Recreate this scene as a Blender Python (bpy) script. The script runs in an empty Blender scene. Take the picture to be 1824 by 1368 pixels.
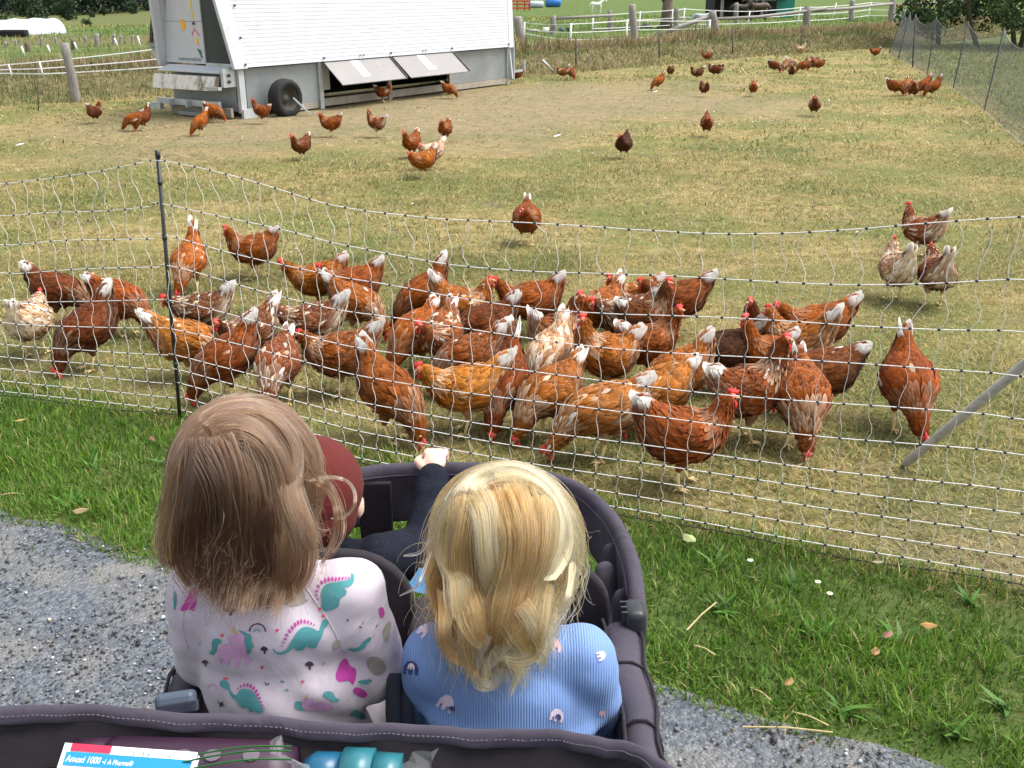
import bpy, bmesh, math, random
import numpy as np
from mathutils import Vector, Matrix, noise as mnoise
from mathutils.bvhtree import BVHTree
from mathutils.geometry import delaunay_2d_cdt

random.seed(7)
RNG = np.random.default_rng(11)
R = math.radians
sc = bpy.context.scene
col = sc.collection

# ------------------------------------------------------------------ camera
F_PX, CAM_H = 1800.0, 1.62                 # focal length in pixels of an 1824 wide frame
PITCH = math.atan(699.0 / F_PX)
cam_d = bpy.data.cameras.new('camera')
cam_d.sensor_width = 36.0
cam_d.lens = 36.0 * F_PX / 1824.0
cam_d.clip_start = 0.02
cam_d.clip_end = 4000
cam = bpy.data.objects.new('camera', cam_d)
col.objects.link(cam)
cam.location = (0, 0, CAM_H)
cam.rotation_euler = (math.pi / 2 - PITCH, 0, 0)
sc.camera = cam

# ------------------------------------------------------------------ light
SUN_EL, SUN_AZ = R(60), R(82)              # azimuth measured clockwise from +Y; light cloud veil
world = bpy.data.worlds.new('World')
sc.world = world
world.use_nodes = True
wn = world.node_tree
wn.nodes.clear()
sky = wn.nodes.new('ShaderNodeTexSky')
sky.sky_type = 'NISHITA'
sky.sun_disc = False
sky.sun_elevation = SUN_EL
sky.sun_rotation = SUN_AZ
sky.air_density = 1.0
sky.dust_density = 4.0
sky.ozone_density = 1.0
hs = wn.nodes.new('ShaderNodeHueSaturation')
hs.inputs['Saturation'].default_value = 0.25
bg = wn.nodes.new('ShaderNodeBackground')
bg.inputs['Strength'].default_value = 0.15
wo = wn.nodes.new('ShaderNodeOutputWorld')
wn.links.new(sky.outputs[0], hs.inputs['Color'])
wn.links.new(hs.outputs[0], bg.inputs[0])
wn.links.new(bg.outputs[0], wo.inputs[0])
sun_d = bpy.data.lights.new('sun', 'SUN')
sun_d.energy = 1.3
sun_d.angle = R(32)
sun_d.color = (1.0, 0.96, 0.9)
sun = bpy.data.objects.new('sun', sun_d)
col.objects.link(sun)
sdir = Vector((math.sin(SUN_AZ) * math.cos(SUN_EL), math.cos(SUN_AZ) * math.cos(SUN_EL), math.sin(SUN_EL)))
sun.rotation_euler = sdir.to_track_quat('Z', 'Y').to_euler()
sun.location = (0, -5, 12)

vs = sc.view_settings
vs.view_transform = 'Standard'
vs.look = 'None'
vs.exposure = 1.32
vs.gamma = 1.0
vs.use_curve_mapping = False
sc.render.engine = 'CYCLES'
sc.cycles.use_denoising = True
sc.cycles.max_bounces = 5
sc.cycles.diffuse_bounces = 3
sc.cycles.glossy_bounces = 3
sc.cycles.use_adaptive_sampling = True
sc.cycles.adaptive_threshold = 0.015
sc.cycles.transparent_max_bounces = 12

# ------------------------------------------------------------------ helpers
SP, CP = math.sin(PITCH), math.cos(PITCH)
def ray(px, py):
    a = (px - 912) / F_PX; b = (684 - py) / F_PX
    return Vector((a, CP + b * SP, -SP + b * CP))
def G(px, py, z=0.0):
    d = ray(px, py); t = (z - CAM_H) / d.z
    return Vector((d.x * t, d.y * t, z))
def at(px, py, Y):
    d = ray(px, py); t = Y / d.y
    return Vector((d.x * t, Y, CAM_H + d.z * t))

def smooth01(e0, e1, x):
    t = np.clip((x - e0) / (e1 - e0), 0, 1)
    return t * t * (3 - 2 * t)

def vnoise(x, y, seed=0):
    """smooth value noise in numpy, about -1..1"""
    x = np.asarray(x, float); y = np.asarray(y, float)
    xi = np.floor(x).astype(np.int64); yi = np.floor(y).astype(np.int64)
    xf = x - xi; yf = y - yi
    def h(a, b):
        n = (a * 374761393 + b * 668265263 + seed * 982451653) & 0xffffffff
        n = ((n ^ (n >> 13)) * 1274126177) & 0xffffffff
        return ((n ^ (n >> 16)) & 0xffff) / 32767.5 - 1
    u = xf * xf * (3 - 2 * xf); v = yf * yf * (3 - 2 * yf)
    return (h(xi, yi) * (1 - u) + h(xi + 1, yi) * u) * (1 - v) + (h(xi, yi + 1) * (1 - u) + h(xi + 1, yi + 1) * u) * v

# the lane, the verge and the net run parallel: q = distance across, s = along
EQ = (0.415, 0.91); ES = (0.91, -0.415)
def qs(x, y):
    return x * EQ[0] + y * EQ[1], x * ES[0] + y * ES[1]
BANK_X = [-60, -30, -12, -7.7, 0.1, 6.0, 11.8, 16, 30, 80]
BANK_Y = [-4, 5.5, 13.3, 15.9, 21.3, 27.9, 33.3, 38, 55, 110]
def bank_d(x, y):
    return (y - np.interp(x, BANK_X, BANK_Y)) * 0.74
def hz(x, y):
    x = np.asarray(x, float); y = np.asarray(y, float)
    d = bank_d(x, y)
    r = np.hypot(x, y)
    h = 0.34 * smooth01(0.0, 1.3, d) * (1 - smooth01(22, 45, d))
    h = h + 0.05 * vnoise(x * 1.3, y * 1.3, 3) * smooth01(0, 0.8, d) * (1 - smooth01(3, 6, d))
    h = h + 0.012 * vnoise(x * 0.9, y * 0.9, 5) * smooth01(3.2, 5, y)
    # valley falling away on the left, then rising to the wooded slope
    bear = np.where(y > 1, x / np.maximum(y, 1), np.sign(x))
    vf = 1 - smooth01(-0.42, -0.16, bear)
    vd = np.interp(r, [0, 45, 80, 140, 210, 300, 420, 700, 1200, 3500], [0, 0, -1.2, -3.1, -4.6, -4.9, -4.6, 6, 30, 60])
    rd = np.interp(r, [0, 200, 500, 3500], [0, 0, 0.5, 8])
    return h + vf * vd + (1 - vf) * rd
def hz1(x, y):
    return float(hz(np.array([x]), np.array([y]))[0])
def GT(px, py):
    """ground point under a photograph position, on the terrain"""
    z = 0.0
    for _ in range(12):
        p = G(px, py, z); z = 0.5 * z + 0.5 * hz1(p.x, p.y)
    return Vector((p.x, p.y, hz1(p.x, p.y)))

class MB:
    def __init__(s): s.v = []; s.f = []; s.m = []
    def add(s, vs_, fs, m=0):
        o = len(s.v); s.v.extend([tuple(v) for v in vs_]); s.f.extend([tuple(i + o for i in f) for f in fs]); s.m.extend([m] * len(fs)); return s
    def box(s, c, size, rot=None, m=0, taper=1.0):
        c = Vector(c); h = [x / 2 for x in size]; pts = []
        for z in (-1, 1):
            k = taper if z > 0 else 1
            for x, y in ((-1, -1), (1, -1), (1, 1), (-1, 1)):
                p = Vector((x * h[0] * k, y * h[1] * k, z * h[2]))
                if rot is not None: p = rot @ p
                pts.append(c + p)
        return s.add(pts, [(3, 2, 1, 0), (4, 5, 6, 7), (0, 1, 5, 4), (1, 2, 6, 5), (2, 3, 7, 6), (3, 0, 4, 7)], m)
    def hexa(s, p, m=0):
        """8 corners: bottom 0-3 ccw, top 4-7"""
        return s.add(p, [(3, 2, 1, 0), (4, 5, 6, 7), (0, 1, 5, 4), (1, 2, 6, 5), (2, 3, 7, 6), (3, 0, 4, 7)], m)
    def tube(s, pts, r, n=6, m=0, caps=True, flat=1.0):
        pts = [Vector(p) for p in pts]
        if not hasattr(r, '__len__'): r = [r] * len(pts)
        vs_ = []; up = Vector((0, 0, 1))
        t0 = (pts[-1] - pts[0])
        if t0.length < 1e-6 or abs(t0.normalized().z) > 0.9: up = Vector((0.2, 1, 0)).normalized()
        prev = None
        for i, p in enumerate(pts):
            t = (pts[min(i + 1, len(pts) - 1)] - pts[max(i - 1, 0)])
            if t.length < 1e-9: t = Vector((0, 0, 1))
            t.normalize()
            a = (prev - t * prev.dot(t)) if prev is not None else (up - t * up.dot(t))
            if a.length < 1e-4: a = t.orthogonal()
            a.normalize(); prev = a
            b = t.cross(a)
            for k in range(n):
                th = 2 * math.pi * (k + .5) / n
                vs_.append(p + a * (r[i] * math.cos(th) * flat) + b * (r[i] * math.sin(th)))
        fs = []
        for i in range(len(pts) - 1):
            for k in range(n):
                k2 = (k + 1) % n
                fs.append((i * n + k, i * n + k2, (i + 1) * n + k2, (i + 1) * n + k))
        if caps:
            fs.append(tuple(range(n - 1, -1, -1))); fs.append(tuple((len(pts) - 1) * n + k for k in range(n)))
        return s.add(vs_, fs, m)
    def rings(s, rings, m=0, caps=True, closed=True):
        n = len(rings[0]); vs_ = [p for r_ in rings for p in r_]; fs = []
        for i in range(len(rings) - 1):
            for k in range(n if closed else n - 1):
                k2 = (k + 1) % n
                fs.append((i * n + k, i * n + k2, (i + 1) * n + k2, (i + 1) * n + k))
        if caps and closed:
            fs.append(tuple(range(n - 1, -1, -1))); fs.append(tuple((len(rings) - 1) * n + k for k in range(n)))
        return s.add(vs_, fs, m)
    def ball(s, c, rad, n=10, k=6, m=0, rot=None):
        if not hasattr(rad, '__len__'): rad = (rad,) * 3
        c = Vector(c); rr = []
        for i in range(k + 1):
            ph = math.pi * (i + 0.02) / (k + 0.04) - math.pi / 2
            ring = []
            for j in range(n):
                th = 2 * math.pi * j / n
                p = Vector((rad[0] * math.cos(ph) * math.cos(th), rad[1] * math.cos(ph) * math.sin(th), rad[2] * math.sin(ph)))
                if rot is not None: p = rot @ p
                ring.append(c + p)
            rr.append(ring)
        return s.rings(rr, m)
    def prism(s, outline, c, ax, ay, an, th, m=0):
        """extrude a 2D outline (ccw) in the frame ax, ay along an"""
        c = Vector(c); n = len(outline)
        a = [c + ax * u + ay * v - an * (th / 2) for u, v in outline]
        b = [p + an * th for p in a]
        return s.add(a + b, [tuple(range(n - 1, -1, -1)), tuple(range(n, 2 * n))] + [(i, (i + 1) % n, n + (i + 1) % n, n + i) for i in range(n)], m)
    def mesh(s, name, mats, smooth=False):
        me = bpy.data.meshes.new(name)
        me.from_pydata(s.v, [], s.f)
        for mt in (mats if isinstance(mats, (list, tuple)) else [mats]): me.materials.append(mt)
        if any(s.m): me.polygons.foreach_set('material_index', s.m)
        if smooth: me.polygons.foreach_set('use_smooth', [True] * len(s.f))
        me.update()
        return me
    def build(s, name, mats, parent=None, smooth=False, bevel=0):
        o = link(name, s.mesh(name, mats, smooth), parent)
        if bevel:
            md = o.modifiers.new('bevel', 'BEVEL'); md.width = bevel; md.segments = 2; md.limit_method = 'ANGLE'; md.angle_limit = R(40)
        return o

def link(name, data, parent=None, loc=None, rz=None):
    o = bpy.data.objects.new(name, data); col.objects.link(o)
    if parent is not None: o.parent = parent
    if loc is not None: o.location = loc
    if rz is not None: o.rotation_euler = (0, 0, rz)
    return o
def tag(o, label=None, cat=None, group=None, kind=None):
    if label: o['label'] = label
    if cat: o['category'] = cat
    if group: o['group'] = group
    if kind: o['kind'] = kind
    return o
def thing(name, label, cat, loc=(0, 0, 0), rz=0, group=None):
    o = link(name, None, None, loc, rz); o.empty_display_size = 0.1
    return tag(o, label, cat, group)

def fast_mesh(name, verts, tris, colors=None, mat=None, smooth=False):
    """big triangle mesh from numpy arrays"""
    me = bpy.data.meshes.new(name)
    nv, nt = len(verts), len(tris)
    me.vertices.add(nv); me.vertices.foreach_set('co', np.ascontiguousarray(verts, np.float32).ravel())
    me.loops.add(nt * 3); me.loops.foreach_set('vertex_index', np.ascontiguousarray(tris, np.int32).ravel())
    me.polygons.add(nt); me.polygons.foreach_set('loop_start', np.arange(0, nt * 3, 3, dtype=np.int32))
    if colors is not None:
        ca = me.color_attributes.new('Col', 'FLOAT_COLOR', 'POINT')
        c4 = np.ones((nv, 4), np.float32); c4[:, :colors.shape[1]] = colors
        ca.data.foreach_set('color', c4.ravel())
    if smooth: me.polygons.foreach_set('use_smooth', np.ones(nt, bool))
    if mat: me.materials.append(mat)
    me.update(calc_edges=True); me.validate()
    return me

# ------------------------------------------------------------------ materials
def nt_of(name):
    m = bpy.data.materials.new(name); m.use_nodes = True
    t = m.node_tree; t.nodes.clear()
    out = t.nodes.new('ShaderNodeOutputMaterial')
    return m, t, out
def N(t, typ, **kw):
    n = t.nodes.new(typ)
    for k, v in kw.items():
        if k.startswith('i_'):
            key = k[2:]
            key = int(key) if key.isdigit() else key.replace('_', ' ')
            n.inputs[key].default_value = v
        else: setattr(n, k, v)
    return n
def L(t, a, b): t.links.new(a, b)
def c4(c): return (c[0], c[1], c[2], 1.0)

def mat(name, c, rough=0.7, var=0.15, scale=8.0, bump=0.0, bscale=60.0, metal=0.0, c2=None, spec=0.4, stretch=None, sheen=0.0, coords='Object', dirt=None):
    m, t, out = nt_of(name)
    p = N(t, 'ShaderNodeBsdfPrincipled'); p.inputs['Roughness'].default_value = rough; p.inputs['Metallic'].default_value = metal
    p.inputs['Specular IOR Level'].default_value = spec
    if sheen: p.inputs['Sheen Weight'].default_value = sheen
    tc = N(t, 'ShaderNodeTexCoord'); src = tc.outputs[coords]
    if stretch:
        mp = N(t, 'ShaderNodeMapping'); mp.inputs['Scale'].default_value = stretch; L(t, src, mp.inputs[0]); src = mp.outputs[0]
    nz = N(t, 'ShaderNodeTexNoise'); nz.inputs['Scale'].default_value = scale; nz.inputs['Detail'].default_value = 6; nz.inputs['Roughness'].default_value = 0.65
    L(t, src, nz.inputs['Vector'])
    rp = N(t, 'ShaderNodeValToRGB'); L(t, nz.outputs[0], rp.inputs[0])
    a = c2 if c2 else tuple(x * (1 - var) for x in c); b = c if c2 else tuple(min(1, x * (1 + var)) for x in c)
    rp.color_ramp.elements[0].position = 0.32; rp.color_ramp.elements[0].color = c4(a)
    rp.color_ramp.elements[1].position = 0.68; rp.color_ramp.elements[1].color = c4(b)
    colr = rp.outputs[0]
    if dirt:
        n2 = N(t, 'ShaderNodeTexNoise'); n2.inputs['Scale'].default_value = dirt[1]; n2.inputs['Detail'].default_value = 8; n2.inputs['Roughness'].default_value = 0.7
        L(t, src, n2.inputs['Vector'])
        r2 = N(t, 'ShaderNodeValToRGB'); L(t, n2.outputs[0], r2.inputs[0])
        r2.color_ramp.elements[0].position = dirt[2]; r2.color_ramp.elements[0].color = (0, 0, 0, 1)
        r2.color_ramp.elements[1].position = dirt[2] + 0.2; r2.color_ramp.elements[1].color = (1, 1, 1, 1)
        mx = N(t, 'ShaderNodeMix', data_type='RGBA'); L(t, r2.outputs[0], mx.inputs[0]); L(t, colr, mx.inputs[6]); mx.inputs[7].default_value = c4(dirt[0]); colr = mx.outputs[2]
    L(t, colr, p.inputs['Base Color'])
    if bump:
        nb = N(t, 'ShaderNodeTexNoise'); nb.inputs['Scale'].default_value = bscale; nb.inputs['Detail'].default_value = 5; L(t, src, nb.inputs['Vector'])
        bp = N(t, 'ShaderNodeBump'); bp.inputs['Strength'].default_value = bump; bp.inputs['Distance'].default_value = 0.01
        L(t, nb.outputs[0], bp.inputs['Height']); L(t, bp.outputs[0], p.inputs['Normal'])
    L(t, p.outputs[0], out.inputs[0])
    return m

def mat_blades(name, trans=0.35, rough=0.55):
    m, t, out = nt_of(name)
    at_ = N(t, 'ShaderNodeAttribute'); at_.attribute_name = 'Col'
    p = N(t, 'ShaderNodeBsdfPrincipled'); p.inputs['Roughness'].default_value = rough; p.inputs['Specular IOR Level'].default_value = 0.3
    tr = N(t, 'ShaderNodeBsdfTranslucent'); mx = N(t, 'ShaderNodeMixShader'); mx.inputs[0].default_value = trans
    L(t, at_.outputs['Color'], p.inputs['Base Color']); L(t, at_.outputs['Color'], tr.inputs[0])
    L(t, p.outputs[0], mx.inputs[1]); L(t, tr.outputs[0], mx.inputs[2]); L(t, mx.outputs[0], out.inputs[0])
    return m

M = {}
M['blade'] = mat_blades('grass_blade')
M['leaf'] = mat_blades('tree_leaf', 0.25)
M['wood'] = mat('weathered_wood', (0.30, 0.28, 0.26), 0.85, 0.3, 14, 0.5, 40, c2=(0.16, 0.145, 0.13), stretch=(4, 4, 0.6))
M['bark'] = mat('bark', (0.16, 0.12, 0.09), 0.9, 0.3, 12, 0.6, 30, c2=(0.08, 0.06, 0.045), stretch=(3, 3, 0.8))
M['white_plastic'] = mat('white_plastic', (0.78, 0.78, 0.78), 0.45, 0.06, 5)
M['dark_plastic'] = mat('dark_plastic', (0.018, 0.02, 0.024), 0.42, 0.3, 20)
M['galv'] = mat('galvanised_steel', (0.52, 0.56, 0.58), 0.42, 0.15, 9, 0.05, 60, metal=0.65, c2=(0.36, 0.40, 0.42))
M['steel_grey'] = mat('grey_steel', (0.27, 0.295, 0.30), 0.4, 0.15, 2.2, metal=0.3, c2=(0.19, 0.205, 0.21), dirt=((0.22, 0.19, 0.14), 3.0, 0.58))
# ------------------------------------------------------------------ ground
def ground_mat():
    m, t, out = nt_of('field_ground')
    p = N(t, 'ShaderNodeBsdfPrincipled'); p.inputs['Roughness'].default_value = 0.95; p.inputs['Specular IOR Level'].default_value = 0.1
    tc = N(t, 'ShaderNodeNewGeometry'); pos = tc.outputs['Position']
    def noise(sc_, det=6, ro=0.65, stretch=None):
        n = N(t, 'ShaderNodeTexNoise'); n.inputs['Scale'].default_value = sc_; n.inputs['Detail'].default_value = det; n.inputs['Roughness'].default_value = ro
        if stretch:
            mp = N(t, 'ShaderNodeMapping'); mp.inputs['Scale'].default_value = stretch; L(t, pos, mp.inputs[0]); L(t, mp.outputs[0], n.inputs['Vector'])
        else: L(t, pos, n.inputs['Vector'])
        return n.outputs[0]
    def ramp(src, stops):
        r_ = N(t, 'ShaderNodeValToRGB'); L(t, src, r_.inputs[0]); e = r_.color_ramp.elements
        while len(e) < len(stops): e.new(0.5)
        for el, (ps, c) in zip(e, stops): el.position = ps; el.color = c4(c)
        return r_.outputs[0]
    def mix(f, a, b):
        x = N(t, 'ShaderNodeMix', data_type='RGBA')
        if isinstance(f, float): x.inputs[0].default_value = f
        else: L(t, f, x.inputs[0])
        for sck, v in ((6, a), (7, b)):
            if isinstance(v, tuple): x.inputs[sck].default_value = c4(v)
            else: L(t, v, x.inputs[sck])
        return x.outputs[2]
    def math_(op, a, b=None, clamp=False):
        x = N(t, 'ShaderNodeMath', operation=op); x.use_clamp = clamp
        for i, v in enumerate((a, b)):
            if v is None: continue
            if isinstance(v, (int, float)): x.inputs[i].default_value = v
            else: L(t, v, x.inputs[i])
        return x.outputs[0]
    # short dry grass of the run: straw, olive and worn patches
    fine = ramp(noise(7, 12, 0.82), [(0.3, (0.11, 0.085, 0.027)), (0.44, (0.29, 0.24, 0.085)), (0.55, (0.48, 0.385, 0.17)), (0.68, (0.68, 0.55, 0.29))])
    green = ramp(noise(6, 12, 0.82), [(0.3, (0.10, 0.115, 0.035)), (0.5, (0.235, 0.25, 0.08)), (0.7, (0.38, 0.37, 0.155))])
    big = ramp(noise(0.75, 5, 0.6), [(0.45, (0, 0, 0)), (0.56, (1, 1, 1))])
    field = mix(big, fine, green)
    brown = ramp(noise(6, 12, 0.8), [(0.32, (0.12, 0.085, 0.05)), (0.5, (0.30, 0.225, 0.135)), (0.7, (0.47, 0.385, 0.25))])
    patch = ramp(noise(1.9, 6, 0.7), [(0.56, (0, 0, 0)), (0.68, (0.8, 0.8, 0.8))])
    field = mix(patch, field, brown)
    zone = N(t, 'ShaderNodeAttribute'); zone.attribute_name = 'Col'
    zs = N(t, 'ShaderNodeSeparateColor'); L(t, zone.outputs['Color'], zs.inputs[0])
    # wear: bare straw-littered earth by the henhouse, broken up
    wear = math_('MULTIPLY', zs.outputs[0], math_('ADD', math_('MULTIPLY', noise(1.6, 10, 0.8), 2.6), -0.45), True)
    field = mix(wear, field, ramp(noise(5, 12, 0.82), [(0.3, (0.19, 0.14, 0.085)), (0.5, (0.38, 0.295, 0.18)), (0.72, (0.56, 0.46, 0.31))]))
    past = ramp(noise(1.1, 7, 0.75), [(0.34, (0.065, 0.115, 0.025)), (0.5, (0.12, 0.19, 0.045)), (0.66, (0.25, 0.275, 0.095))])
    field = mix(zs.outputs[1], field, past)
    bankc = ramp(noise(5, 8, 0.75), [(0.34, (0.09, 0.08, 0.035)), (0.5, (0.21, 0.185, 0.085)), (0.68, (0.36, 0.29, 0.16))])
    field = mix(zs.outputs[2], field, bankc)
    dim = N(t, 'ShaderNodeVectorMath', operation='SCALE'); dim.inputs['Scale'].default_value = 0.60; L(t, field, dim.inputs[0])
    L(t, dim.outputs[0], p.inputs['Base Color'])
    bp = N(t, 'ShaderNodeBump'); bp.inputs['Strength'].default_value = 0.8; bp.inputs['Distance'].default_value = 0.03
    L(t, noise(45, 6, 0.7), bp.inputs['Height']); L(t, bp.outputs[0], p.inputs['Normal'])
    L(t, p.outputs[0], out.inputs[0])
    return m

def zone_cols(x, y):
    d = bank_d(x, y); r = np.hypot(x, y)
    n1 = vnoise(x * 0.55, y * 0.55, 21); n2 = vnoise(x * 1.7, y * 1.7, 22)
    # worn apron along the henhouse
    hx, hy = x + 0.6, y - 15.6
    a = hx * 0.76 + hy * 0.65; b = -hx * 0.65 + hy * 0.76
    wear = 0.85 * (1 - smooth01(0.35, 1.25, np.hypot(a / 6.8, b / 3.8) + 0.22 * n1 + 0.12 * n2))
    # trampled ground in front of the net at the right
    q, s = qs(x, y)
    tr = smooth01(2.7, 2.95, q) * (1 - smooth01(3.2, 4.0, q + 0.2 * n1)) * smooth01(-0.5, 0.6, s + 0.4 * n2)
    wear = np.maximum(wear, 0.9 * tr) * (d < 0.3)
    green = smooth01(2.6, 4.5, d + 0.8 * n1)
    verge = (1 - smooth01(2.75, 2.98, q + 0.05 * n2))
    orch = smooth01(0.0, 0.6, x - np.interp(y, [0, 12, 15.1, 18.5, 21.5, 24.2, 26.9, 29.3, 40], [9.2, 5.95, 6.87, 7.85, 8.5, 9.25, 9.9, 10.6, 13]))
    orch = orch * (d < 3) * (r > 5)
    green = np.maximum(np.maximum(green, verge), 0.85 * orch)
    bank = smooth01(0.0, 0.5, d + 0.3 * n1) * (1 - smooth01(2.2, 3.4, d + 0.6 * n1))
    # dry strips out on the left plain
    left = x < -0.28 * y
    st = (np.exp(-((r - 33) / 4.0) ** 2) + np.exp(-((r - 150) / 28.0) ** 2) + 0.7 * np.exp(-((r - 62) / 9.0) ** 2)) * left
    bank = np.clip(bank + st + 0.42 * left * smooth01(90, 180, r), 0, 1)
    return np.stack([wear, green, bank], 1)

radii = [0.0] + list(np.arange(0.4, 2.0, 0.2)) + list(np.arange(2.0, 6.0, 0.16)) + list(np.arange(6.0, 12, 0.35)) + list(np.arange(12, 46, 0.42)) + list(np.geomspace(46, 3400, 60))
front = np.radians(np.arange(-40, 40.01, 0.5)); rest = np.radians(np.arange(46, 315, 6))
angs = np.concatenate([front, rest]); nA = len(angs)
gx = []; gy = []
for r_ in radii:
    gx.append(r_ * np.sin(angs)); gy.append(r_ * np.cos(angs))
gx = np.concatenate(gx); gy = np.concatenate(gy)
gv = np.stack([gx, gy, hz(gx, gy)], 1)
ii, jj = np.meshgrid(np.arange(len(radii) - 1), np.arange(nA), indexing='ij'); ii = ii.ravel(); jj = jj.ravel(); j2 = (jj + 1) % nA
a_, b_, c_, d_ = ii * nA + jj, ii * nA + j2, (ii + 1) * nA + j2, (ii + 1) * nA + jj
keep = ii > 0
tris = np.concatenate([np.stack([a_, d_, c_], 1), np.stack([a_, c_, b_], 1)[keep]])
tris = tris[:, ::-1] if False else tris
me = fast_mesh('ground', gv, tris, zone_cols(gx, gy), ground_mat(), True)
ground = link('ground', me); tag(ground, 'dry grass field with worn earth and green verge', None, None, 'structure')
# make sure it faces up
if me.polygons[5000].normal.z < 0: me.flip_normals()

# ------------------------------------------------------------------ gravel lane
def gravel_mat():
    m, t, out = nt_of('gravel')
    p = N(t, 'ShaderNodeBsdfPrincipled'); p.inputs['Roughness'].default_value = 0.85
    g = N(t, 'ShaderNodeNewGeometry')
    vo = N(t, 'ShaderNodeTexVoronoi'); vo.inputs['Scale'].default_value = 115; L(t, g.outputs['Position'], vo.inputs['Vector'])
    r1 = N(t, 'ShaderNodeValToRGB'); L(t, vo.outputs['Color'], r1.inputs[0])
    e = r1.color_ramp.elements; e[0].position = 0.1; e[0].color = (0.04, 0.05, 0.066, 1); e[1].position = 0.9; e[1].color = (0.155, 0.163, 0.175, 1)
    x = e.new(0.5); x.color = (0.076, 0.087, 0.10, 1)
    nz = N(t, 'ShaderNodeTexNoise'); nz.inputs['Scale'].default_value = 2.4; nz.inputs['Detail'].default_value = 7; L(t, g.outputs['Position'], nz.inputs['Vector'])
    r2 = N(t, 'ShaderNodeValToRGB'); L(t, nz.outputs[0], r2.inputs[0]); e = r2.color_ramp.elements; e[0].position = 0.5; e[0].color = (0, 0, 0, 1); e[1].position = 0.66; e[1].color = (0.75, 0.75, 0.75, 1)
    sa = N(t, 'ShaderNodeTexNoise'); sa.inputs['Scale'].default_value = 260; sa.inputs['Detail'].default_value = 4; L(t, g.outputs['Position'], sa.inputs['Vector'])
    r3 = N(t, 'ShaderNodeValToRGB'); L(t, sa.outputs[0], r3.inputs[0]); e = r3.color_ramp.elements; e[0].position = 0.35; e[0].color = (0.12, 0.11, 0.095, 1); e[1].position = 0.65; e[1].color = (0.28, 0.26, 0.225, 1)
    mx = N(t, 'ShaderNodeMix', data_type='RGBA'); L(t, r2.outputs[0], mx.inputs[0]); L(t, r1.outputs[0], mx.inputs[6]); L(t, r3.outputs[0], mx.inputs[7])
    L(t, mx.outputs[2], p.inputs['Base Color'])
    bp = N(t, 'ShaderNodeBump'); bp.inputs['Strength'].default_value = 0.8; bp.inputs['Distance'].default_value = 0.006; bp.invert = True
    L(t, vo.outputs['Distance'], bp.inputs['Height']); L(t, bp.outputs[0], p.inputs['Normal'])
    L(t, p.outputs[0], out.inputs[0]); return m
M['gravel'] = gravel_mat()
def lane_edge(s):
    s = np.asarray(s, float)
    return 2.03 + 0.05 * vnoise(s * 2.1, s * 0 + 3, 4) + 0.03 * vnoise(s * 6.3, s * 0 + 1, 6) + 0.05 * smooth01(0.2, 1.2, s) - 0.06 * np.exp(-((s + 2.2) / 0.25) ** 2)
ss = np.arange(-14, 14, 0.06); le = lane_edge(ss)
lv = []; lt = []
for i, s in enumerate(ss):
    for q in (-2.6, 0.0, 1.2, le[i]):
        lv.append((s * ES[0] + q * EQ[0], s * ES[1] + q * EQ[1], 0.006 if q < le[i] else 0.002))
lv = np.array(lv)
for i in range(len(ss) - 1):
    for k in range(3):
        a, b, c, d = i * 4 + k, (i + 1) * 4 + k, (i + 1) * 4 + k + 1, i * 4 + k + 1
        lt += [(a, b, c), (a, c, d)]
lane = link('gravel_path', fast_mesh('gravel_path', lv, np.array(lt), None, M['gravel'])); tag(lane, 'grey gravel path along the grass verge', None, None, 'structure')

# loose stones lying on the lane: real little lumps
def scatter_stones():
    base = np.array([(0, 0, 1), (1, 0, 0), (0, 1, 0), (-1, 0, 0), (0, -1, 0), (0, 0, -0.6)], float)
    tri = np.array([(0, 1, 2), (0, 2, 3), (0, 3, 4), (0, 4, 1), (5, 2, 1), (5, 3, 2), (5, 4, 3), (5, 1, 4)])
    n = 34000
    s = RNG.uniform(-2.9, 2.0, n); q = 2.03 - RNG.uniform(0, 1, n) ** 1.0 * 1.35
    q = np.minimum(q, lane_edge(s) + RNG.normal(0, 0.03, n))
    x = s * ES[0] + q * EQ[0]; y = s * ES[1] + q * EQ[1]
    keep = (vnoise(x * 2.4, y * 2.4, 33) < RNG.normal(0.30, 0.35, n))
    x, y = x[keep], y[keep]; n = len(x)
    size = RNG.gamma(2.6, 0.0009, n) + 0.0012
    sh = np.stack([size * RNG.uniform(0.8, 1.5, n), size * RNG.uniform(0.7, 1.2, n), size * RNG.uniform(0.5, 0.8, n)], 1)
    v = base[None] * sh[:, None] * RNG.uniform(0.75, 1.25, (n, 6, 1))
    th = RNG.uniform(0, 6.28, n); c, s_ = np.cos(th)[:, None], np.sin(th)[:, None]
    v = np.stack([v[..., 0] * c - v[..., 1] * s_, v[..., 0] * s_ + v[..., 1] * c, v[..., 2]], 2)
    v[..., 0] += x[:, None]; v[..., 1] += y[:, None]; v[..., 2] += 0.007 + size[:, None] * 0.2
    g = RNG.uniform(0.018, 0.19, n); hi = RNG.uniform(0, 1, n) > 0.93; g[hi] = RNG.uniform(0.3, 0.5, hi.sum())
    cc = np.stack([g * RNG.uniform(0.85, 1.05, n), g, g * RNG.uniform(1.02, 1.18, n)], 1)
    wm = RNG.uniform(0, 1, n) > 0.92; cc[wm] *= np.array([1.25, 1.0, 0.7])
    cols = np.repeat(cc[:, None], 6, 1).reshape(-1, 3)
    return fast_mesh('gravel_stones', v.reshape(-1, 3), (tri[None] + (np.arange(n) * 6)[:, None, None]).reshape(-1, 3), cols, mat_blades('stone', 0.0, 0.8))
st = link('gravel', scatter_stones()); tag(st, 'loose grey gravel stones on the path', None, None, 'stuff')

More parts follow.
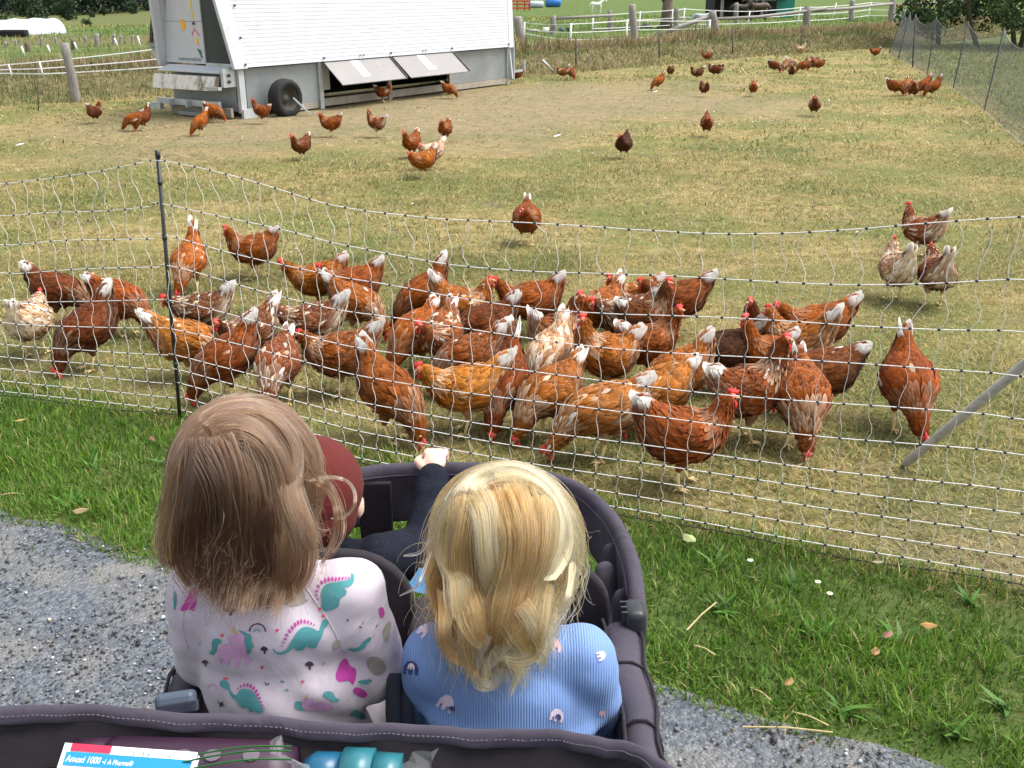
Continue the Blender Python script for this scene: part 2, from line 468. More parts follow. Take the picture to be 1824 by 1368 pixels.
# ------------------------------------------------------------------ grass
def blades(x, y, h, w, lean, cols, bend=0.5, zoff=0.0, az=None, curl=None):
    n = len(x); z = hz(x, y) + zoff
    az = RNG.uniform(0, 2 * np.pi, n) if az is None else az
    ld = np.stack([np.cos(az), np.sin(az)], 1)
    sa = az + np.pi / 2 + RNG.normal(0, 0.5, n); sd = np.stack([np.cos(sa), np.sin(sa)], 1)
    v = np.zeros((n, 5, 3))
    up = np.cos(lean) * h; out = np.sin(lean) * h
    for k, (f, wk, sgn) in enumerate(((0, 1, -1), (0, 1, 1), (0.55, 0.8, -1), (0.55, 0.8, 1), (1.0, 0, 0))):
        o = out * (f * (1 - bend) + f * f * bend); u = up * (f - 0.25 * bend * f * f)
        v[:, k, 0] = x + ld[:, 0] * o + sd[:, 0] * w * wk * sgn * 0.5
        v[:, k, 1] = y + ld[:, 1] * o + sd[:, 1] * w * wk * sgn * 0.5
        v[:, k, 2] = z + u
    tri = np.array([(0, 1, 3), (0, 3, 2), (2, 3, 4)])
    t = (tri[None] + (np.arange(n) * 5)[:, None, None]).reshape(-1, 3)
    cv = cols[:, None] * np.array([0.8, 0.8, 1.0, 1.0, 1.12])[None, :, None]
    return v.reshape(-1, 3), t, cv.reshape(-1, 3)
def pal(n, table):
    wts = np.array([w for w, _ in table], float); wts /= wts.sum()
    idx = RNG.choice(len(table), n, p=wts); base = np.array([c for _, c in table])[idx]
    return 0.72 * base * RNG.uniform(0.7, 1.3, (n, 1)) * RNG.uniform(0.93, 1.07, (n, 3))
GREEN = [(5, (0.092, 0.21, 0.016)), (4, (0.13, 0.265, 0.024)), (2.4, (0.22, 0.35, 0.05)), (1, (0.06, 0.125, 0.018)), (0.6, (0.44, 0.38, 0.18))]
OLIVE = [(2.4, (0.29, 0.265, 0.06)), (4, (0.42, 0.35, 0.10)), (4, (0.56, 0.445, 0.165)), (3.6, (0.68, 0.55, 0.25)), (1, (0.14, 0.155, 0.035))]
STRAW = [(3, (0.44, 0.37, 0.185)), (3, (0.33, 0.265, 0.13)), (2, (0.53, 0.455, 0.26)), (1.5, (0.23, 0.225, 0.08)), (1, (0.20, 0.14, 0.075))]
def put(name, label, parts):
    V, T, C = [], [], []; o = 0
    for v, t, c in parts: V.append(v); T.append(t + o); C.append(c); o += len(v)
    ob = link(name, fast_mesh(name, np.concatenate(V), np.concatenate(T), np.concatenate(C), M['blade']))
    return tag(ob, label, None, None, 'stuff')

def verge_grass():
    n = 98000
    s = RNG.uniform(-4.1, 2.4, n); e = lane_edge(s)
    q = e + RNG.uniform(-0.05, 1, n) * (2.93 - e)
    q += np.where(RNG.uniform(0, 1, n) < 0.03, RNG.uniform(-0.16, 0, n), 0)
    x = s * ES[0] + q * EQ[0]; y = s * ES[1] + q * EQ[1]
    cl = vnoise(x * 5, y * 5, 40); cl2 = vnoise(x * 13, y * 13, 41)
    keep = RNG.uniform(0, 1, n) < 0.82 + 0.4 * cl
    x, y, q, e, cl, cl2 = x[keep], y[keep], q[keep], e[keep], cl[keep], cl2[keep]; n = len(x)
    h = (0.038 + 0.016 * cl + 0.014 * cl2) * RNG.uniform(0.55, 1.5, n)
    h *= 0.55 + 0.45 * smooth01(-0.02, 0.12, q - e)
    c = pal(n, GREEN) * (1 + 0.25 * cl[:, None])
    dry = RNG.uniform(0, 1, n) < 0.02 + 0.35 * smooth01(2.72, 2.92, q) + 0.10 * (1 - smooth01(0, 0.1, q - e))
    c[dry] = pal(dry.sum(), OLIVE)
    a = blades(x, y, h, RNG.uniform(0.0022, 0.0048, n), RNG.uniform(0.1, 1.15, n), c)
    # broad weeds: plantain and dandelion leaves in rosettes
    xs, ys, az = [], [], []
    for k in range(60):
        s0 = RNG.uniform(-2.8, 2.1); e0 = float(lane_edge(np.array([s0]))[0]); q0 = RNG.uniform(e0 + 0.08, 2.8)
        for j in range(RNG.integers(5, 10)):
            xs.append(s0 * ES[0] + q0 * EQ[0] + RNG.normal(0, 0.006)); ys.append(s0 * ES[1] + q0 * EQ[1] + RNG.normal(0, 0.006)); az.append(RNG.uniform(0, 6.28))
    m = len(xs)
    w = blades(np.array(xs), np.array(ys), RNG.uniform(0.05, 0.10, m), RNG.uniform(0.011, 0.02, m), RNG.uniform(0.7, 1.2, m), pal(m, [(3, (0.10, 0.24, 0.035)), (2, (0.14, 0.29, 0.055))]), az=np.array(az))
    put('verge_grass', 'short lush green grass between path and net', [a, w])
def run_grass():
    parts = []
    # near run, dense
    def zone(n, y0, y1, hw, hh, ww, rmin, rmax, straw_k=0.5, lean=(0.6, 1.5)):
        yy = RNG.uniform(y0, y1, n) if y1 - y0 < 3 else np.sqrt(RNG.uniform(y0 ** 2, y1 ** 2, n))
        xx = RNG.uniform(-1, 1, n) * (yy * 0.535 + hw)
        q, s = qs(xx, yy); d = bank_d(xx, yy)
        k = (q > 2.86) & (d < 0.2)
        # keep clear of the ground under the henhouse
        ax = (xx + 3.67) * 0.5426 + (yy - 14.09) * 0.84; bx = -(xx + 3.67) * 0.84 + (yy - 14.09) * 0.5426
        k &= ~((ax > -0.3) & (ax < 6.9) & (bx > -0.05) & (bx < 1.5))
        zc = zone_cols(xx, yy)
        cl = 0.9 * vnoise(xx * 0.8, yy * 0.8, 50) + 0.7 * vnoise(xx * 3.1, yy * 3.1, 51)
        k &= RNG.uniform(0, 1, n) < (0.85 + 0.3 * cl) * (1 - np.where(yy > 6, 0.9, 0.25) * zc[:, 0])
        xx, yy, cl, zc = xx[k], yy[k], cl[k], zc[k]; m = len(xx)
        c = pal(m, OLIVE)
        gr = RNG.uniform(0, 1, m) < 0.16 + 0.30 * cl; c[gr] = pal(gr.sum(), [(2, (0.10, 0.19, 0.035)), (2, (0.17, 0.25, 0.06)), (1, (0.25, 0.30, 0.11))])
        stw = RNG.uniform(0, 1, m) < 0.30 - 0.22 * cl + 0.8 * zc[:, 0]; c[stw] = pal(stw.sum(), STRAW)
        c *= (1 - 0.16 * cl)[:, None]
        h = hh * RNG.uniform(0.5, 1.5, m) * (1 + 0.35 * cl)
        ln = np.where(zc[:, 0] > .25, RNG.uniform(1.2, 1.5, m), RNG.uniform(lean[0], lean[1], m))
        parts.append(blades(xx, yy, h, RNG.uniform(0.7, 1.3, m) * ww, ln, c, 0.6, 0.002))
    zone(170000, 2.2, 6.5, 0.5, 0.032, 0.0036, 0, 0)
    zone(75000, 6.5, 11.5, 0.6, 0.042, 0.0066, 0, 0)
    zone(55000, 11.5, 22, 1.0, 0.065, 0.014, 0, 0)
    zone(26000, 22, 34, 1.5, 0.08, 0.028, 0, 0)
    put('run_grass', 'dry trampled grass of the hen run', parts)
def bank_weeds():
    n = 60000
    xx = RNG.uniform(-13, 24, n); d = RNG.uniform(-0.15, 3.0, n)
    yy = np.interp(xx, BANK_X, BANK_Y) + d / 0.74
    ok = (yy > 9) & (np.abs(xx) < yy * 0.6 + 2)
    xx, yy, d = xx[ok], yy[ok], d[ok]; n = len(xx)
    cl = vnoise(xx * 0.9, yy * 0.9, 60) + 0.6 * vnoise(xx * 3, yy * 3, 61)
    tall = smooth01(1.35, 1.7, d) * (1 - smooth01(2.4, 2.9, d))
    top = smooth01(0.9, 1.1, d) * (1 - smooth01(1.3, 1.5, d))
    h = (0.07 + 0.05 * np.abs(cl) + 0.21 * tall * (1 + 0.5 * cl)) * RNG.uniform(0.5, 1.4, n)
    c = pal(n, [(3, (0.36, 0.30, 0.14)), (1.6, (0.26, 0.19, 0.105)), (2.4, (0.48, 0.39, 0.21)), (1.4, (0.19, 0.20, 0.065))])
    gr = RNG.uniform(0, 1, n) < 0.25 + 0.35 * cl + 0.4 * top - 0.2 * tall; c[gr] = pal(gr.sum(), [(2, (0.12, 0.19, 0.045)), (2, (0.19, 0.24, 0.08)), (1, (0.28, 0.28, 0.12))])
    br = (RNG.uniform(0, 1, n) < 0.45 * tall); c[br] = pal(br.sum(), [(2, (0.30, 0.20, 0.115)), (1, (0.18, 0.11, 0.065)), (2, (0.50, 0.40, 0.23))])
    put('bank_weeds', 'dry brown weeds and rough grass on the low bank', [blades(xx, yy, h, RNG.uniform(0.010, 0.024, n) * (yy / 22), RNG.uniform(0.05, 0.9, n), c, 0.4)])
    # pasture grass behind
    n = 30000
    yy = np.sqrt(RNG.uniform(18 ** 2, 60 ** 2, n)); xx = RNG.uniform(-0.62, 0.6, n) * yy; d = bank_d(xx, yy)
    k = d > 2.7; xx, yy, d = xx[k], yy[k], d[k]; n = len(xx)
    cl = vnoise(xx * 0.25, yy * 0.25, 63)
    c = pal(n, [(3, (0.115, 0.235, 0.03)), (2, (0.16, 0.28, 0.05)), (1, (0.27, 0.30, 0.10))]); dr = RNG.uniform(0, 1, n) < 0.25 - 0.5 * cl; c[dr] = pal(dr.sum(), OLIVE)
    put('pasture_grass', 'bright green horse pasture grass', [blades(xx, yy, RNG.uniform(0.05, 0.16, n), 0.016 * yy / 20, RNG.uniform(0.1, 1.0, n), c, 0.4)])
    # tall grass in the orchard behind the side net
    n = 16000
    yy = RNG.uniform(11, 36, n); xx = np.interp(yy, [12, 15.1, 18.5, 21.5, 24.2, 26.9, 29.3, 40], [5.95, 6.87, 7.85, 8.5, 9.25, 9.9, 10.6, 13]) + 0.25 + RNG.uniform(0, 9, n)
    k = (bank_d(xx, yy) < 2.5) & (xx < yy * 0.62); xx, yy = xx[k], yy[k]; n = len(xx)
    c = pal(n, [(3, (0.12, 0.19, 0.05)), (2, (0.19, 0.25, 0.08)), (2.5, (0.38, 0.36, 0.18)), (1, (0.08, 0.13, 0.04))])
    put('orchard_grass', 'tall dull green grass in the orchard behind the side net', [blades(xx, yy, RNG.uniform(0.03, 0.15, n), RNG.uniform(0.010, 0.02, n), RNG.uniform(0.3, 1.2, n), c, 0.4)])
verge_grass(); run_grass(); bank_weeds()
def flecks():
    n = 420; yy = np.sqrt(RNG.uniform(3.8 ** 2, 24 ** 2, n)); xx = RNG.uniform(-.5, .45, n) * yy; k = (bank_d(xx, yy) < -.3) & (qs(xx, yy)[0] > 3.1); xx, yy = xx[k], yy[k]; n = len(xx)
    base = np.array([(0, 0, .5), (1, 0, 0), (.2, .7, 0), (-1, .1, 0), (-.1, -.6, 0)]); tri = np.array([(0, 1, 2), (0, 2, 3), (0, 3, 4), (0, 4, 1)])
    s = RNG.uniform(.006, .016, n) * (1 + yy / 22); th = RNG.uniform(0, 6.28, n); v = base[None] * s[:, None, None]; c, sn = np.cos(th)[:, None], np.sin(th)[:, None]
    v = np.stack([v[..., 0] * c - v[..., 1] * sn + xx[:, None], v[..., 0] * sn + v[..., 1] * c + yy[:, None], v[..., 2] + hz(xx, yy)[:, None] + .02], 2)
    w = RNG.uniform(0, 1, (n, 1)) < .3; cc = np.where(w, np.array([[.6, .58, .52]]), np.array([[.07, .05, .03]])) * RNG.uniform(.7, 1.2, (n, 1))
    o = link('droppings', fast_mesh('droppings', v.reshape(-1, 3), (tri[None] + (np.arange(n) * 5)[:, None, None]).reshape(-1, 3), np.repeat(cc[:, None], 5, 1).reshape(-1, 3), M['blade'])); tag(o, 'droppings and small feathers scattered over the run', None, None, 'stuff')
flecks()
# ------------------------------------------------------------------ hens
def hen_mats():
    m, t, out = nt_of('plumage')
    oi = N(t, 'ShaderNodeObjectInfo'); ca = N(t, 'ShaderNodeAttribute'); ca.attribute_name = 'Col'
    sp = N(t, 'ShaderNodeSeparateColor'); L(t, ca.outputs['Color'], sp.inputs[0])
    ml = N(t, 'ShaderNodeMath', operation='MULTIPLY'); ml.inputs[1].default_value = 2.0; L(t, sp.outputs[0], ml.inputs[0])
    tc = N(t, 'ShaderNodeTexCoord')
    nz = N(t, 'ShaderNodeTexNoise'); nz.inputs['Scale'].default_value = 24; nz.inputs['Detail'].default_value = 4; L(t, tc.outputs['Object'], nz.inputs['Vector'])
    mr = N(t, 'ShaderNodeMapRange'); mr.inputs[1].default_value = 0.3; mr.inputs[2].default_value = 0.7; mr.inputs[3].default_value = 0.72; mr.inputs[4].default_value = 1.25; L(t, nz.outputs[0], mr.inputs[0])
    m2 = N(t, 'ShaderNodeMath', operation='MULTIPLY'); L(t, ml.outputs[0], m2.inputs[0]); L(t, mr.outputs[0], m2.inputs[1])
    vm = N(t, 'ShaderNodeVectorMath', operation='SCALE'); L(t, oi.outputs['Color'], vm.inputs[0]); L(t, m2.outputs[0], vm.inputs['Scale'])
    cr = N(t, 'ShaderNodeVectorMath', operation='SCALE'); cr.inputs[0].default_value = (0.80, 0.66, 0.47)
    mr2 = N(t, 'ShaderNodeMapRange'); mr2.inputs[1].default_value = 0.3; mr2.inputs[2].default_value = 0.7; mr2.inputs[3].default_value = 0.85; mr2.inputs[4].default_value = 1.1; L(t, nz.outputs[0], mr2.inputs[0]); L(t, mr2.outputs[0], cr.inputs['Scale'])
    mx = N(t, 'ShaderNodeMix', data_type='RGBA'); L(t, sp.outputs[1], mx.inputs[0]); L(t, vm.outputs[0], mx.inputs[6]); L(t, cr.outputs[0], mx.inputs[7])
    mw = N(t, 'ShaderNodeMix', data_type='RGBA'); L(t, sp.outputs[2], mw.inputs[0]); L(t, mx.outputs[2], mw.inputs[6]); mw.inputs[7].default_value = (0.93, 0.91, 0.87, 1)
    p = N(t, 'ShaderNodeBsdfPrincipled'); p.inputs['Roughness'].default_value = 0.7; p.inputs['Specular IOR Level'].default_value = 0.12
    p.inputs['Sheen Weight'].default_value = 0.04; p.inputs['Sheen Roughness'].default_value = 0.5
    L(t, mw.outputs[2], p.inputs['Base Color'])
    tl = N(t, 'ShaderNodeBsdfTranslucent'); L(t, mw.outputs[2], tl.inputs[0]); ms = N(t, 'ShaderNodeMixShader'); ms.inputs[0].default_value = 0.28
    L(t, p.outputs[0], ms.inputs[1]); L(t, tl.outputs[0], ms.inputs[2]); L(t, ms.outputs[0], out.inputs[0])
    leg = mat('hen_leg', (0.74, 0.57, 0.27), 0.6, 0.2, 60, 0.3, 200)
    red = mat('hen_comb', (0.62, 0.035, 0.028), 0.5, 0.25, 50, 0.3, 300)
    face = mat('hen_face', (0.50, 0.10, 0.07), 0.6, 0.3, 70, 0.3, 300)
    beak = mat('hen_beak', (0.55, 0.36, 0.17), 0.45, 0.2, 60)
    eye = mat('hen_eye', (0.03, 0.012, 0.005), 0.15, 0.2, 10, spec=0.6)
    return m, leg, red, face, beak, eye
HM = hen_mats()

# spine from tail tip to beak: x forward, z up, half width, half height
POSES = {
 'stand': [(-.196, .402, .005, .018), (-.178, .360, .014, .036), (-.150, .304, .029, .050), (-.108, .252, .060, .076), (-.050, .217, .077, .088), (.016, .211, .080, .089), (.068, .229, .071, .082), (.104, .262, .050, .058), (.124, .298, .034, .041), (.136, .329, .025, .029), (.149, .351, .021, .023), (.167, .353, .015, .016)],
 'mid': [(-.214, .376, .005, .018), (-.192, .336, .014, .036), (-.157, .286, .029, .050), (-.110, .246, .060, .076), (-.050, .217, .077, .088), (.018, .210, .080, .088), (.072, .222, .069, .078), (.113, .245, .048, .055), (.142, .269, .033, .039), (.163, .288, .025, .028), (.181, .298, .021, .022), (.199, .295, .015, .016)],
 'peck': [(-.166, .436, .005, .018), (-.155, .394, .014, .036), (-.136, .336, .029, .050), (-.100, .281, .060, .075), (-.050, .239, .077, .088), (.010, .212, .080, .089), (.062, .188, .070, .078), (.106, .150, .047, .053), (.132, .108, .033, .037), (.148, .072, .025, .028), (.161, .046, .021, .023), (.175, .030, .015, .016)],
 'low': [(-.214, .372, .005, .018), (-.190, .334, .014, .036), (-.156, .286, .029, .050), (-.110, .249, .060, .076), (-.050, .221, .077, .088), (.018, .206, .080, .088), (.072, .190, .069, .078), (.117, .158, .047, .053), (.145, .116, .033, .037), (.163, .080, .025, .028), (.176, .055, .021, .023), (.190, .038, .015, .016)],
 'alert': [(-.184, .358, .005, .018), (-.166, .320, .014, .036), (-.136, .270, .029, .050), (-.096, .236, .060, .075), (-.044, .219, .076, .088), (.010, .227, .079, .091), (.052, .258, .065, .079), (.078, .299, .044, .053), (.091, .340, .032, .038), (.098, .376, .025, .029), (.107, .402, .021, .023), (.125, .406, .015, .016)],
}
PLUM = {  # tail white, hackle cream, fluff cream, mottle, feather edging, overall pale
 'rust':   (0.95, 0.22, 0.10, 0.004, 0.05, 0.0),
 'dark':   (0.40, 0.06, 0.05, 0.004, 0.02, 0.0),
 'amber':  (0.95, 0.48, 0.35, 0.012, 0.14, 0.0),
 'mottle': (1.00, 0.42, 0.70, 0.06, 0.15, 0.02),
 'pale':   (1.00, 0.55, 1.00, 0.24, 0.34, 0.22),
}
def hen_parts(pose, plum, seed, detail=1.0):
    rg = np.random.default_rng(seed)
    P_ = np.array(POSES[pose])
    P_[:3, 1] += np.array([1, .7, .25]) * rg.normal(0, .016); P_[:3, 0] += np.array([1, .7, .25]) * rg.normal(0, .010)
    P_[8:, 1] += np.array([.3, .6, 1, 1]) * rg.normal(0, .010) * (pose not in ('peck', 'low')); P_[8:, 0] += np.array([.3, .6, 1, 1]) * rg.normal(0, .008)
    P_[2:7, 2] *= rg.uniform(.94, 1.10); P_[2:7, 3] *= rg.uniform(.95, 1.08)
    P_[:2] += (P_[2] - P_[:2]) * np.array([.08, .08, 0, 0]); P_[2:7, 2:4] *= 1.05
    bend = rg.normal(0, .11); tw, hk, fl, mo, ed, pb = PLUM[plum]
    # smooth interpolation (Catmull-Rom)
    def cat(a, t):
        n = len(a); s = t * (n - 1); i = np.clip(np.floor(s).astype(int), 0, n - 2); f = (s - i)[:, None]
        p0, p1, p2, p3 = a[np.maximum(i - 1, 0)], a[i], a[i + 1], a[np.minimum(i + 2, n - 1)]
        return 0.5 * (2 * p1 + (p2 - p0) * f + (2 * p0 - 5 * p1 + 4 * p2 - p3) * f ** 2 + (3 * p1 - p0 - 3 * p2 + p3) * f ** 3)
    tt = np.linspace(0, 1, 200); S = cat(P_, tt)
    def surf(t, th):
        t = np.clip(t, 0, 1)
        cx, cz, w, h = (np.interp(t, tt, S[:, k]) for k in range(4))
        e = 0.012
        tx = np.interp(np.clip(t + e, 0, 1), tt, S[:, 0]) - np.interp(np.clip(t - e, 0, 1), tt, S[:, 0])
        tz = np.interp(np.clip(t + e, 0, 1), tt, S[:, 1]) - np.interp(np.clip(t - e, 0, 1), tt, S[:, 1])
        ln = np.hypot(tx, tz); tx, tz = tx / ln, tz / ln
        nx, nz_ = -tz, tx
        c, s = np.cos(th), np.sin(th)
        body = np.exp(-((t - 0.42) / 0.16) ** 2)
        wing = 1 + 0.10 * body * np.exp(-((np.abs(c) - 0.9) / 0.25) ** 2) * (s > -0.5)
        fluff = 1 + np.where(s < 0, -s, 0) * 0.20 * np.exp(-((t - 0.29) / 0.10) ** 2)
        k = wing * fluff
        y = w * np.sign(c) * np.abs(c) ** 0.9 * k + bend * np.clip(t - .58, 0, 1) ** 1.5
        v = h * s * k
        return np.stack([cx + nx * v, y, cz + nz_ * v], -1)
    mb = MB(); cols = []
    # body skin
    nr, na = (30, 14) if detail > 0.5 else (16, 9)
    rr = []
    for t in np.linspace(0.0, 1.0, nr):
        th = np.arange(na) * 2 * np.pi / na
        pts = surf(np.full(na, t), th)
        if t > 0.05: pts = pts
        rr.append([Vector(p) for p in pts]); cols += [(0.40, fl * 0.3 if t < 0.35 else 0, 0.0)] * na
    o = len(mb.v)
    mb.rings(rr)
    # face gets its own skin colour
    fm = []
    for fi, f in enumerate(mb.f):
        ring = min(f) // na
        fm.append(3 if ring >= nr - (3 if detail > .5 else 2) else 0)
    mb.m = fm
    # feathers
    def feathers(t, th, ln, wd, lift, shade, cream, white, arc):
        n = len(t); dt = ln / arc
        p0 = surf(t + 0.15 * dt, th); p1 = surf(t - 0.42 * dt, th); p2 = surf(t - 0.8 * dt, th); p3 = surf(t - dt, th)
        cx = np.stack([np.interp(np.clip(t, 0, 1), tt, S[:, 0]), bend * np.clip(t - .58, 0, 1) ** 1.5, np.interp(np.clip(t, 0, 1), tt, S[:, 1])], 1)
        nn = surf(t, th) - cx; nn /= np.linalg.norm(nn, axis=1, keepdims=True) + 1e-9
        d = p3 - p0; d /= np.linalg.norm(d, axis=1, keepdims=True) + 1e-9
        sd = np.cross(nn, d)
        l = lift[:, None]; w = wd[:, None]
        vs_ = np.stack([p0 + nn * 0.001, p1 + sd * w * .5 + nn * l * .5, p1 - sd * w * .5 + nn * l * .5, p2 + sd * w * .36 + nn * l * .9, p2 - sd * w * .36 + nn * l * .9, p3 + nn * l, p2 + nn * (l * 1.25)], 1)
        base = len(mb.v)
        mb.v.extend(map(tuple, vs_.reshape(-1, 3)))
        for k in range(n):
            b = base + 7 * k
            mb.f += [(b, b + 1, b + 6), (b, b + 6, b + 2), (b + 1, b + 3, b + 6), (b + 2, b + 6, b + 4), (b + 3, b + 5, b + 6), (b + 4, b + 6, b + 5)]
        mb.m += [0] * (6 * n)
        for k in range(n):
            s, c, w_ = shade[k], cream[k], white[k]
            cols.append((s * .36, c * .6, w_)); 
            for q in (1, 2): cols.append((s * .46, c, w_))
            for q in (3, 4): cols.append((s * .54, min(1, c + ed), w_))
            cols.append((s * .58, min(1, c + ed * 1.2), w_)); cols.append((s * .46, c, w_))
    arc = float(np.sum(np.hypot(np.diff(S[:, 0]), np.diff(S[:, 1]))))
    t = 0.90
    while t > 0.10:
        neck = t > 0.62
        w_, h_ = np.interp(t, tt, S[:, 2]), np.interp(t, tt, S[:, 3])
        per = math.pi * (1.5 * (w_ + h_) - math.sqrt(w_ * h_))
        fw = (0.011 if neck else 0.021) / math.sqrt(detail); ln = (0.030 if neck else 0.040) / math.sqrt(detail)
        n = max(5, int(per / (fw * 0.72)))
        th = (np.arange(n) + rg.uniform(0, 1)) * 2 * np.pi / n + rg.normal(0, 0.05, n)
        tv = np.full(n, t) + rg.normal(0, 0.006, n)
        sn = np.sin(th); cs = np.abs(np.cos(th))
        shade = rg.uniform(0.62, 1.28, n)
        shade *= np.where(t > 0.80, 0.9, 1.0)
        cream = np.full(n, pb) + (rg.uniform(0, 1, n) < mo) * rg.uniform(0.4, 0.9, n)
        if 0.60 < t < 0.74: cream += hk * rg.uniform(0.1, 1.0, n) * (sn > -0.4)
        if t < 0.36: cream += fl * np.clip(0.3 - sn, 0, 1) * rg.uniform(0.4, 1.1, n)
        white = (rg.uniform(0, 1, n) < mo * 0.5) * rg.uniform(0.3, 0.9, n) + (tw * smooth01(0.15, 0.02, np.full(n, t)) * 0.6)
        wing = (t < 0.56) & (t > 0.28) & (sn > -0.35) & (sn < 0.75)
        L_ = np.where(wing, ln * 1.45, ln) * rg.uniform(0.7, 1.35, n)
        lift = np.where(sn < -0.4, 0.007, 0.0052) * rg.uniform(0.4, 1.9, n)
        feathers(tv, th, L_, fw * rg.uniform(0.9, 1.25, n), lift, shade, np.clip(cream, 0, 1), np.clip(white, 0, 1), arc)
        t -= (0.011 if neck else 0.017) / arc / math.sqrt(detail)
    # tail quills: a tent of long feathers with pale tips
    T0 = Vector((S[0, 0], 0, S[0, 1])); Tb = Vector((np.interp(0.2, tt, S[:, 0]), 0, np.interp(0.2, tt, S[:, 1])))
    ax = (T0 - Tb).normalized(); up = Vector((-ax.z, 0, ax.x))
    if up.x > 0: up = -up
    nq = 8 if detail > .5 else 5
    full = (T0 - Tb).length
    for sgn in (-1, 1):
        for k in range(nq):
            f = k / (nq - 1)
            root = Tb + Vector((0, sgn * 0.014, 0)) + up * (0.026 - 0.060 * f)
            dirv = (ax + up * (-0.10 + 0.30 * f + rg.normal(0, .03)) + Vector((0, sgn * (0.02 + 0.10 * f), 0))).normalized()
            ln = full * rg.uniform(0.98, 1.10) * (1.18 - 0.40 * f)
            nrm_ = (Vector((0, sgn * .8, 0)) + up * (.55 if k < 3 else -.1) + Vector((0, 0, .35))).normalized()
            sd = dirv.cross(nrm_).normalized(); wq = 0.030
            tip = root + dirv * ln; b = len(mb.v)
            for u_, w_ in ((0, .4), (.45, .62), (.66, .64), (.9, .5)):
                c_ = root + dirv * ln * u_; mb.v += [tuple(c_ - sd * wq * w_), tuple(c_ + sd * wq * w_)]
            mb.v.append(tuple(tip))
            mb.f += [(b, b + 1, b + 3, b + 2), (b + 2, b + 3, b + 5, b + 4), (b + 4, b + 5, b + 7, b + 6), (b + 6, b + 7, b + 8)]; mb.m += [0] * 4
            s = rg.uniform(.75, 1.15); wv = min(1.0, tw * rg.uniform(0.95, 1.4)) if tw > .4 else tw * rg.uniform(.5, 1); cr = min(1, pb + ed + 0.05)
            lo = wv * .6 if tw > .98 else (wv * .25 if tw > .94 and plum != 'rust' else 0.0)
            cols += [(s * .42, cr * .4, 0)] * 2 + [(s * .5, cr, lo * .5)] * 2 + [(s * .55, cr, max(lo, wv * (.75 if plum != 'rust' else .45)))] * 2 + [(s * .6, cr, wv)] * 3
    # thighs, shanks and toes
    hipx = -0.005; hipz = 0.160
    gait = rg.uniform(-0.03, 0.03)
    for sgn in (-1, 1):
        b0 = len(mb.v)
        y = sgn * 0.038; g = gait * sgn
        hip = Vector((hipx, y, hipz)); hock = Vector((hipx - 0.018 + g * .4, y, 0.084)); foot = Vector((hipx + 0.006 + g, y, 0.008))
        mb.tube([hip, hip.lerp(hock, .5), hock], [0.034, 0.027, 0.010], 7 if detail > .5 else 5, 0, False)
        nv = len(mb.v) - b0; cols += [(0.42, fl * 0.6 + pb, 0)] * nv; b0 = len(mb.v)
        ns = 6 if detail > .5 else 4
        mb.tube([hock + Vector((0, 0, .006)), foot], [0.0072, 0.0066], ns, 1)
        for a_, l_ in ((0.0, .046), (.5, .038), (-.5, .038), (math.pi, .018)):
            d = Vector((math.cos(a_), math.sin(a_), 0))
            mb.tube([foot, foot + d * l_ * .55 + Vector((0, 0, .002)), foot + d * l_ + Vector((0, 0, -.005))], [.0052, .0044, .002], 4, 1)
        cols += [(0.5, 0, 0)] * (len(mb.v) - b0)
    # head furniture
    hd = Vector((S[-1, 0] - S[-14, 0], 0, S[-1, 1] - S[-14, 1])).normalized(); hu = Vector((-hd.z, 0, hd.x))
    hc = Vector((np.interp(.945, tt, S[:, 0]), bend * .365 ** 1.5, np.interp(.945, tt, S[:, 1]))); Y = Vector((0, 1, 0))
    out = {}
    cb = MB(); k = rg.uniform(0.85, 1.15)
    ol = [(.020, .014), (.022, .027), (.014, .024), (.010, .038), (.003, .029), (-.004, .040), (-.010, .029), (-.018, .034), (-.020, .020), (-.012, .012)]
    cb.prism([(u * k, v * k) for u, v in ol], hc, hd, hu, Y, 0.006); out['comb'] = cb
    for sgn, nm in ((-1, 'wattle'), (1, 'wattle2')):
        wt = MB(); wt.ball(hc + hd * .012 - hu * .028 + Y * sgn * .007, (.008, .0035, .014), 7, 4)
        out[nm] = wt
    bk = MB(); tipc = Vector((S[-1, 0], bend * .42 ** 1.5, S[-1, 1]))
    bk.tube([tipc - hd * .006, tipc + hd * .008 + hu * .001, tipc + hd * .021 - hu * .004], [.0095, .0062, .001], 6); out['beak'] = bk
    for sgn, nm in ((-1, 'eye'), (1, 'eye2')):
        ey = MB(); ey.ball(hc + hd * .006 + hu * .005 + Y * sgn * .0185, .0042, 6, 4); out[nm] = ey
    return mb, cols, out
def set_cols(me, cols):
    ca = me.color_attributes.new('Col', 'FLOAT_COLOR', 'POINT')
    a = np.ones((len(me.vertices), 4), np.float32); a[:len(cols), :3] = np.array(cols, np.float32)[:len(me.vertices)]
    ca.data.foreach_set('color', a.ravel())
HEN_CACHE = {}
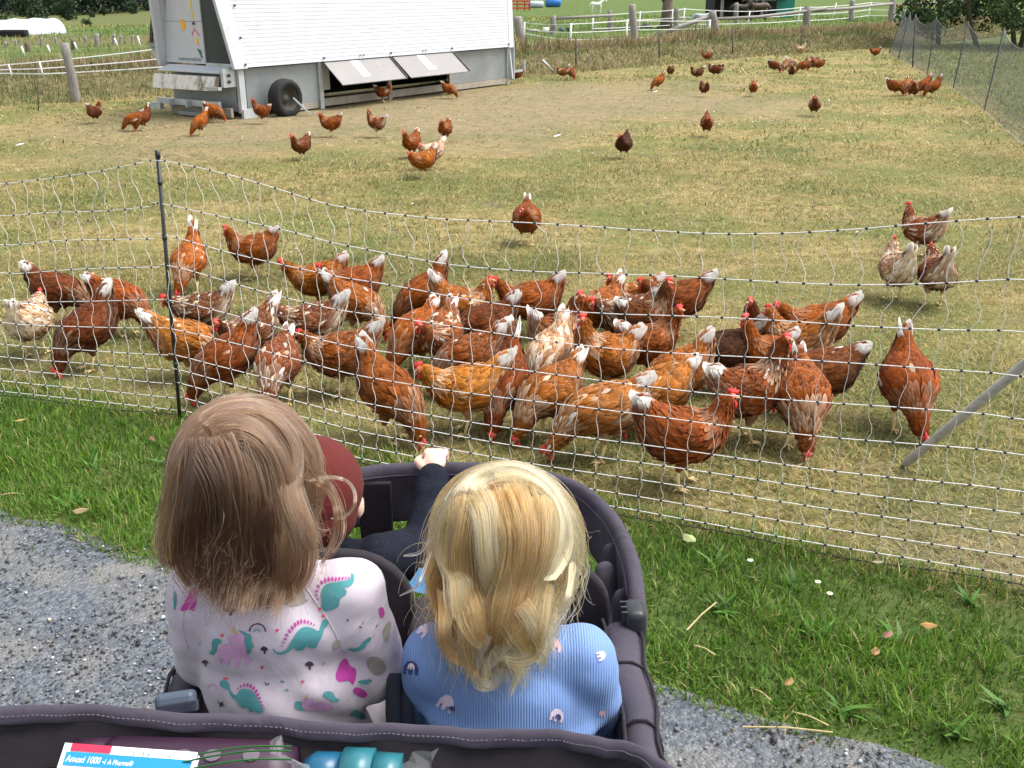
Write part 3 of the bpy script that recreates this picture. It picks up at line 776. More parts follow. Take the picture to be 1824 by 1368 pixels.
def hen_meshes(pose, plum, var, far):
    key = (pose, plum, var, far)
    if key in HEN_CACHE: return HEN_CACHE[key]
    mb, cols, parts = hen_parts(pose, plum, abs(hash((len(pose) * 7 + ord(pose[0]), ord(plum[0]) * 3 + len(plum), var))) % 10007, 0.35 if far else 1.0)
    if far:
        for nm, mi in (('comb', 2), ('wattle', 2), ('wattle2', 2), ('beak', 4)):
            n0 = len(mb.v); mb.add(parts[nm].v, parts[nm].f, mi); cols += [(.5, 0, 0)] * (len(mb.v) - n0)
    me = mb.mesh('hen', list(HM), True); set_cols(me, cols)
    sub = {}
    if not far:
        for nm, mi in (('comb', 2), ('wattle', 2), ('wattle2', 2), ('beak', 4), ('eye', 5), ('eye2', 5)):
            sub[nm] = parts[nm].mesh(nm.strip('2'), HM[mi], True)
    HEN_CACHE[key] = (me, sub)
    return HEN_CACHE[key]
TINT = {'rust': (0.265, 0.062, 0.006), 'orange': (0.345, 0.094, 0.008), 'amber': (0.42, 0.135, 0.012), 'dark': (0.060, 0.018, 0.005), 'brown': (0.150, 0.036, 0.005), 'red': (0.20, 0.043, 0.006)}
# photograph position of the feet, heading (0 = right, 90 = away), pose, plumage, tint, scale, label
HENS = [
 (66, 634, 92, 'mid', 'pale', 'amber', 1.0, 'cream-bottomed hen seen from behind at the far left edge'),
 (118, 578, -4, 'low', 'rust', 'brown', 1.02, 'dark brown hen at left, its head behind another hen\'s white tail tip'),
 (226, 598, -14, 'low', 'rust', 'rust', 1.02, 'rust hen pecking rightward just left of the black fence post'),
 (158, 660, 222, 'peck', 'rust', 'brown', 1.03, 'brown hen left of the post, head down and tail raised, nearest of the left four'),
 (341, 523, 263, 'peck', 'amber', 'orange', 1.0, 'orange hen just right of the post, head down towards us, white tail up'),
 (452, 497, 184, 'stand', 'rust', 'rust', 1.0, 'upright rust hen standing alone, facing left, behind the pecking flock'),
 (566, 556, 196, 'mid', 'rust', 'orange', 1.0, 'rearmost of two hens reaching left, pale tip on its raised tail'),
 (628, 566, 192, 'mid', 'rust', 'rust', 1.0, 'brown hen overlapping a left-reaching hen, tail raised to the right'),
 (642, 604, -26, 'low', 'amber', 'orange', 1.02, 'orange hen with cream neck band bending right, white tail at its left'),
 (362, 614, 186, 'mid', 'mottle', 'brown', 0.95, 'mottled hen with ruffled white tail, its head at the black post'),
 (345, 676, 4, 'low', 'amber', 'amber', 1.0, 'pale ginger hen lying low across the black post, white tail tip left'),
 (404, 716, 206, 'peck', 'rust', 'rust', 1.02, 'rust hen pecking at the foot of the black post'),
 (448, 660, 232, 'mid', 'mottle', 'brown', 0.98, 'hen with raised cream tail above the brown-haired child\'s head'),
 (500, 722, 262, 'low', 'mottle', 'red', 1.0, 'white-flecked brown hen directly beyond the brown-haired child\'s head'),
 (556, 640, 182, 'mid', 'mottle', 'brown', 1.0, 'brown hen with broad cream tail, bright comb, facing left in second row'),
 (606, 704, 180, 'mid', 'amber', 'rust', 1.02, 'brown hen with cream tail, facing left into the white-flecked hen'),
 (704, 786, -36, 'peck', 'rust', 'rust', 1.06, 'big rust hen stooping right towards the small hand'),
 (748, 588, 206, 'peck', 'rust', 'rust', 1.0, 'rust hen with tall white tail, left of centre at the back of the flock'),
 (738, 664, 236, 'low', 'rust', 'orange', 1.02, 'orange-rust hen bending towards us, red comb near the ground, centre left'),
 (828, 606, -4, 'stand', 'amber', 'orange', 1.0, 'hen with fan of white tail feathers, head raised to the right'),
 (782, 664, 248, 'mid', 'mottle', 'rust', 1.0, 'rust hen facing us with two white tail tufts behind its head'),
 (858, 644, 196, 'low', 'rust', 'brown', 1.0, 'dark brown hen with a thin white tail tip pointing right, in mid flock'),
 (940, 600, 184, 'mid', 'rust', 'rust', 1.02, 'brown hen with big white tail standing apart at the centre back'),
 (828, 704, 198, 'low', 'amber', 'rust', 0.98, 'brown hen mostly hidden behind the ginger hen above the small hand'),
 (826, 772, 186, 'mid', 'amber', 'amber', 1.04, 'ginger hen with white rump facing left just above the small hand'),
 (896, 764, 252, 'peck', 'rust', 'red', 1.02, 'smooth red-brown hen pecking towards us left of the fair-haired child\'s crown'),
 (976, 706, 238, 'peck', 'pale', 'amber', 0.98, 'hen showing only a cream white tail in the middle of the flock'),
 (974, 782, 222, 'low', 'amber', 'orange', 1.05, 'ginger hen pecking, directly above the fair-haired child\'s head'),
 (1062, 820, 188, 'low', 'mottle', 'amber', 1.10, 'scaly-patterned ginger hen pecking left, legs close to the net'),
 (1166, 774, 208, 'low', 'amber', 'amber', 1.0, 'pale gold hen with white tail behind the scaly-patterned one'),
 (1196, 742, 186, 'peck', 'amber', 'orange', 0.98, 'orange hen with fluffy white bottom, tail upright, centre right'),
 (994, 664, 28, 'alert', 'amber', 'rust', 1.0, 'brown hen looking right beside a pale-beaked ginger hen'),
 (1070, 712, 192, 'alert', 'amber', 'orange', 1.06, 'tall ginger hen facing left with cream tail, mid flock'),
 (1066, 612, 228, 'mid', 'amber', 'orange', 0.98, 'orange hen half hidden behind a dark-necked hen, back row'),
 (1112, 626, 184, 'mid', 'mottle', 'brown', 1.0, 'dark-necked hen with white wing edge and upright cream tail'),
 (1196, 598, 182, 'mid', 'rust', 'rust', 1.04, 'brown hen stretching left, right end of the back row'),
 (1122, 588, 190, 'stand', 'amber', 'orange', 0.92, 'small orange hen peeping out behind the back row'),
 (1158, 686, 12, 'alert', 'rust', 'rust', 1.02, 'upright rust hen with bright wattles facing right, mid flock'),
 (1150, 634, 6, 'alert', 'rust', 'brown', 0.98, 'brown hen whose head shows above the bright-wattled hen'),
 (1276, 698, 188, 'low', 'dark', 'dark', 1.0, 'very dark chocolate hen crouching in the gap at centre right'),
 (1440, 650, 184, 'mid', 'rust', 'orange', 1.06, 'long rust hen stretching left with plain brown tail, right group'),
 (1352, 656, 206, 'alert', 'rust', 'brown', 0.94, 'brown hen with head raised left, under the long rust hen\'s neck'),
 (1408, 676, 150, 'stand', 'amber', 'amber', 1.0, 'gold-flecked hen with white tail tip in the right group'),
 (1330, 786, 12, 'alert', 'amber', 'rust', 1.12, 'tall rust hen facing right with cream tail at its left, right group'),
 (1354, 700, 198, 'alert', 'rust', 'orange', 0.92, 'orange-necked hen looking left behind the tall rust hen'),
 (1216, 868, 2, 'stand', 'rust', 'rust', 1.10, 'nearest hen, glossy rust, white tail left, standing against the net'),
 (1420, 796, 266, 'peck', 'amber', 'rust', 1.06, 'rust hen with gold-edged neck stooping straight towards us, right group'),
 (1446, 742, 182, 'low', 'rust', 'brown', 1.04, 'dark rust hen with blunt white tail pointing right'),
 (1608, 768, 268, 'peck', 'rust', 'rust', 1.06, 'lone rust hen by the slanting stake, head down, white tail up'),
 (1588, 534, 96, 'stand', 'pale', 'amber', 1.0, 'pale ragged hen seen from behind, left of the far right trio'),
 (1634, 458, 130, 'stand', 'mottle', 'rust', 0.98, 'rust hen looking left, farthest of the right trio'),
 (1660, 545, 84, 'stand', 'mottle', 'red', 1.02, 'hen with white bottom and striped neck, right of the trio'),
 (938, 436, 268, 'mid', 'rust', 'rust', 0.98, 'lone rust hen walking straight at us, centre of the field'),
 (752, 318, 216, 'mid', 'rust', 'orange', 0.92, 'rust hen in front of a white-tailed one, centre left of the field'),
 (768, 302, 218, 'mid', 'pale', 'orange', 0.95, 'pale hen with raised white tail behind a rust hen, centre left'),
 (733, 282, 244, 'stand', 'rust', 'rust', 0.90, 'rust hen facing us just behind the white-tailed pale hen'),
 (793, 253, 250, 'stand', 'rust', 'rust', 0.84, 'rust hen facing us, right of the white-rumped upright hen'),
 (537, 286, 238, 'stand', 'rust', 'brown', 0.84, 'lone dark hen facing us in the left half of the field'),
 (589, 244, 180, 'stand', 'rust', 'rust', 0.88, 'rust hen facing left between the wheel and the white-rumped hen'),
 (670, 245, 172, 'alert', 'mottle', 'rust', 0.90, 'upright hen with white rump looking left below the flaps'),
 (466, 221, 182, 'alert', 'rust', 'rust', 0.90, 'upright rust hen beside the henhouse wheel'),
 (357, 242, 228, 'peck', 'rust', 'orange', 0.88, 'orange hen pecking towards us in front of the henhouse end'),
 (385, 218, -6, 'low', 'rust', 'rust', 0.86, 'rust hen pecking right under the henhouse corner'),
 (238, 234, 190, 'low', 'rust', 'orange', 0.84, 'orange hen pecking left, front one of the left pair'),
 (255, 233, 234, 'peck', 'rust', 'red', 0.84, 'hen with white tail tip, hind one of the left pair'),
 (172, 220, 78, 'stand', 'rust', 'brown', 0.84, 'small dark hen farthest left, looking away'),
 (684, 183, 8, 'stand', 'amber', 'rust', 0.86, 'hen standing under the left open flap of the henhouse'),
 (802, 176, -20, 'low', 'rust', 'rust', 0.86, 'hen stooping at the bottom of the right open flap'),
 (920, 148, 4, 'mid', 'rust', 'rust', 0.92, 'running hen at the far right corner of the henhouse'),
 (1002, 143, 176, 'stand', 'mottle', 'rust', 0.86, 'hen with pale rump, left of the pair on bare earth'),
 (1019, 143, 284, 'low', 'rust', 'rust', 0.84, 'hen with head down, right of the pair on bare earth'),
 (1110, 283, 248, 'stand', 'dark', 'dark', 0.86, 'dark chocolate hen alone in the middle of the field'),
 (1258, 244, 264, 'mid', 'rust', 'red', 0.94, 'hen walking straight towards us, right of the dark hen'),
 (1449, 208, 258, 'stand', 'rust', 'brown', 0.88, 'dark rust hen walking towards us left of the side net'),
 (1341, 172, 262, 'mid', 'rust', 'rust', 0.84, 'rust hen walking towards us below the far cluster'),
 (1254, 173, 292, 'stand', 'rust', 'brown', 0.80, 'brown hen turned half right, below the far pair'),
 (1170, 161, 196, 'peck', 'rust', 'orange', 0.84, 'orange hen pecking left at the edge of the bare earth'),
 (1194, 138, 66, 'mid', 'rust', 'brown', 0.80, 'brown hen facing away near the foot of the bank'),
 (1240, 144, 184, 'stand', 'amber', 'brown', 0.88, 'dark hen with white tail, facing left in the far field'),
 (1270, 138, 162, 'stand', 'rust', 'brown', 0.84, 'brown hen facing left, one of a touching far pair'),
 (1279, 138, 20, 'stand', 'rust', 'brown', 0.84, 'brown hen facing right, one of a touching far pair'),
 (1258, 111, 182, 'mid', 'rust', 'rust', 0.86, 'rust hen nearest the bank above the far pair'),
 (1379, 130, -4, 'low', 'rust', 'brown', 0.90, 'leftmost hen of the far cluster, tail to the left'),
 (1397, 129, 240, 'low', 'amber', 'rust', 0.88, 'second hen from the left in the far cluster'),
 (1410, 124, 4, 'low', 'pale', 'orange', 0.88, 'hen with cream back at the rear of the far cluster'),
 (1409, 140, 262, 'stand', 'rust', 'brown', 0.84, 'hen standing in front of the far cluster'),
 (1428, 130, 188, 'low', 'rust', 'rust', 0.90, 'stooping hen in the middle of the far cluster'),
 (1437, 124, 176, 'peck', 'amber', 'rust', 0.88, 'hen with white tail spike in the middle of the far cluster'),
 (1447, 126, 192, 'peck', 'amber', 'rust', 0.88, 'hen with the tallest white tail at the right of the far cluster'),
 (1456, 127, 184, 'mid', 'rust', 'rust', 0.88, 'rightmost hen of the far cluster'),
 (1424, 98, 186, 'stand', 'pale', 'amber', 0.86, 'pale hen alone behind the far cluster'),
 (1557, 104, 190, 'mid', 'rust', 'rust', 0.92, 'farthest hen, near the top end of the side net'),
 (1594, 172, -8, 'low', 'rust', 'rust', 0.96, 'leftmost of the five hens by the side net, white thing at its beak'),
 (1612, 170, 250, 'low', 'rust', 'orange', 0.94, 'orange hen, second from left of the five by the side net'),
 (1623, 177, 258, 'stand', 'rust', 'brown', 0.94, 'dark hen facing us in the middle of the five'),
 (1641, 171, 200, 'peck', 'rust', 'rust', 0.96, 'hen with raised white tail, second from right of the five'),
 (1657, 174, 186, 'peck', 'rust', 'rust', 0.94, 'rightmost of the five hens by the side net'),
]
for i, (px, py, hd, pose, plum, tint, scl, label) in enumerate(HENS):
    far = py < 300
    me, sub = hen_meshes(pose, plum, (i % 5) if not far else i % 2, far)
    p = GT(px, py)
    o = link('hen', me, None, p + Vector((0, 0, 0.003)), R(hd))
    k = scl * (0.89 if not far else 0.86); o.scale = (k * .93, k * random.uniform(1.04, 1.14), k * .97)
    c = TINT[tint]; j = random.uniform(0.88, 1.14); g = random.uniform(0.92, 1.1)
    o.color = (c[0] * j, c[1] * j * g, c[2] * j, 1)
    tag(o, label, 'hen', 'brown hens in the run')
    for nm, sm in sub.items(): link(nm.strip('2'), sm, o)
# ------------------------------------------------------------------ electric poultry net in front
def twine_mat(name, c1, c2):
    return mat(name, c1, 0.55, 0.2, 220, c2=c2)
M['twine'] = twine_mat('white_twine', (0.80, 0.79, 0.77), (0.52, 0.50, 0.47))
M['twine_v'] = twine_mat('strut_twine', (0.78, 0.76, 0.72), (0.50, 0.46, 0.40))
M['black_twine'] = mat('black_twine', (0.02, 0.02, 0.022), 0.6, 0.2, 50)
net = thing('poultry_net_fence', 'white electric poultry net with black knots between the path and the hens', 'fence')
# ground line through the photograph's bottom cord; heights from the photograph's strands at the right edge
gl = [GT(-260, 690), GT(0, 716), GT(160, 734), GT(318, 752)]
gr = [GT(318, 752), GT(640, 838), GT(900, 888), GT(1136, 929), GT(1457, 990), GT(1824, 1052), GT(2240, 1118)]
def poly_s(pts):
    s = [0.0]
    for a, b in zip(pts, pts[1:]): s.append(s[-1] + (b - a).length)
    return np.array(s), np.array([(p.x, p.y) for p in pts])
def on_plane(a, b, px, py):
    """height of a photograph position on the vertical plane through a, b -> (fraction along, z)"""
    d = ray(px, py); n = Vector((-(b.y - a.y), b.x - a.x, 0))
    t = (a.x * n.x + a.y * n.y) / (d.x * n.x + d.y * n.y); p = d * t
    return p.x, p.y, CAM_H + p.z
pa, pb_ = gr[0], gr[-2]
rx = [on_plane(pa, pb_, x, y) for x, y in ((300, 286), (420, 312), (600, 350), (830, 382), (1000, 397), (1130, 404), (1270, 406), (1400, 405), (1560, 402), (1700, 398), (1824, 393))]
def s_of(pts, x, y):
    a, b = pts[0], pts[-2] if len(pts) > 4 else pts[-1]
    dv = (b - a); dv.z = 0; L_ = dv.length
    return ((x - a.x) * dv.x + (y - a.y) * dv.y) / L_
top_r = sorted((s_of(gr, x, y), z) for x, y, z in rx)
la, lb = gl[1], gl[-1]
lx = [on_plane(la, lb, x, y) for x, y in ((0, 326), (90, 312), (180, 302), (278, 288))]
def s_of_l(x, y):
    dv = (lb - la); L_ = dv.length
    return ((x - gl[0].x) * dv.x + (y - gl[0].y) * dv.y) / L_
top_l = sorted((s_of_l(x, y), z) for x, y, z in lx)
FR = [0.02, 0.075, 0.135, 0.205, 0.28, 0.365, 0.465, 0.585, 0.715, 0.85, 1.0]
zz = []
for y in (1051, 1019, 987, 950, 914, 876, 811, 744, 662, 583, 498, 393):
    zz.append(on_plane(pa, pb_, 1800, y)[2])
H0 = zz[-1]; FR = [max(0.012, z / H0) for z in zz]
def net_span(pts, tops, wob):
    S_, XY = poly_s(pts); ts = np.array([a for a, _ in tops]); tz = np.array([b for _, b in tops])
    total = S_[-1]
    nrm = Vector((-(XY[-1][1] - XY[0][1]), XY[-1][0] - XY[0][0], 0)).normalized()
    if nrm.y < 0: nrm = -nrm
    tang = Vector((XY[-1][0] - XY[0][0], XY[-1][1] - XY[0][1], 0)).normalized()
    def P(s, f):
        x = np.interp(s, S_, XY[:, 0]); y = np.interp(s, S_, XY[:, 1]); ht = np.interp(s, ts, tz)
        b = 0.014 * math.sin(f * 9 + s * 1.3 + wob) * (1 - f * 0.5)
        z = ht * f * (1 + 0.010 * math.sin(s * 5.1 + f * 11 + wob)) if f > 0.03 else 0.022 + 0.006 * math.sin(s * 9)
        return Vector((x, y, z + hz1(x, y))) + nrm * b
    ns = max(8, int(total / 0.04))
    for k, f in enumerate(FR):
        mb = MB(); mb.tube([P(total * i / ns, f) for i in range(ns + 1)], 0.0016 if k else 0.0020, 5)
        mb.build('horizontal_twine', M['twine'] if k else M['black_twine'], net, True)
    n = int(total / 0.075)
    kn = MB()
    for i in range(n + 1):
        s = total * (i + 0.5) / (n + 1); mb = MB(); pts_ = []
        ph = random.uniform(-1, 1); flip = 1 if random.random() < .5 else -1
        for k in range(len(FR) - 1):
            f0, f1 = FR[k], FR[k + 1]; a, b = P(s, f0), P(s, f1); ln = (b - a).length
            m = 5
            amp = (0.13 if k < 9 else 0.20) * ln * random.uniform(0.3, 1.15) * (1.3 if k < 3 else 1.0)
            sg = flip if k % 2 else -flip
            for j in range(m if k < len(FR) - 2 else m + 1):
                u = j / m
                lat = amp * math.sin(u * math.pi * 2) * 0.55 * sg + amp * math.sin(u * math.pi) * ph
                pts_.append(a.lerp(b, u) + tang * lat + nrm * (0.3 * amp * math.sin(u * math.pi)))
            kn.ball(a, (0.0055, 0.0045, 0.0045), 6, 3)
        kn.ball(P(s, 1.0), (0.0055, 0.0045, 0.0045), 6, 3)
        mb.tube(pts_, 0.00115, 4)
        mb.build('vertical_twine', M['twine_v'], net, True)
    o = kn.build('twine_knots', M['dark_plastic'], net, True); o['kind'] = 'stuff'
net_span(gl, top_l, 0.3)
net_span(gr, top_r, 1.1)
pb0 = gr[0] + Vector((0.0, 0.012, -0.08))
pt = Vector(on_plane(pa, pb_, 281, 277)); pt.z += 0.01
mb = MB(); mb.tube([pb0, pb0.lerp(pt, .5), pt], [0.0072, 0.0072, 0.0072], 8); mb.build('post', M['dark_plastic'], net, True)
mb = MB(); mb.tube([pt - Vector((0, 0, .02)), pt + Vector((0, 0, .008))], 0.0095, 8)
for f in (0.28, 0.5, 0.72, .9): mb.tube([pb0.lerp(pt, f), pb0.lerp(pt, f + .012)], 0.0090, 8)
mb.build('post_clips', M['dark_plastic'], net, True)
# slanting stake behind the net
a = GT(1606, 832); b = at(1836, 640, 2.95)
mb = MB(); mb.tube([a + Vector((0, 0, .004)), a.lerp(b, .05) , b, b + (b - a) * 0.35], [0.005, 0.016, 0.016, 0.016], 8)
stake = mb.build('slanting_stake', mat('stake_wood', (0.44, 0.43, 0.40), 0.8, 0.2, 30, 0.4, 80, c2=(0.30, 0.29, 0.27), stretch=(1, 1, 1)), None, True)
tag(stake, 'grey wooden stake leaning behind the net at the right edge', 'stake')

# ------------------------------------------------------------------ side net along the orchard
snet = thing('side_net_fence', 'dark green net fence with thin posts along the orchard on the right', 'fence')
SN = [((1824, 262), 1.12), ((1752, 198), 1.14), ((1697, 159), 1.16), ((1651, 136), 1.12), ((1626, 119), 1.12), ((1599, 106), 1.16), ((1582, 96), 1.12)]
spts = [GT(*p) for p, _ in SN]; spts = [spts[0] + (spts[0] - spts[1]) * 1.0] + spts
lean = [(0, 0), (.02, 0), (.1, 0), (.09, 0), (.02, 0), (-.1, 0), (.16, 0), (.3, 0)]
M['green_net'] = mat('green_net_twine', (0.13, 0.135, 0.135), 0.7, 0.2, 20)
M['pale_net'] = mat('grey_net_twine', (0.30, 0.31, 0.30), 0.7, 0.2, 20)
for i, p in enumerate(spts):
    t = p + Vector((lean[i][0], lean[i][1], 1.15))
    mb = MB(); mb.tube([p - Vector((0, 0, .1)), t], 0.011 if i < 5 else 0.016, 6); mb.build('post', M['dark_plastic'], snet, True)
for i in range(len(spts) - 1):
    a, b = spts[i], spts[i + 1]; la_, lb_ = lean[i], lean[i + 1]
    def P2(u, f):
        g = a.lerp(b, u); t = Vector((la_[0] * (1 - u) + lb_[0] * u, 0, 0))
        return g + t * f + Vector((0, 0, 1.1 * f - 0.16 * 4 * u * (1 - u) * f ** 1.5 + 0.02))
    for k, f in enumerate((0.0, .1, .2, .32, .45, .6, .78, 1.0)):
        mb = MB(); mb.tube([P2(j / 10, f) for j in range(11)], 0.0035 if k in (0, 7) else 0.0024, 3, caps=False)
        mb.build('horizontal_twine', M['pale_net'] if k == 0 else M['green_net'], snet)
    n = int((b - a).length / 0.085); mb = MB()
    for j in range(n):
        u = (j + .5) / n; w = random.uniform(-.02, .02)
        mb.tube([P2(u, 0), P2(min(1, u + w / 3), .3), P2(u, .6), P2(max(0, u - w / 3), .8), P2(u, 1)], 0.0030, 3, caps=False)
    o = mb.build('net_mesh', M['green_net'], snet); o['kind'] = 'stuff'
# ------------------------------------------------------------------ mobile henhouse
CA = Vector((-3.67, 14.09, 0)); CU = Vector((0.54257, 0.84001, 0)); CN = Vector((-0.84001, 0.54257, 0)); CZ = Vector((0, 0, 1))
def W(a, b, z): return CA + CU * a + CN * b + CZ * z
CR = Matrix((CU, CN, CZ)).transposed()
coop = thing('mobile_henhouse', 'white mobile henhouse on wheels with grey skirt and two open flaps', 'henhouse', CA)
def cpart(mb, name, m, parent=None, smooth=False, bevel=0):
    o = mb.build(name, m, parent or coop, smooth, bevel)
    if parent is None: o.matrix_parent_inverse = Matrix.Translation(-CA)
    return o
M['coop_white'] = mat('white_panel', (0.47, 0.49, 0.525), 0.38, 0.03, 2.0, dirt=((0.38, 0.38, 0.35), 2.2, 0.58))
M['coop_grey'] = mat('pale_grey_panel', (0.38, 0.395, 0.40), 0.5, 0.08, 3.0, dirt=((0.27, 0.245, 0.21), 4.0, 0.56))
M['flap'] = mat('flap_sheet', (0.205, 0.195, 0.19), 0.45, 0.06, 2.5, dirt=((0.45, 0.41, 0.37), 6, 0.6))
M['door_dark'] = mat('smoked_panel', (0.030, 0.038, 0.040), 0.4, 0.25, 3, metal=0.0, stretch=(1, 1, 0.3))
M['beam'] = mat('dusty_beam', (0.31, 0.28, 0.23), 0.7, 0.15, 6, c2=(0.21, 0.18, 0.14))
M['brown_edge'] = mat('brown_trim', (0.05, 0.035, 0.03), 0.5, 0.2, 6)
M['dirty'] = mat('stained_chute', (0.62, 0.59, 0.54), 0.6, 0.1, 5, stretch=(1.6, 1.6, .5), dirt=((0.10, 0.075, 0.04), 5, 0.47))
M['tyre'] = mat('tyre_rubber', (0.012, 0.012, 0.013), 0.85, 0.3, 30, 0.3, 60)
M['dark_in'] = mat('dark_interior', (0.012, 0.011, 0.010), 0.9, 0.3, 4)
LEN, WID = 6.69, 1.40
SK = 0.67                                     # skirt height
TOP = 2.25; LEANW = 0.137; OVH = 0.14                      # side wall leans in per metre
OV = 0.06
# side wall: profiled panels, each board a piece
def wall_strip(side, a0, a1, z0, z1, th=0.03, proud=0.0):
    def bb(z): 
        d = (z - SK) * LEANW
        return (-OV + d) if side < 0 else (WID + OV - d)
    s = -1 if side < 0 else 1
    b0, b1 = bb(z0) + s * proud, bb(z1) + s * proud
    e0, e1 = (z0 - SK) * OVH, (z1 - SK) * OVH
    p_, q_ = (e0 if a0 < 1 else -e0), (e1 if a0 < 1 else -e1); r0, r1 = (-e0 if a1 < 1 else e0), (-e1 if a1 < 1 else e1)
    A0, A1, B0, B1 = a0 - p_, a1 + r0, a0 - q_, a1 + r1
    p = [W(A0, b0, z0), W(A1, b0, z0), W(A1, b0 - s * th, z0), W(A0, b0 - s * th, z0), W(B0, b1, z1), W(B1, b1, z1), W(B1, b1 - s * th, z1), W(B0, b1 - s * th, z1)]
    return p if s < 0 else [p[1], p[0], p[3], p[2], p[5], p[4], p[7], p[6]]
nb = 30; hgt = (TOP - SK) / nb
for side in (-1, 1):
    for k in range(nb):
        z0 = SK + k * hgt
        mb = MB(); mb.hexa(wall_strip(side, 0.02, LEN - 0.02, z0 + 0.001, z0 + hgt - 0.0022, 0.03, 0.0022 if k % 2 else 0.0)); cpart(mb, 'wall_board', M['coop_white'])
    mb = MB(); mb.hexa(wall_strip(side, 0.03, LEN - 0.03, SK, TOP - 0.01, 0.05, -0.012)); cpart(mb, 'wall_core', M['coop_grey'])
    for a0, a1 in ((-0.10, 0.13), (LEN - 0.12, LEN + 0.03)):
        mb = MB(); mb.hexa(wall_strip(side, a0, a1, SK - 0.01, TOP, 0.05, 0.008)); cpart(mb, 'corner_trim', M['coop_white'])
# bolts along the panel edges
def bolt(a, z, side=-1):
    d = (z - SK) * LEANW; mb = MB(); c = W(a, -OV + d - 0.014, z); mb.tube([c, c - CN * 0.012], 0.017, 8); cpart(mb, 'bolt', M['brown_edge'])
for z in (0.71, 1.05, 1.45): bolt(0.09, z)
for a in (1.62, 3.15, 4.78, 6.55): bolt(a, 0.72)
for a in (2.42, 2.50, 3.98, 4.06):
    mb = MB(); c = W(a, -OV - 0.012, 0.72); mb.box(c, (0.02, 0.012, 0.03), CR); cpart(mb, 'clip', M['beam'])
# roof cap
def bbt(z): return (z - SK) * LEANW - OV
RT = TOP; bl, br_ = bbt(RT), WID - bbt(RT)
mb = MB(); mb.add([W(-.12, bl - .06, RT), W(LEN + .06, bl - .06, RT), W(LEN + .06, WID / 2, RT + .42), W(-.12, WID / 2, RT + .42), W(LEN + .06, br_ + .06, RT), W(-.12, br_ + .06, RT),
                   W(-.12, bl - .06, RT - .05), W(LEN + .06, bl - .06, RT - .05), W(LEN + .06, br_ + .06, RT - .05), W(-.12, br_ + .06, RT - .05)],
                  [(0, 1, 2, 3), (3, 2, 4, 5), (6, 7, 1, 0), (8, 9, 5, 4), (9, 6, 0, 3, 5), (7, 8, 4, 2, 1), (6, 9, 8, 7)]); cpart(mb, 'roof', M['coop_white'])
# gable ends
def gable(a, th, z0, z1, b0f, b1f, m, name, parent=None):
    mb = MB(); p = []
    for z in (z0, z1):
        p += [W(a, b0f(z), z), W(a, b1f(z), z), W(a + th, b1f(z), z), W(a + th, b0f(z), z)]
    mb.hexa([p[1], p[0], p[3], p[2], p[5], p[4], p[7], p[6]]); return cpart(mb, name, m, parent)
def far_edge(z): return WID + 0.13 - (z - .88) * .30
inL = lambda z: bbt(z) + 0.055
inR = lambda z: min(WID - bbt(z) - 0.055, far_edge(z) - .03 if z > .8 else 9)
gable(0.0, 0.04, 0.70, 1.24, lambda z: 0.60, inR, M['coop_white'], 'gable_panel')
gable(0.0, 0.04, 1.245, TOP, lambda z: 0.60, inR, M['coop_white'], 'gable_panel')
gable(0.018, 0.03, 0.72, TOP, inL, lambda z: 0.595, M['door_dark'], 'smoked_door')
gable(0.0, 0.04, 0.67, 0.715, inL, lambda z: 0.60, M['galv'], 'door_sill')
gable(LEN - 0.04, 0.04, 0.10, TOP, inL, inR, M['coop_grey'], 'gable_panel')
# overhanging far edge of the roof side with brown trim and grey block
def far_edge(z): return WID + 0.13 - (z - .88) * .30
mb = MB(); mb.hexa([W(-.10, far_edge(.88) - .0, .88), W(-.02, far_edge(.88), .88), W(-.02, far_edge(.88) + .05, .88), W(-.10, far_edge(.88) + .05, .88), W(-.10, far_edge(TOP), TOP), W(-.02, far_edge(TOP), TOP), W(-.02, far_edge(TOP) + .05, TOP), W(-.10, far_edge(TOP) + .05, TOP)])
cpart(mb, 'roof_overhang', M['coop_grey'])
mb = MB(); mb.hexa([W(-.125, far_edge(.96) + .01, .96), W(-.102, far_edge(.96) + .01, .96), W(-.102, far_edge(.96) + .06, .96), W(-.125, far_edge(.96) + .06, .96), W(-.125, far_edge(TOP) + .01, TOP), W(-.102, far_edge(TOP) + .01, TOP), W(-.102, far_edge(TOP) + .06, TOP), W(-.125, far_edge(TOP) + .06, TOP)])
cpart(mb, 'roof_trim', M['brown_edge'])
mb = MB(); mb.box(W(-.07, far_edge(.93) - .02, .93), (.12, .16, .06), CR); cpart(mb, 'end_block', M['steel_grey'])
mb = MB(); mb.hexa([W(-.10, far_edge(.8) - .10, .72), W(.0, far_edge(.8) - .10, .72), W(.0, far_edge(.8) + .0, .80), W(-.10, far_edge(.8) + .0, .80), W(-.10, far_edge(.9) - .10, .90), W(.0, far_edge(.9) - .10, .90), W(.0, far_edge(.9) + .04, .90), W(-.10, far_edge(.9) + .04, .90)])
cpart(mb, 'gutter_end', M['coop_grey'])
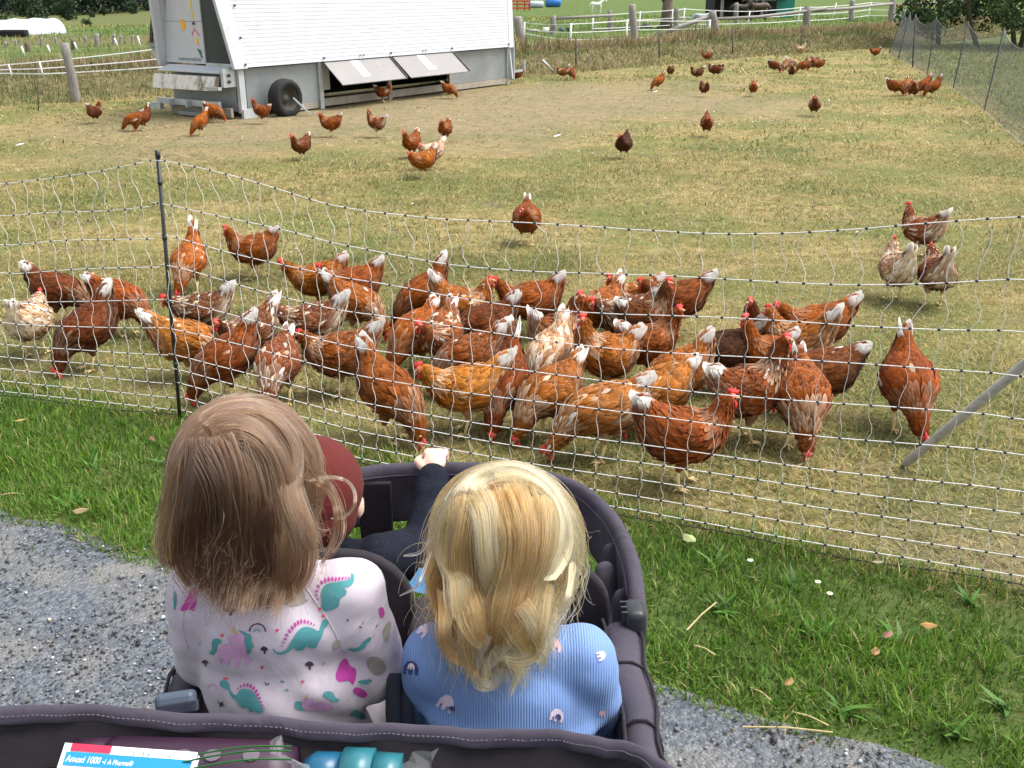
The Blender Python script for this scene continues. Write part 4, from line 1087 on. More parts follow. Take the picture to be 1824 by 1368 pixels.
# lettering and painted marks on the gable
M['teal_ink'] = mat('teal_ink', (0.03, 0.10, 0.13), 0.5, 0.1, 5); M['orange_ink'] = mat('orange_ink', (0.80, 0.36, 0.02), 0.5, 0.1, 5)
M['red_ink'] = mat('red_ink', (0.62, 0.06, 0.09), 0.5, 0.1, 5); M['green_ink'] = mat('green_ink', (0.03, 0.16, 0.10), 0.5, 0.1, 5); M['yellow_ink'] = mat('yellow_ink', (0.75, 0.52, 0.05), 0.5, 0.1, 5)
def text(body, size, mat_, xax, yax, origin, name='lettering', align='LEFT', parent=None, shear=0.0, offset=0.0):
    cu = bpy.data.curves.new(name, 'FONT'); cu.body = body; cu.size = size; cu.align_x = align; cu.shear = shear; cu.offset = offset
    cu.materials.append(mat_)
    o = link(name, cu, parent); n = xax.cross(yax)
    mw = Matrix((xax, yax, n)).transposed().to_4x4(); mw.translation = origin
    dg = bpy.context.evaluated_depsgraph_get(); dg.update()
    me_ = bpy.data.meshes.new_from_object(o.evaluated_get(dg)); me_.name = name
    bpy.data.objects.remove(o)
    me_.transform(mw); o = link(name, me_, parent)
    return o
def cmark(pts, m, a=-0.004, name='painted_mark'):
    mb = MB(); n = len(pts)
    mb.prism(pts, W(a, 0, 0), CN, CZ, CU, 0.004); return cpart(mb, name, m)
tx = text('huehnermobil.de', 0.066, M['teal_ink'], -CN, CZ, W(-0.006, 1.13, 0.735), parent=None)
tx.parent = coop; tx.matrix_parent_inverse = Matrix.Translation(-CA)
cmark([(0.97 + 0.045 * math.cos(t), 1.20 + 0.075 * math.sin(t)) for t in np.linspace(0, 6.28, 17)[:-1]], M['orange_ink'])
def stroke(pts, w, m):
    for (x0, z0), (x1, z1) in zip(pts, pts[1:]):
        d = Vector((x1 - x0, z1 - z0)); n = Vector((-d.y, d.x)).normalized() * w / 2
        cmark([(x0 - n.x, z0 - n.y), (x0 + n.x, z0 + n.y), (x1 + n.x, z1 + n.y), (x1 - n.x, z1 - n.y)], m)
stroke([(.80, 1.06), (.80, 1.10), (.77, 1.12), (.75, 1.15), (.72, 1.12), (.69, 1.10), (.67, 1.06)], 0.012, M['red_ink'])
cmark([(.765, .98), (.755, 1.03), (.725, 1.04), (.70, 1.01), (.715, .98), (.735, .965)], M['yellow_ink']); cmark([(.70, 1.0), (.69, .95), (.68, .93), (.705, .955), (.715, .975)], M['orange_ink'])
for k in range(5): cmark([(.72 - k * .016, .90 - k * .006), (.735 - k * .018, .89 - k * .02), (.66 - k * .006, .765 + k * .006), (.655, .77 + k * .01)], M['green_ink'], -0.003 - 0.0006 * k)
stroke([(.775, 1.6), (.77, 1.42), (.745, 1.25)], 0.02, M['yellow_ink']); mb = MB(); mb.tube([W(-.01, .745, 1.23), W(-.03, .735, 1.21)], .016, 6); cpart(mb, 'toggle', M['brown_edge'])
# skirt of grey sheets and posts on the long side
def bay(a0, a1, z0, z1, b, m, name, th=0.02):
    mb = MB(); mb.hexa([W(a0, b, z0), W(a1, b, z0), W(a1, b + th, z0), W(a0, b + th, z0), W(a0, b, z1), W(a1, b, z1), W(a1, b + th, z1), W(a0, b + th, z1)]); return cpart(mb, name, m)
bay(0.16, 1.58, 0.10, SK - .02, 0.03, M['steel_grey'], 'skirt_panel')
bay(4.86, 6.62, 0.12, SK - .02, 0.03, M['steel_grey'], 'skirt_panel')
bay(1.70, 1.84, 0.26, SK - .02, 0.05, M['coop_grey'], 'skirt_panel')
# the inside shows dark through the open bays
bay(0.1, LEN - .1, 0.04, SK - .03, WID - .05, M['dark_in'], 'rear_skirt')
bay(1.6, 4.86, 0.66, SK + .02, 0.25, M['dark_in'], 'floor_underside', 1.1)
bay(1.55, 4.9, 0.03, 0.14, 0.02, M['beam'], 'sill_beam', 0.05)
bay(4.9, 6.66, 0.02, 0.115, 0.01, M['beam'], 'sill_beam', 0.05)
bay(0.9, 1.52, 0.02, 0.10, 0.01, M['beam'], 'sill_beam', 0.05)
for a, mm in ((1.60, M['galv']), (3.18, M['beam']), (4.82, M['beam']), (6.64, M['galv'])):
    bay(a - .04, a + .04, 0.0, SK - .01, -0.004, mm, 'skirt_post', 0.05)
# flaps, hinged at the top and standing out
def flap(a0, a1, dx):
    ft = thing_part = None
    mb = MB(); t0 = [W(a0, -.03, .655), W(a1, -.03, .655)]; b0 = [W(a0 + dx, -.38, .345), W(a1 + dx, -.38, .345)]
    up = Vector((0, 0, .012)) - CN * 0.004
    mb.hexa([b0[0], b0[1], t0[1], t0[0], b0[0] + up, b0[1] + up, t0[1] + up, t0[0] + up]); f = cpart(mb, 'flap', M['flap'])
    c = (t0[0].lerp(t0[1], .42)).lerp(b0[0].lerp(b0[1], .42), .42) + up * 1.15; ux = (t0[1] - t0[0]).normalized(); uy = (b0[0] - t0[0]).normalized(); un = ux.cross(uy)
    mb = MB(); mb.prism([(-.09, -.16), (.09, -.16), (.09, .16), (-.09, .16)], c, ux, uy, un, .006)
    s_ = mb.build('sticker', M['white_plastic'], f)
    mb = MB(); mb.tube([t0[1] + up * 1.4 + ux * -.02, b0[1] + up * 1.4 + ux * -.02], .018, 6); mb.build('flap_seal', M['brown_edge'], f)
flap(1.64, 3.16, 0.0); flap(3.22, 4.84, 0.02)
# near-left corner: slanted white post, wheel, jack foot
bay(0.0, 0.1, 0.08, SK, -0.02, M['coop_grey'], 'corner_post', 0.06)
def wheel():
    c = W(0.63, -0.22, 0.24); ring = []
    w = link('wheel', None, coop); w.matrix_parent_inverse = Matrix.Translation(-CA); w.location = c; w.rotation_euler = CR.to_euler()
    mb = MB(); prof = [(.165, -.085), (.215, -.10), (.245, -.085), (.258, -.05), (.26, 0), (.258, .05), (.245, .085), (.215, .10), (.165, .085)]
    rr = []
    n = 36
    for k in range(n):
        th = 2 * math.pi * k / n
        rr.append([(math.cos(th) * (r_ + (0.006 if (k % 2 and r_ > .24) else 0)), y, math.sin(th) * (r_ + (0.006 if (k % 2 and r_ > .24) else 0))) for r_, y in prof])
    rr.append(rr[0]); mb.rings(rr, 0, False, True); mb.build('tyre', M['tyre'], w, True)
    mb = MB(); prof = [(.168, -.08), (.15, -.05), (.13, .02), (.07, .025), (.05, -.02), (.0, -.02)]; rr = []
    for k in range(25):
        th = 2 * math.pi * k / 24; rr.append([(math.cos(th) * r_, y, math.sin(th) * r_) for r_, y in prof])
    mb.rings(rr, 0, False, False); mb.build('rim', mat('dusty_rim', (.055, .05, .04), .7, .2, 12), w, True)
wheel()
mb = MB(); a_, b_ = W(.66, -.34, .25), W(.80, -.52, .02); d = (b_ - a_).normalized(); s_ = d.cross(CZ).normalized(); mb.box(a_.lerp(b_, .5), ((b_ - a_).length, .06, .015), Matrix((d, s_, d.cross(s_))).transposed()); cpart(mb, 'wheel_lever', M['galv'])
mb = MB(); mb.box(W(.16, -.02, .05), (.30, .05, .16), CR); cpart(mb, 'jack_plate', M['coop_grey'])
mb = MB(); mb.tube([W(1.12, -.06, .08), W(1.12, .06, .08)], .03, 4); cpart(mb, 'tube_stub', M['galv'])
# near end: shelf, dirty chute, bracket, lower skirt, drawbar rails
mb = MB(); mb.hexa([W(-.20, 1.36, .60), W(-.20, .13, .60), W(-.02, .11, .665), W(-.02, 1.33, .665), W(-.20, 1.36, .615), W(-.20, .13, .615), W(-.02, .11, .68), W(-.02, 1.33, .68)]); cpart(mb, 'egg_shelf', M['coop_white'])
mb = MB(); mb.hexa([W(-.30, 1.38, .38), W(-.28, .22, .38), W(-.16, .22, .38), W(-.18, 1.36, .38), W(-.24, 1.42, .56), W(-.22, .18, .56), W(-.16, .18, .56), W(-.17, 1.40, .56)]); cpart(mb, 'egg_chute', M['dirty'])
mb = MB(); mb.box(W(-.12, .05, .55), (.22, .05, .24), CR); cpart(mb, 'side_bracket', M['galv'])
mb = MB(); mb.box(W(-.30, .16, .42), (.06, .26, .04), CR); cpart(mb, 'bracket_arm', M['galv'])
for z in (.58, .50):
    mb = MB(); mb.tube([W(-.14, .0, z), W(-.14, .03, z)], .022, 8); cpart(mb, 'bracket_bolt', M['brown_edge'])
gable(-0.02, .03, .10, .62, lambda z: .06, lambda z: 1.30, M['steel_grey'], 'end_skirt')
mb = MB(); mb.box(W(-.20, .80, .20), (.05, 1.25, .08), CR); cpart(mb, 'end_rail', M['galv'])
for b, w in ((1.42, .22), (.33, .24)):
    mb = MB(); mb.box(W(-.24, b, .13), (.06, w, .09), CR); cpart(mb, 'fork_pocket', M['galv'])
for b in (.72, 1.08):
    mb = MB(); mb.box(W(-.26, b, .19), (.1, .03, .09), CR); cpart(mb, 'rail_lug', M['galv'])
mb = MB(); mb.box(W(-.10, .66, .09), (.04, 1.2, .12), CR); cpart(mb, 'lower_beam', M['beam'])
mb = MB(); mb.box(W(-.12, .80, .05), (.16, .44, .05), CR); cpart(mb, 'skid', M['steel_grey'])
# far end ladder of galvanised bars
for k in range(4):
    mb = MB(); mb.box(W(LEN + .10 + .05 * k, -.02 + .06 * k, .42), (.03, .03, .70), CR); cpart(mb, 'end_bar', M['galv'])
mb = MB(); mb.box(W(LEN + .30, .0, .22), (.4, .04, .04), CR); cpart(mb, 'tow_bar', M['galv'])
mb = MB(); mb.box(W(LEN + .50, .0, .30), (.04, .04, .22), CR); cpart(mb, 'tow_pin', M['galv'])
# pale pipe leaning near the far end
a = GT(989, 131); b = at(966, 107, a.y - .3)
mb = MB(); mb.tube([a, b], .022, 6); tag(mb.build('leaning_pipe', M['galv'], None, True), 'short pale pipe leaning by the bank right of the henhouse', 'pipe')
# ------------------------------------------------------------------ paddock fences behind
def fence_post(px0, py0, px1, py1, w, label, m='wood', group='weathered fence posts of the paddock', name='fence_post', top_dy=0.0):
    a = GT(px1, py1); b = at(px0, py0, a.y + top_dy)
    mb = MB(); k = 6; pts = []; rs = []
    for i in range(k + 1):
        u = i / k; p = (a - Vector((0, 0, .12))).lerp(b, u); pts.append(p + Vector((random.uniform(-1, 1) * w * .08, random.uniform(-1, 1) * w * .08, 0))); rs.append(w * .5 * (1.08 - .16 * u) * random.uniform(.94, 1.06))
    mb.tube(pts, rs, 8); o = mb.build(name, M[m], None, True); return tag(o, label, 'post', group), a, b
fp = []
for a in [(921, 30, 932, 90, .22, 'leaning weathered post hard by the henhouse\'s far end'),
          (1126, 8, 1132, 80, .2, 'tall weathered paddock post left of the bare tree trunk'),
          (1269, 19, 1280, 67, .24, 'crooked weathered paddock post beside the grey horse'),
          (1438, 11, 1436, 59, .26, 'squat weathered paddock post right of the green shed'),
          (1592, -6, 1586, 47, .26, 'weathered paddock post near the top of the side net'),
          (986, 28, 986, 62, .22, 'weathered post behind the white tub'),
          (1086, 18, 1087, 56, .18, 'thin weathered post in the second paddock row left of the tall post'),
          (1205, 14, 1205, 52, .2, 'weathered post just right of the bare tree trunk'),
          (1518, 0, 1516, 38, .26, 'weathered post in the second paddock row behind the rail'),
          (1312, 5, 1312, 42, .2, 'slim weathered post in front of the dark horses'),
          (115, 77, 135, 163, .14, 'split grey post leaning left of the henhouse, blue string round it')]:
    fp.append(fence_post(*a))
def rail(pts, r, label, name='fence_rail', m='wood', cat='rail', group='grey rails of the paddock'):
    mb = MB(); mb.tube(pts, r, 6); return tag(mb.build(name, M[m], None, True), label, cat, group)
def P3(px, py, Y): return at(px, py, Y)
yA = fp[2][1].y; yB = fp[3][1].y; yC = fp[4][1].y; y1 = fp[1][1].y
rail([P3(1272, 34, yA), P3(1350, 30, (yA + yB) / 2), P3(1440, 19, yB)], .05, 'grey rail joining the crooked post and the squat post')
rail([P3(1398, 25, yB - .4), P3(1472, 15, yB + .6)], .05, 'short grey rail end lashed across the squat post')
rail([P3(1440, 20, yB), P3(1510, 15, (yB + yC) / 2), P3(1592, 6, yC)], .06, 'grey rail joining the squat post and the far right post')
rail([P3(1592, 9, yC), P3(1700, 4, yC + 4)], .06, 'grey rail running behind the fruit tree')
rail([GT(1166, 68) + Vector((0, 0, .05)), P3(1266, 28, yA)], .07, 'fallen rail slanting up to the crooked post')
rail([P3(990, 33, fp[5][1].y), P3(1092, 27, fp[5][1].y + 1)], .05, 'dark grey rail behind the tall post row on the left')
mb = MB(); c = fp[-1][1].lerp(fp[-1][2], .36)
# white tape fence: plastic stakes and tapes
def white_post(px, y0, y1_, label, r=.02):
    a = GT(px, y1_); b = at(px + (px - 912) * 0.012, y0, a.y)
    mb = MB(); mb.tube([a - Vector((0, 0, .1)), b], r, 6); return tag(mb.build('tape_stake', M['white_plastic'], None, True), label, 'stake', 'white electric tape stakes'), a, b
wps = {}
for px, y0, y1_, lb in [(26, 114, 157, 'leftmost white tape stake at the picture edge'), (80, 109, 145, 'second white tape stake from the left edge'),
    (934, 39, 64, 'white tape stake by the far end of the henhouse'), (1016, 41, 78, 'white tape stake standing in dry weeds left of the tall post'),
    (1115, 34, 76, 'yellowish white tape stake beside the tall weathered post'), (1261, 35, 68, 'white tape stake left of the crooked post'),
    (1331, 19, 47, 'white tape stake before the green shed'), (1420, 12, 43, 'white tape stake left of the squat post'), (1545, 3, 34, 'white tape stake between squat and far right posts'),
    (1055, 26, 57, 'white tape stake in the middle row below the white horse'), (1138, 20, 54, 'white tape stake just behind the tall post'), (1195, 16, 50, 'white tape stake touching the bare tree trunk'), (1216, 14, 50, 'white tape stake right of the bare tree trunk'),
    (1483, 5, 33, 'white tape stake in the gap right of the green shed'), (1614, 5, 33, 'leaning white tape stake near the fruit tree')]:
    wps[px] = white_post(px, y0, y1_, lb, .013 if px < 100 else .024)
def tape(ids, fr, label, w=.02):
    pts = []
    for i in ids:
        if isinstance(i, tuple): pts.append(i[0].lerp(i[1], fr)); continue
        _, a, b = wps[i]; pts.append(a.lerp(b, fr))
    full = []
    for a, b in zip(pts, pts[1:]):
        for k in range(6):
            u = k / 6; p = a.lerp(b, u); p.z -= .12 * u * (1 - u) * min(1.5, (b - a).length / 6); full.append(p)
    full.append(pts[-1])
    mb = MB()
    mb.tube(full, w, 4, caps=False); return tag(mb.build('electric_tape', M['white_plastic'], None), label, 'tape', 'white electric fence tapes')
def ext(i, j, k): 
    a0, b0 = wps[i][1], wps[i][2]; a1, b1 = wps[j][1], wps[j][2]; return (a1 + (a1 - a0) * k, b1 + (b1 - b0) * k)
for f, nm in ((.96, 'top'), (.55, 'middle'), (.22, 'lowest')):
    e1 = ext(80, 26, 1.5); e2 = (GT(300, 128), GT(300, 128) + Vector((0, 0, .42)))
    tape([e1, 26, 80, e2], f, nm + ' white tape of the fence left of the henhouse', .011)
for f, nm in ((.95, 'top'), (.55, 'middle'), (.2, 'lowest')):
    tape([934, 1016, 1115, 1261], f, nm + ' white tape in front of the horse paddock', .012)
    tape([1055, 1138, 1216, 1331, 1420, 1545, 1614], f, nm + ' white tape of the paddock\'s second row', .016)
# thin dark net stakes along the bank
M['stake_dark'] = mat('dark_stake', (.045, .045, .045), .6, .2, 10)
for px, y0, y1_, lb in [(67, 141, 197, 'thin dark stake at the left edge below the white tape'), (1026, 66, 126, 'thin dark stake on the bank, nearest the henhouse'), (1174, 54, 109, 'thin dark stake on the bank below the bare tree'), (1305, 49, 99, 'thin dark stake on the bank above the far pair of hens'), (1428, 44, 82, 'thin dark stake on the bank behind the far cluster'), (1530, 50, 72, 'short thin dark stake near the end of the bank')]:
    a = GT(px, y1_); b = at(px, y0, a.y); mb = MB(); mb.tube([a - Vector((0, 0, .08)), b], .008 * a.y / 14, 5); tag(mb.build('net_stake', M['stake_dark'], None, True), lb, 'stake', 'thin dark stakes along the bank')

# ------------------------------------------------------------------ trees
def branch(mb, p, d, ln, r, depth, tips, bend=.25):
    pts = [p]; rs = [r]; n = 4
    for i in range(n):
        d = (d + Vector((random.gauss(0, bend), random.gauss(0, bend), random.gauss(.05, bend * .6)))).normalized(); p = p + d * ln / n; pts.append(p); rs.append(r * (1 - .55 * (i + 1) / n))
    mb.tube(pts, rs, 6); tips.append(p)
    if depth:
        for k in range(3):
            nd = (d + Vector((random.gauss(0, .8), random.gauss(0, .8), random.gauss(.15, .5)))).normalized()
            branch(mb, pts[random.choice((2, 3, 4))], nd, ln * .7, r * .45, depth - 1, tips, bend)
def leaves_mesh(name, centers, spread, n, size, cols, flat=.7):
    ctr = np.array([tuple(c) for c in centers]); idx = RNG.integers(0, len(ctr), n)
    off = RNG.normal(0, 1, (n, 3)); off /= np.linalg.norm(off, axis=1, keepdims=True) + 1e-9; off *= RNG.uniform(0.25, 1.0, (n, 1)) ** .5
    p = ctr[idx] + off * np.array([spread, spread, spread * flat])
    nrm = RNG.normal(0, 1, (n, 3)) + np.array([0, 0, .7]); nrm /= np.linalg.norm(nrm, axis=1, keepdims=True)
    u = np.cross(nrm, RNG.normal(0, 1, (n, 3))); u /= np.linalg.norm(u, axis=1, keepdims=True) + 1e-9; w = np.cross(nrm, u)
    s = (size * RNG.uniform(.6, 1.3, n))[:, None]
    v = np.stack([p - u * s, p + w * s * .5, p + u * s, p - w * s * .5], 1).reshape(-1, 3)
    t = (np.array([(0, 1, 2), (0, 2, 3)])[None] + (np.arange(n) * 4)[:, None, None]).reshape(-1, 3)
    clump = RNG.uniform(.65, 1.25, len(ctr))[idx]
    c = pal(n, cols) * clump[:, None]
    return fast_mesh(name, v, t, np.repeat(c[:, None], 4, 1).reshape(-1, 3), M['leaf'])
# fruit tree at the top right
random.seed(5)
fb = GT(1800, 84); ft = thing('fruit_tree', 'leafy fruit tree with yellow-orange fruit in the top right corner', 'tree', fb)
mb = MB(); tips = []
for (dx, dy, lx, ly) in ((-.9, .2, -.5, .1), (.1, -.1, -.35, 0), (.35, .1, .02, .1), (.6, .1, .25, 0), (-2.0, .6, -.1, .1)):
    b0 = Vector((dx, dy, -.1)); b1 = Vector((dx + lx, dy + ly, 1.25))
    mb.tube([b0, b0.lerp(b1, .5) + Vector((random.gauss(0, .05), 0, 0)), b1], [.085, .07, .06], 7)
    for k in range(4): branch(mb, b1, Vector((random.gauss(0, .7), random.gauss(0, .7), .6)).normalized(), 1.1, .045, 1, tips)
mb.build('trunk', M['bark'], ft, True)
cs = []
for k in range(170):
    th = random.uniform(0, 6.28); r_ = 2.9 * math.sqrt(random.random()); 
    z = random.uniform(.62, 2.9)
    cs.append((-.35 + r_ * math.cos(th) * 1.08, r_ * math.sin(th) * .8, z))
for k in range(10): cs.append((-2.9 + random.gauss(0, .35), random.gauss(0, .6), random.uniform(.35, 1.2)))
o = link('crown', leaves_mesh('crown', cs, .42, 24000, .065, [(3, (.035, .075, .018)), (3, (.055, .11, .028)), (2, (.08, .14, .035)), (.6, (.13, .15, .04))]), ft)
M['fruit'] = mat('fruit_skin', (.75, .40, .05), .4, .2, 10)
for k in range(30):
    c = Vector(random.choice(cs)) + Vector((random.gauss(0, .25), -random.uniform(.1, .45), random.gauss(-.1, .2))); mb = MB(); mb.ball(c, .038, 7, 5); mb.build('fruit', M['fruit'], ft, True)
# bare trunk in the paddock
tb = GT(1186, 51); tt_ = thing('paddock_tree', 'dark tree trunk forking at the top edge in the horse paddock', 'tree', tb)
mb = MB(); mb.tube([(0, 0, -.1), (0, 0, .4), (.03, 0, 1.0)], [.27, .2, .18], 9); mb.tube([(.03, 0, .9), (-.35, 0, 1.35), (-.8, 0, 1.7)], [.15, .12, .09], 7); mb.tube([(.03, 0, .95), (.2, 0, 1.6), (.3, .1, 2.6)], [.17, .14, .1], 7)
mb.build('trunk', M['bark'], tt_, True)
cs = [(random.gauss(0, 1.1), random.gauss(0, 1.1), random.uniform(2.6, 4.2)) for k in range(40)]
link('crown', leaves_mesh('crown', cs, .5, 3500, .09, [(3, (.04, .09, .02)), (2, (.07, .13, .03))]), tt_)
# far trees on the left slope
random.seed(9)
def far_tree(px, py, hpx, wpx, label, dark=1.0, sink=0):
    b = GT(px, py); D = b.length; h = hpx / F_PX * D * .95; w = wpx / F_PX * D * .5
    t = thing('far_tree', label, 'tree', b, 0, 'trees on the far slope')
    mb = MB(); mb.tube([(0, 0, -.2), (0, 0, h * .5)], [w * .12, w * .06], 6); mb.build('trunk', M['bark'], t, True)
    cs = []
    for k in range(26):
        th = random.uniform(0, 6.28); z = random.uniform(.14, .86); r_ = w * .72 * math.sin(math.pi * (.12 + z * .78)) * math.sqrt(random.random())
        cs.append((r_ * math.cos(th), r_ * math.sin(th), z * h))
    link('crown', leaves_mesh('crown', cs, w * .36, 1500, max(w, h) * .055, [(3, (.024 * dark, .055 * dark, .022 * dark)), (2, (.04 * dark, .08 * dark, .03 * dark)), (1, (.06 * dark, .10 * dark, .035 * dark))], .8), t)
for a in [(14, 51, 30, 40, 'bushy dark tree at the left edge above the white tunnel'), (68, 46, 40, 38, 'tall dark tree above the white tunnel'), (88, 45, 16, 18, 'small round bush touching the tall dark tree'),
          (122, 36, 38, 46, 'broad dark tree left of the small round bush on the green'), (155, 44, 16, 18, 'small round bush alone on the green slope'), (165, 31, 10, 12, 'tiny bush behind the lone round bush'),
          (187, 28, 14, 12, 'narrow bush at the foot of the wood'), (236, 25, 22, 26, 'rounded dark tree on top of the green slope'), (262, 20, 14, 10, 'thin sapling right of the rounded dark tree'), (279, 21, 13, 9, 'thin sapling nearest the henhouse roof edge'),
          (40, 30, 34, 40, 'hazy tree behind the tall dark tree'), (100, 26, 26, 30, 'hazy tree behind the broad dark tree')]:
    far_tree(*a)
def far_wood():
    cs = []; n = 0
    for k in range(620):
        bear = RNG.uniform(-.62, -.20); r_ = RNG.uniform(330, 470); y = r_ / math.sqrt(1 + bear ** 2); x = bear * y
        cs.append((x, y, hz1(x, y) + RNG.uniform(0, 17)))
    o = link('far_wood', leaves_mesh('far_wood', cs, 5.5, 36000, 1.0, [(3, (.017, .036, .024)), (2, (.026, .052, .03)), (1, (.038, .066, .034))], .8)); tag(o, 'dark mixed wood along the top left', None, None, 'stuff')
far_wood()
# ------------------------------------------------------------------ left plain
M['white_film'] = mat('white_film', (.40, .43, .47), .35, .08, 2)
def film():
    a, b = GT(-60, 66), GT(110, 58); a.z = hz1(a.x, a.y); b.z = hz1(b.x, b.y)
    t = thing('white_film_tunnel', 'long low white film tunnel on the plain at far left', 'tunnel', a)
    d = (b - a); u = d.normalized(); n = Vector((-u.y, u.x, 0)); rr = []
    for i in range(15):
        f = i / 14; k = 1.0 if f < .9 else math.sqrt(max(0.02, 1 - ((f - .9) / .1) ** 2)); r_ = .52 * k
        rr.append([d * f + n * (math.cos(math.pi * j / 10) * r_) + Vector((0, 0, math.sin(math.pi * j / 10) * r_ * (.9 + .05 * math.sin(i * 2)))) for j in range(11)])
    mb = MB(); mb.rings(rr, 0, False, False); mb.build('film', M['white_film'], t, True)
    mb = MB(); p = GT(33, 66) - a; mb.box(p + Vector((0, -.25, .12)), (.8, .3, .2)); mb.build('dark_patch', M['dark_in'], t, bevel=.05)
film()
for k, (px, y0, y1_, w) in enumerate([(50, 76, 92, .12), (30, 72, 82, .07), (75, 67, 80, .07), (100, 66, 79, .07), (131, 71, 89, .10), (152, 64, 76, .07), (172, 60, 82, .12), (202, 60, 80, .08), (214, 63, 78, .08), (235, 62, 78, .07), (12, 74, 84, .07)]):
    fence_post(px + (px - 180) * .02, y0, px, y1_, w, ['dark post left of the split grey post in the far row', 'thin far post below the dark patch of the white tunnel', 'thin far post right of the dark patch of the white tunnel', 'thin far post under the end of the white tunnel', 'thick dark post just right of the split grey post', 'thin far post beyond the thick dark post', 'tallest pale post of the far left row', 'far post right of the tallest pale post', 'bluish far post third from the henhouse', 'far post second nearest the henhouse roof edge', 'thin far post at the left picture edge'][k], 'bark' if k in (0, 4) else 'wood', 'posts of the far left fence')
for (pp, lb) in (([(0, 77), (50, 75), (120, 76), (172, 66)], 'upper dark rail of the far left fence'), ([(0, 86), (60, 82), (130, 80), (172, 72), (285, 62)], 'lower dark rail of the far left fence')):
    Y = 29.0
    rail([at(x, y, Y + x * .02) for x, y in pp], .045, lb, m='bark', group='rails of the far left fence')
for k, (px, y0, y1_) in enumerate([(42, 82, 100), (88, 80, 95), (136, 75, 90), (208, 68, 84), (249, 64, 84), (272, 62, 82)]):
    a = GT(px + 2, y1_); b = at(px - 4, y0, a.y); mb = MB(); mb.tube([a, b], .02, 5)
    tag(mb.build('tape_stake', M['white_plastic'], None, True), ['far white stake leaning at the left edge', 'far white stake left of the split grey post', 'far white stake beside the thick dark post', 'far white stake below the green slope', 'far white stake second nearest the henhouse', 'far white stake nearest the henhouse'][k], 'stake', 'white stakes of the far left fence')

# ------------------------------------------------------------------ paddock animals and gear
def animal(name, label, cat, px, py, hpx, face, m, graze=False, lie=False):
    b = GT(px, py); D = b.length; h = hpx / F_PX * D
    s = h / 1.45
    mb = MB()
    if not lie:
        for x, y in ((.45, .14), (.5, -.14), (-.5, .14), (-.45, -.14)):
            mb.tube([(x, y, .78), (x + (.05 if x < 0 else 0), y, .55), (x - (.04 if x < 0 else 0), y, .3), (x, y, .02)], [.13, .09, .055, .06], 7)
    z0 = .95 if not lie else .35
    mb.tube([(-.68, 0, z0 + .05), (-.5, 0, z0 + .04), (-.1, 0, z0 - .02), (.3, 0, z0), (.55, 0, z0 + .1)], [.14, .27, .28, .27, .2], 10, flat=.85)
    if graze:
        mb.tube([(.5, 0, z0 + .12), (.78, 0, z0 - .05), (.98, 0, z0 - .4), (1.02, 0, .38)], [.2, .15, .12, .1], 8); mb.tube([(1.0, 0, .45), (1.1, 0, .28), (1.16, 0, .1)], [.12, .11, .06], 8)
    else:
        mb.tube([(.48, 0, z0 + .12), (.72, 0, z0 + .35), (.88, 0, z0 + .5)], [.2, .15, .12], 8); mb.tube([(.84, 0, z0 + .52), (1.02, 0, z0 + .42), (1.2, 0, z0 + .28)], [.12, .10, .06], 8)
        for y in (.06, -.06): mb.tube([(.84, y, z0 + .58), (.85, y, z0 + .72)], [.035, .01], 5)
    mb.tube([(-.68, 0, z0 + .1), (-.8, 0, z0 - .1), (-.8, 0, z0 - .5)], [.05, .07, .03], 6)
    o = mb.build(name, m, None, True); o.location = b; o.rotation_euler = (0, 0, R(face)); o.scale = (s, s, s); tag(o, label, cat)
    sub = o.modifiers.new('smooth', 'REMESH'); sub.mode = 'VOXEL'; sub.voxel_size = .045; sub.use_smooth_shade = True
    return o
animal('white_pony', 'white pony grazing in the green paddock', 'horse', 1062, 23, 21, 0, mat('white_coat', (.75, .72, .66), .8, .08, 3))
animal('grey_horse', 'grey horse standing behind the fallen rail', 'horse', 1250, 50, 28, 180, mat('grey_coat', (.38, .41, .43), .75, .2, 4), True)
dk = mat('dark_coat', (.035, .028, .025), .6, .3, 3)
animal('dark_horse', 'dark horse on the left under the green shed roof', 'horse', 1318, 37, 32, 0, dk)
animal('dark_horse', 'dark horse with head up in the middle of the green shed', 'horse', 1350, 37, 34, 180, mat('bay_coat', (.07, .045, .03), .6, .3, 3))
def shed():
    a, b = GT(1282, 33), GT(1404, 32); Y = max(a.y, b.y); t = thing('green_shed', 'open field shelter with green roof and green end wall', 'shed', a)
    D = a.y; h = 36 / F_PX * D * 1.02; x1 = (1402 - 1282) / F_PX * D * 1.03; dp = 3.0
    gm = mat('green_sheet', (.015, .20, .15), .5, .15, 4); dm = M['dark_in']
    mb = MB(); mb.hexa([(-.2, -.5, h * .86), (x1 - .3, -.5, h * .90), (x1 - .3, dp, h * 1.12), (-.2, dp, h * 1.1), (-.2, -.5, h * .93), (x1 - .3, -.5, h * .98), (x1 - .3, dp, h * 1.2), (-.2, dp, h * 1.17)]); mb.build('roof', gm, t)
    mb = MB(); mb.box((x1 - .4, .3, h * .45), (1.15 * D / 69, .12, h * .95)); mb.build('end_wall', gm, t)
    mb = MB(); mb.box((x1 * .5, dp, h * .5), (x1, .1, h)); mb.build('back_wall', dm, t)
    mb = MB(); mb.box((0.2, 1.6, h * .45), (.9, 2.6, h * .9)); mb.build('side_wall', dm, t)
    for x in (.02, x1 * .55):
        mb = MB(); mb.box((x, -.3, h * .42), (.14, .14, h * .86)); mb.build('post', M['wood'], t)
    mb = MB(); mb.box((x1 * .62, .9, h * .80), (x1 * .3, 1.0, h * .12)); mb.build('hay_bag', M['white_film'], t, bevel=.05)
shed()
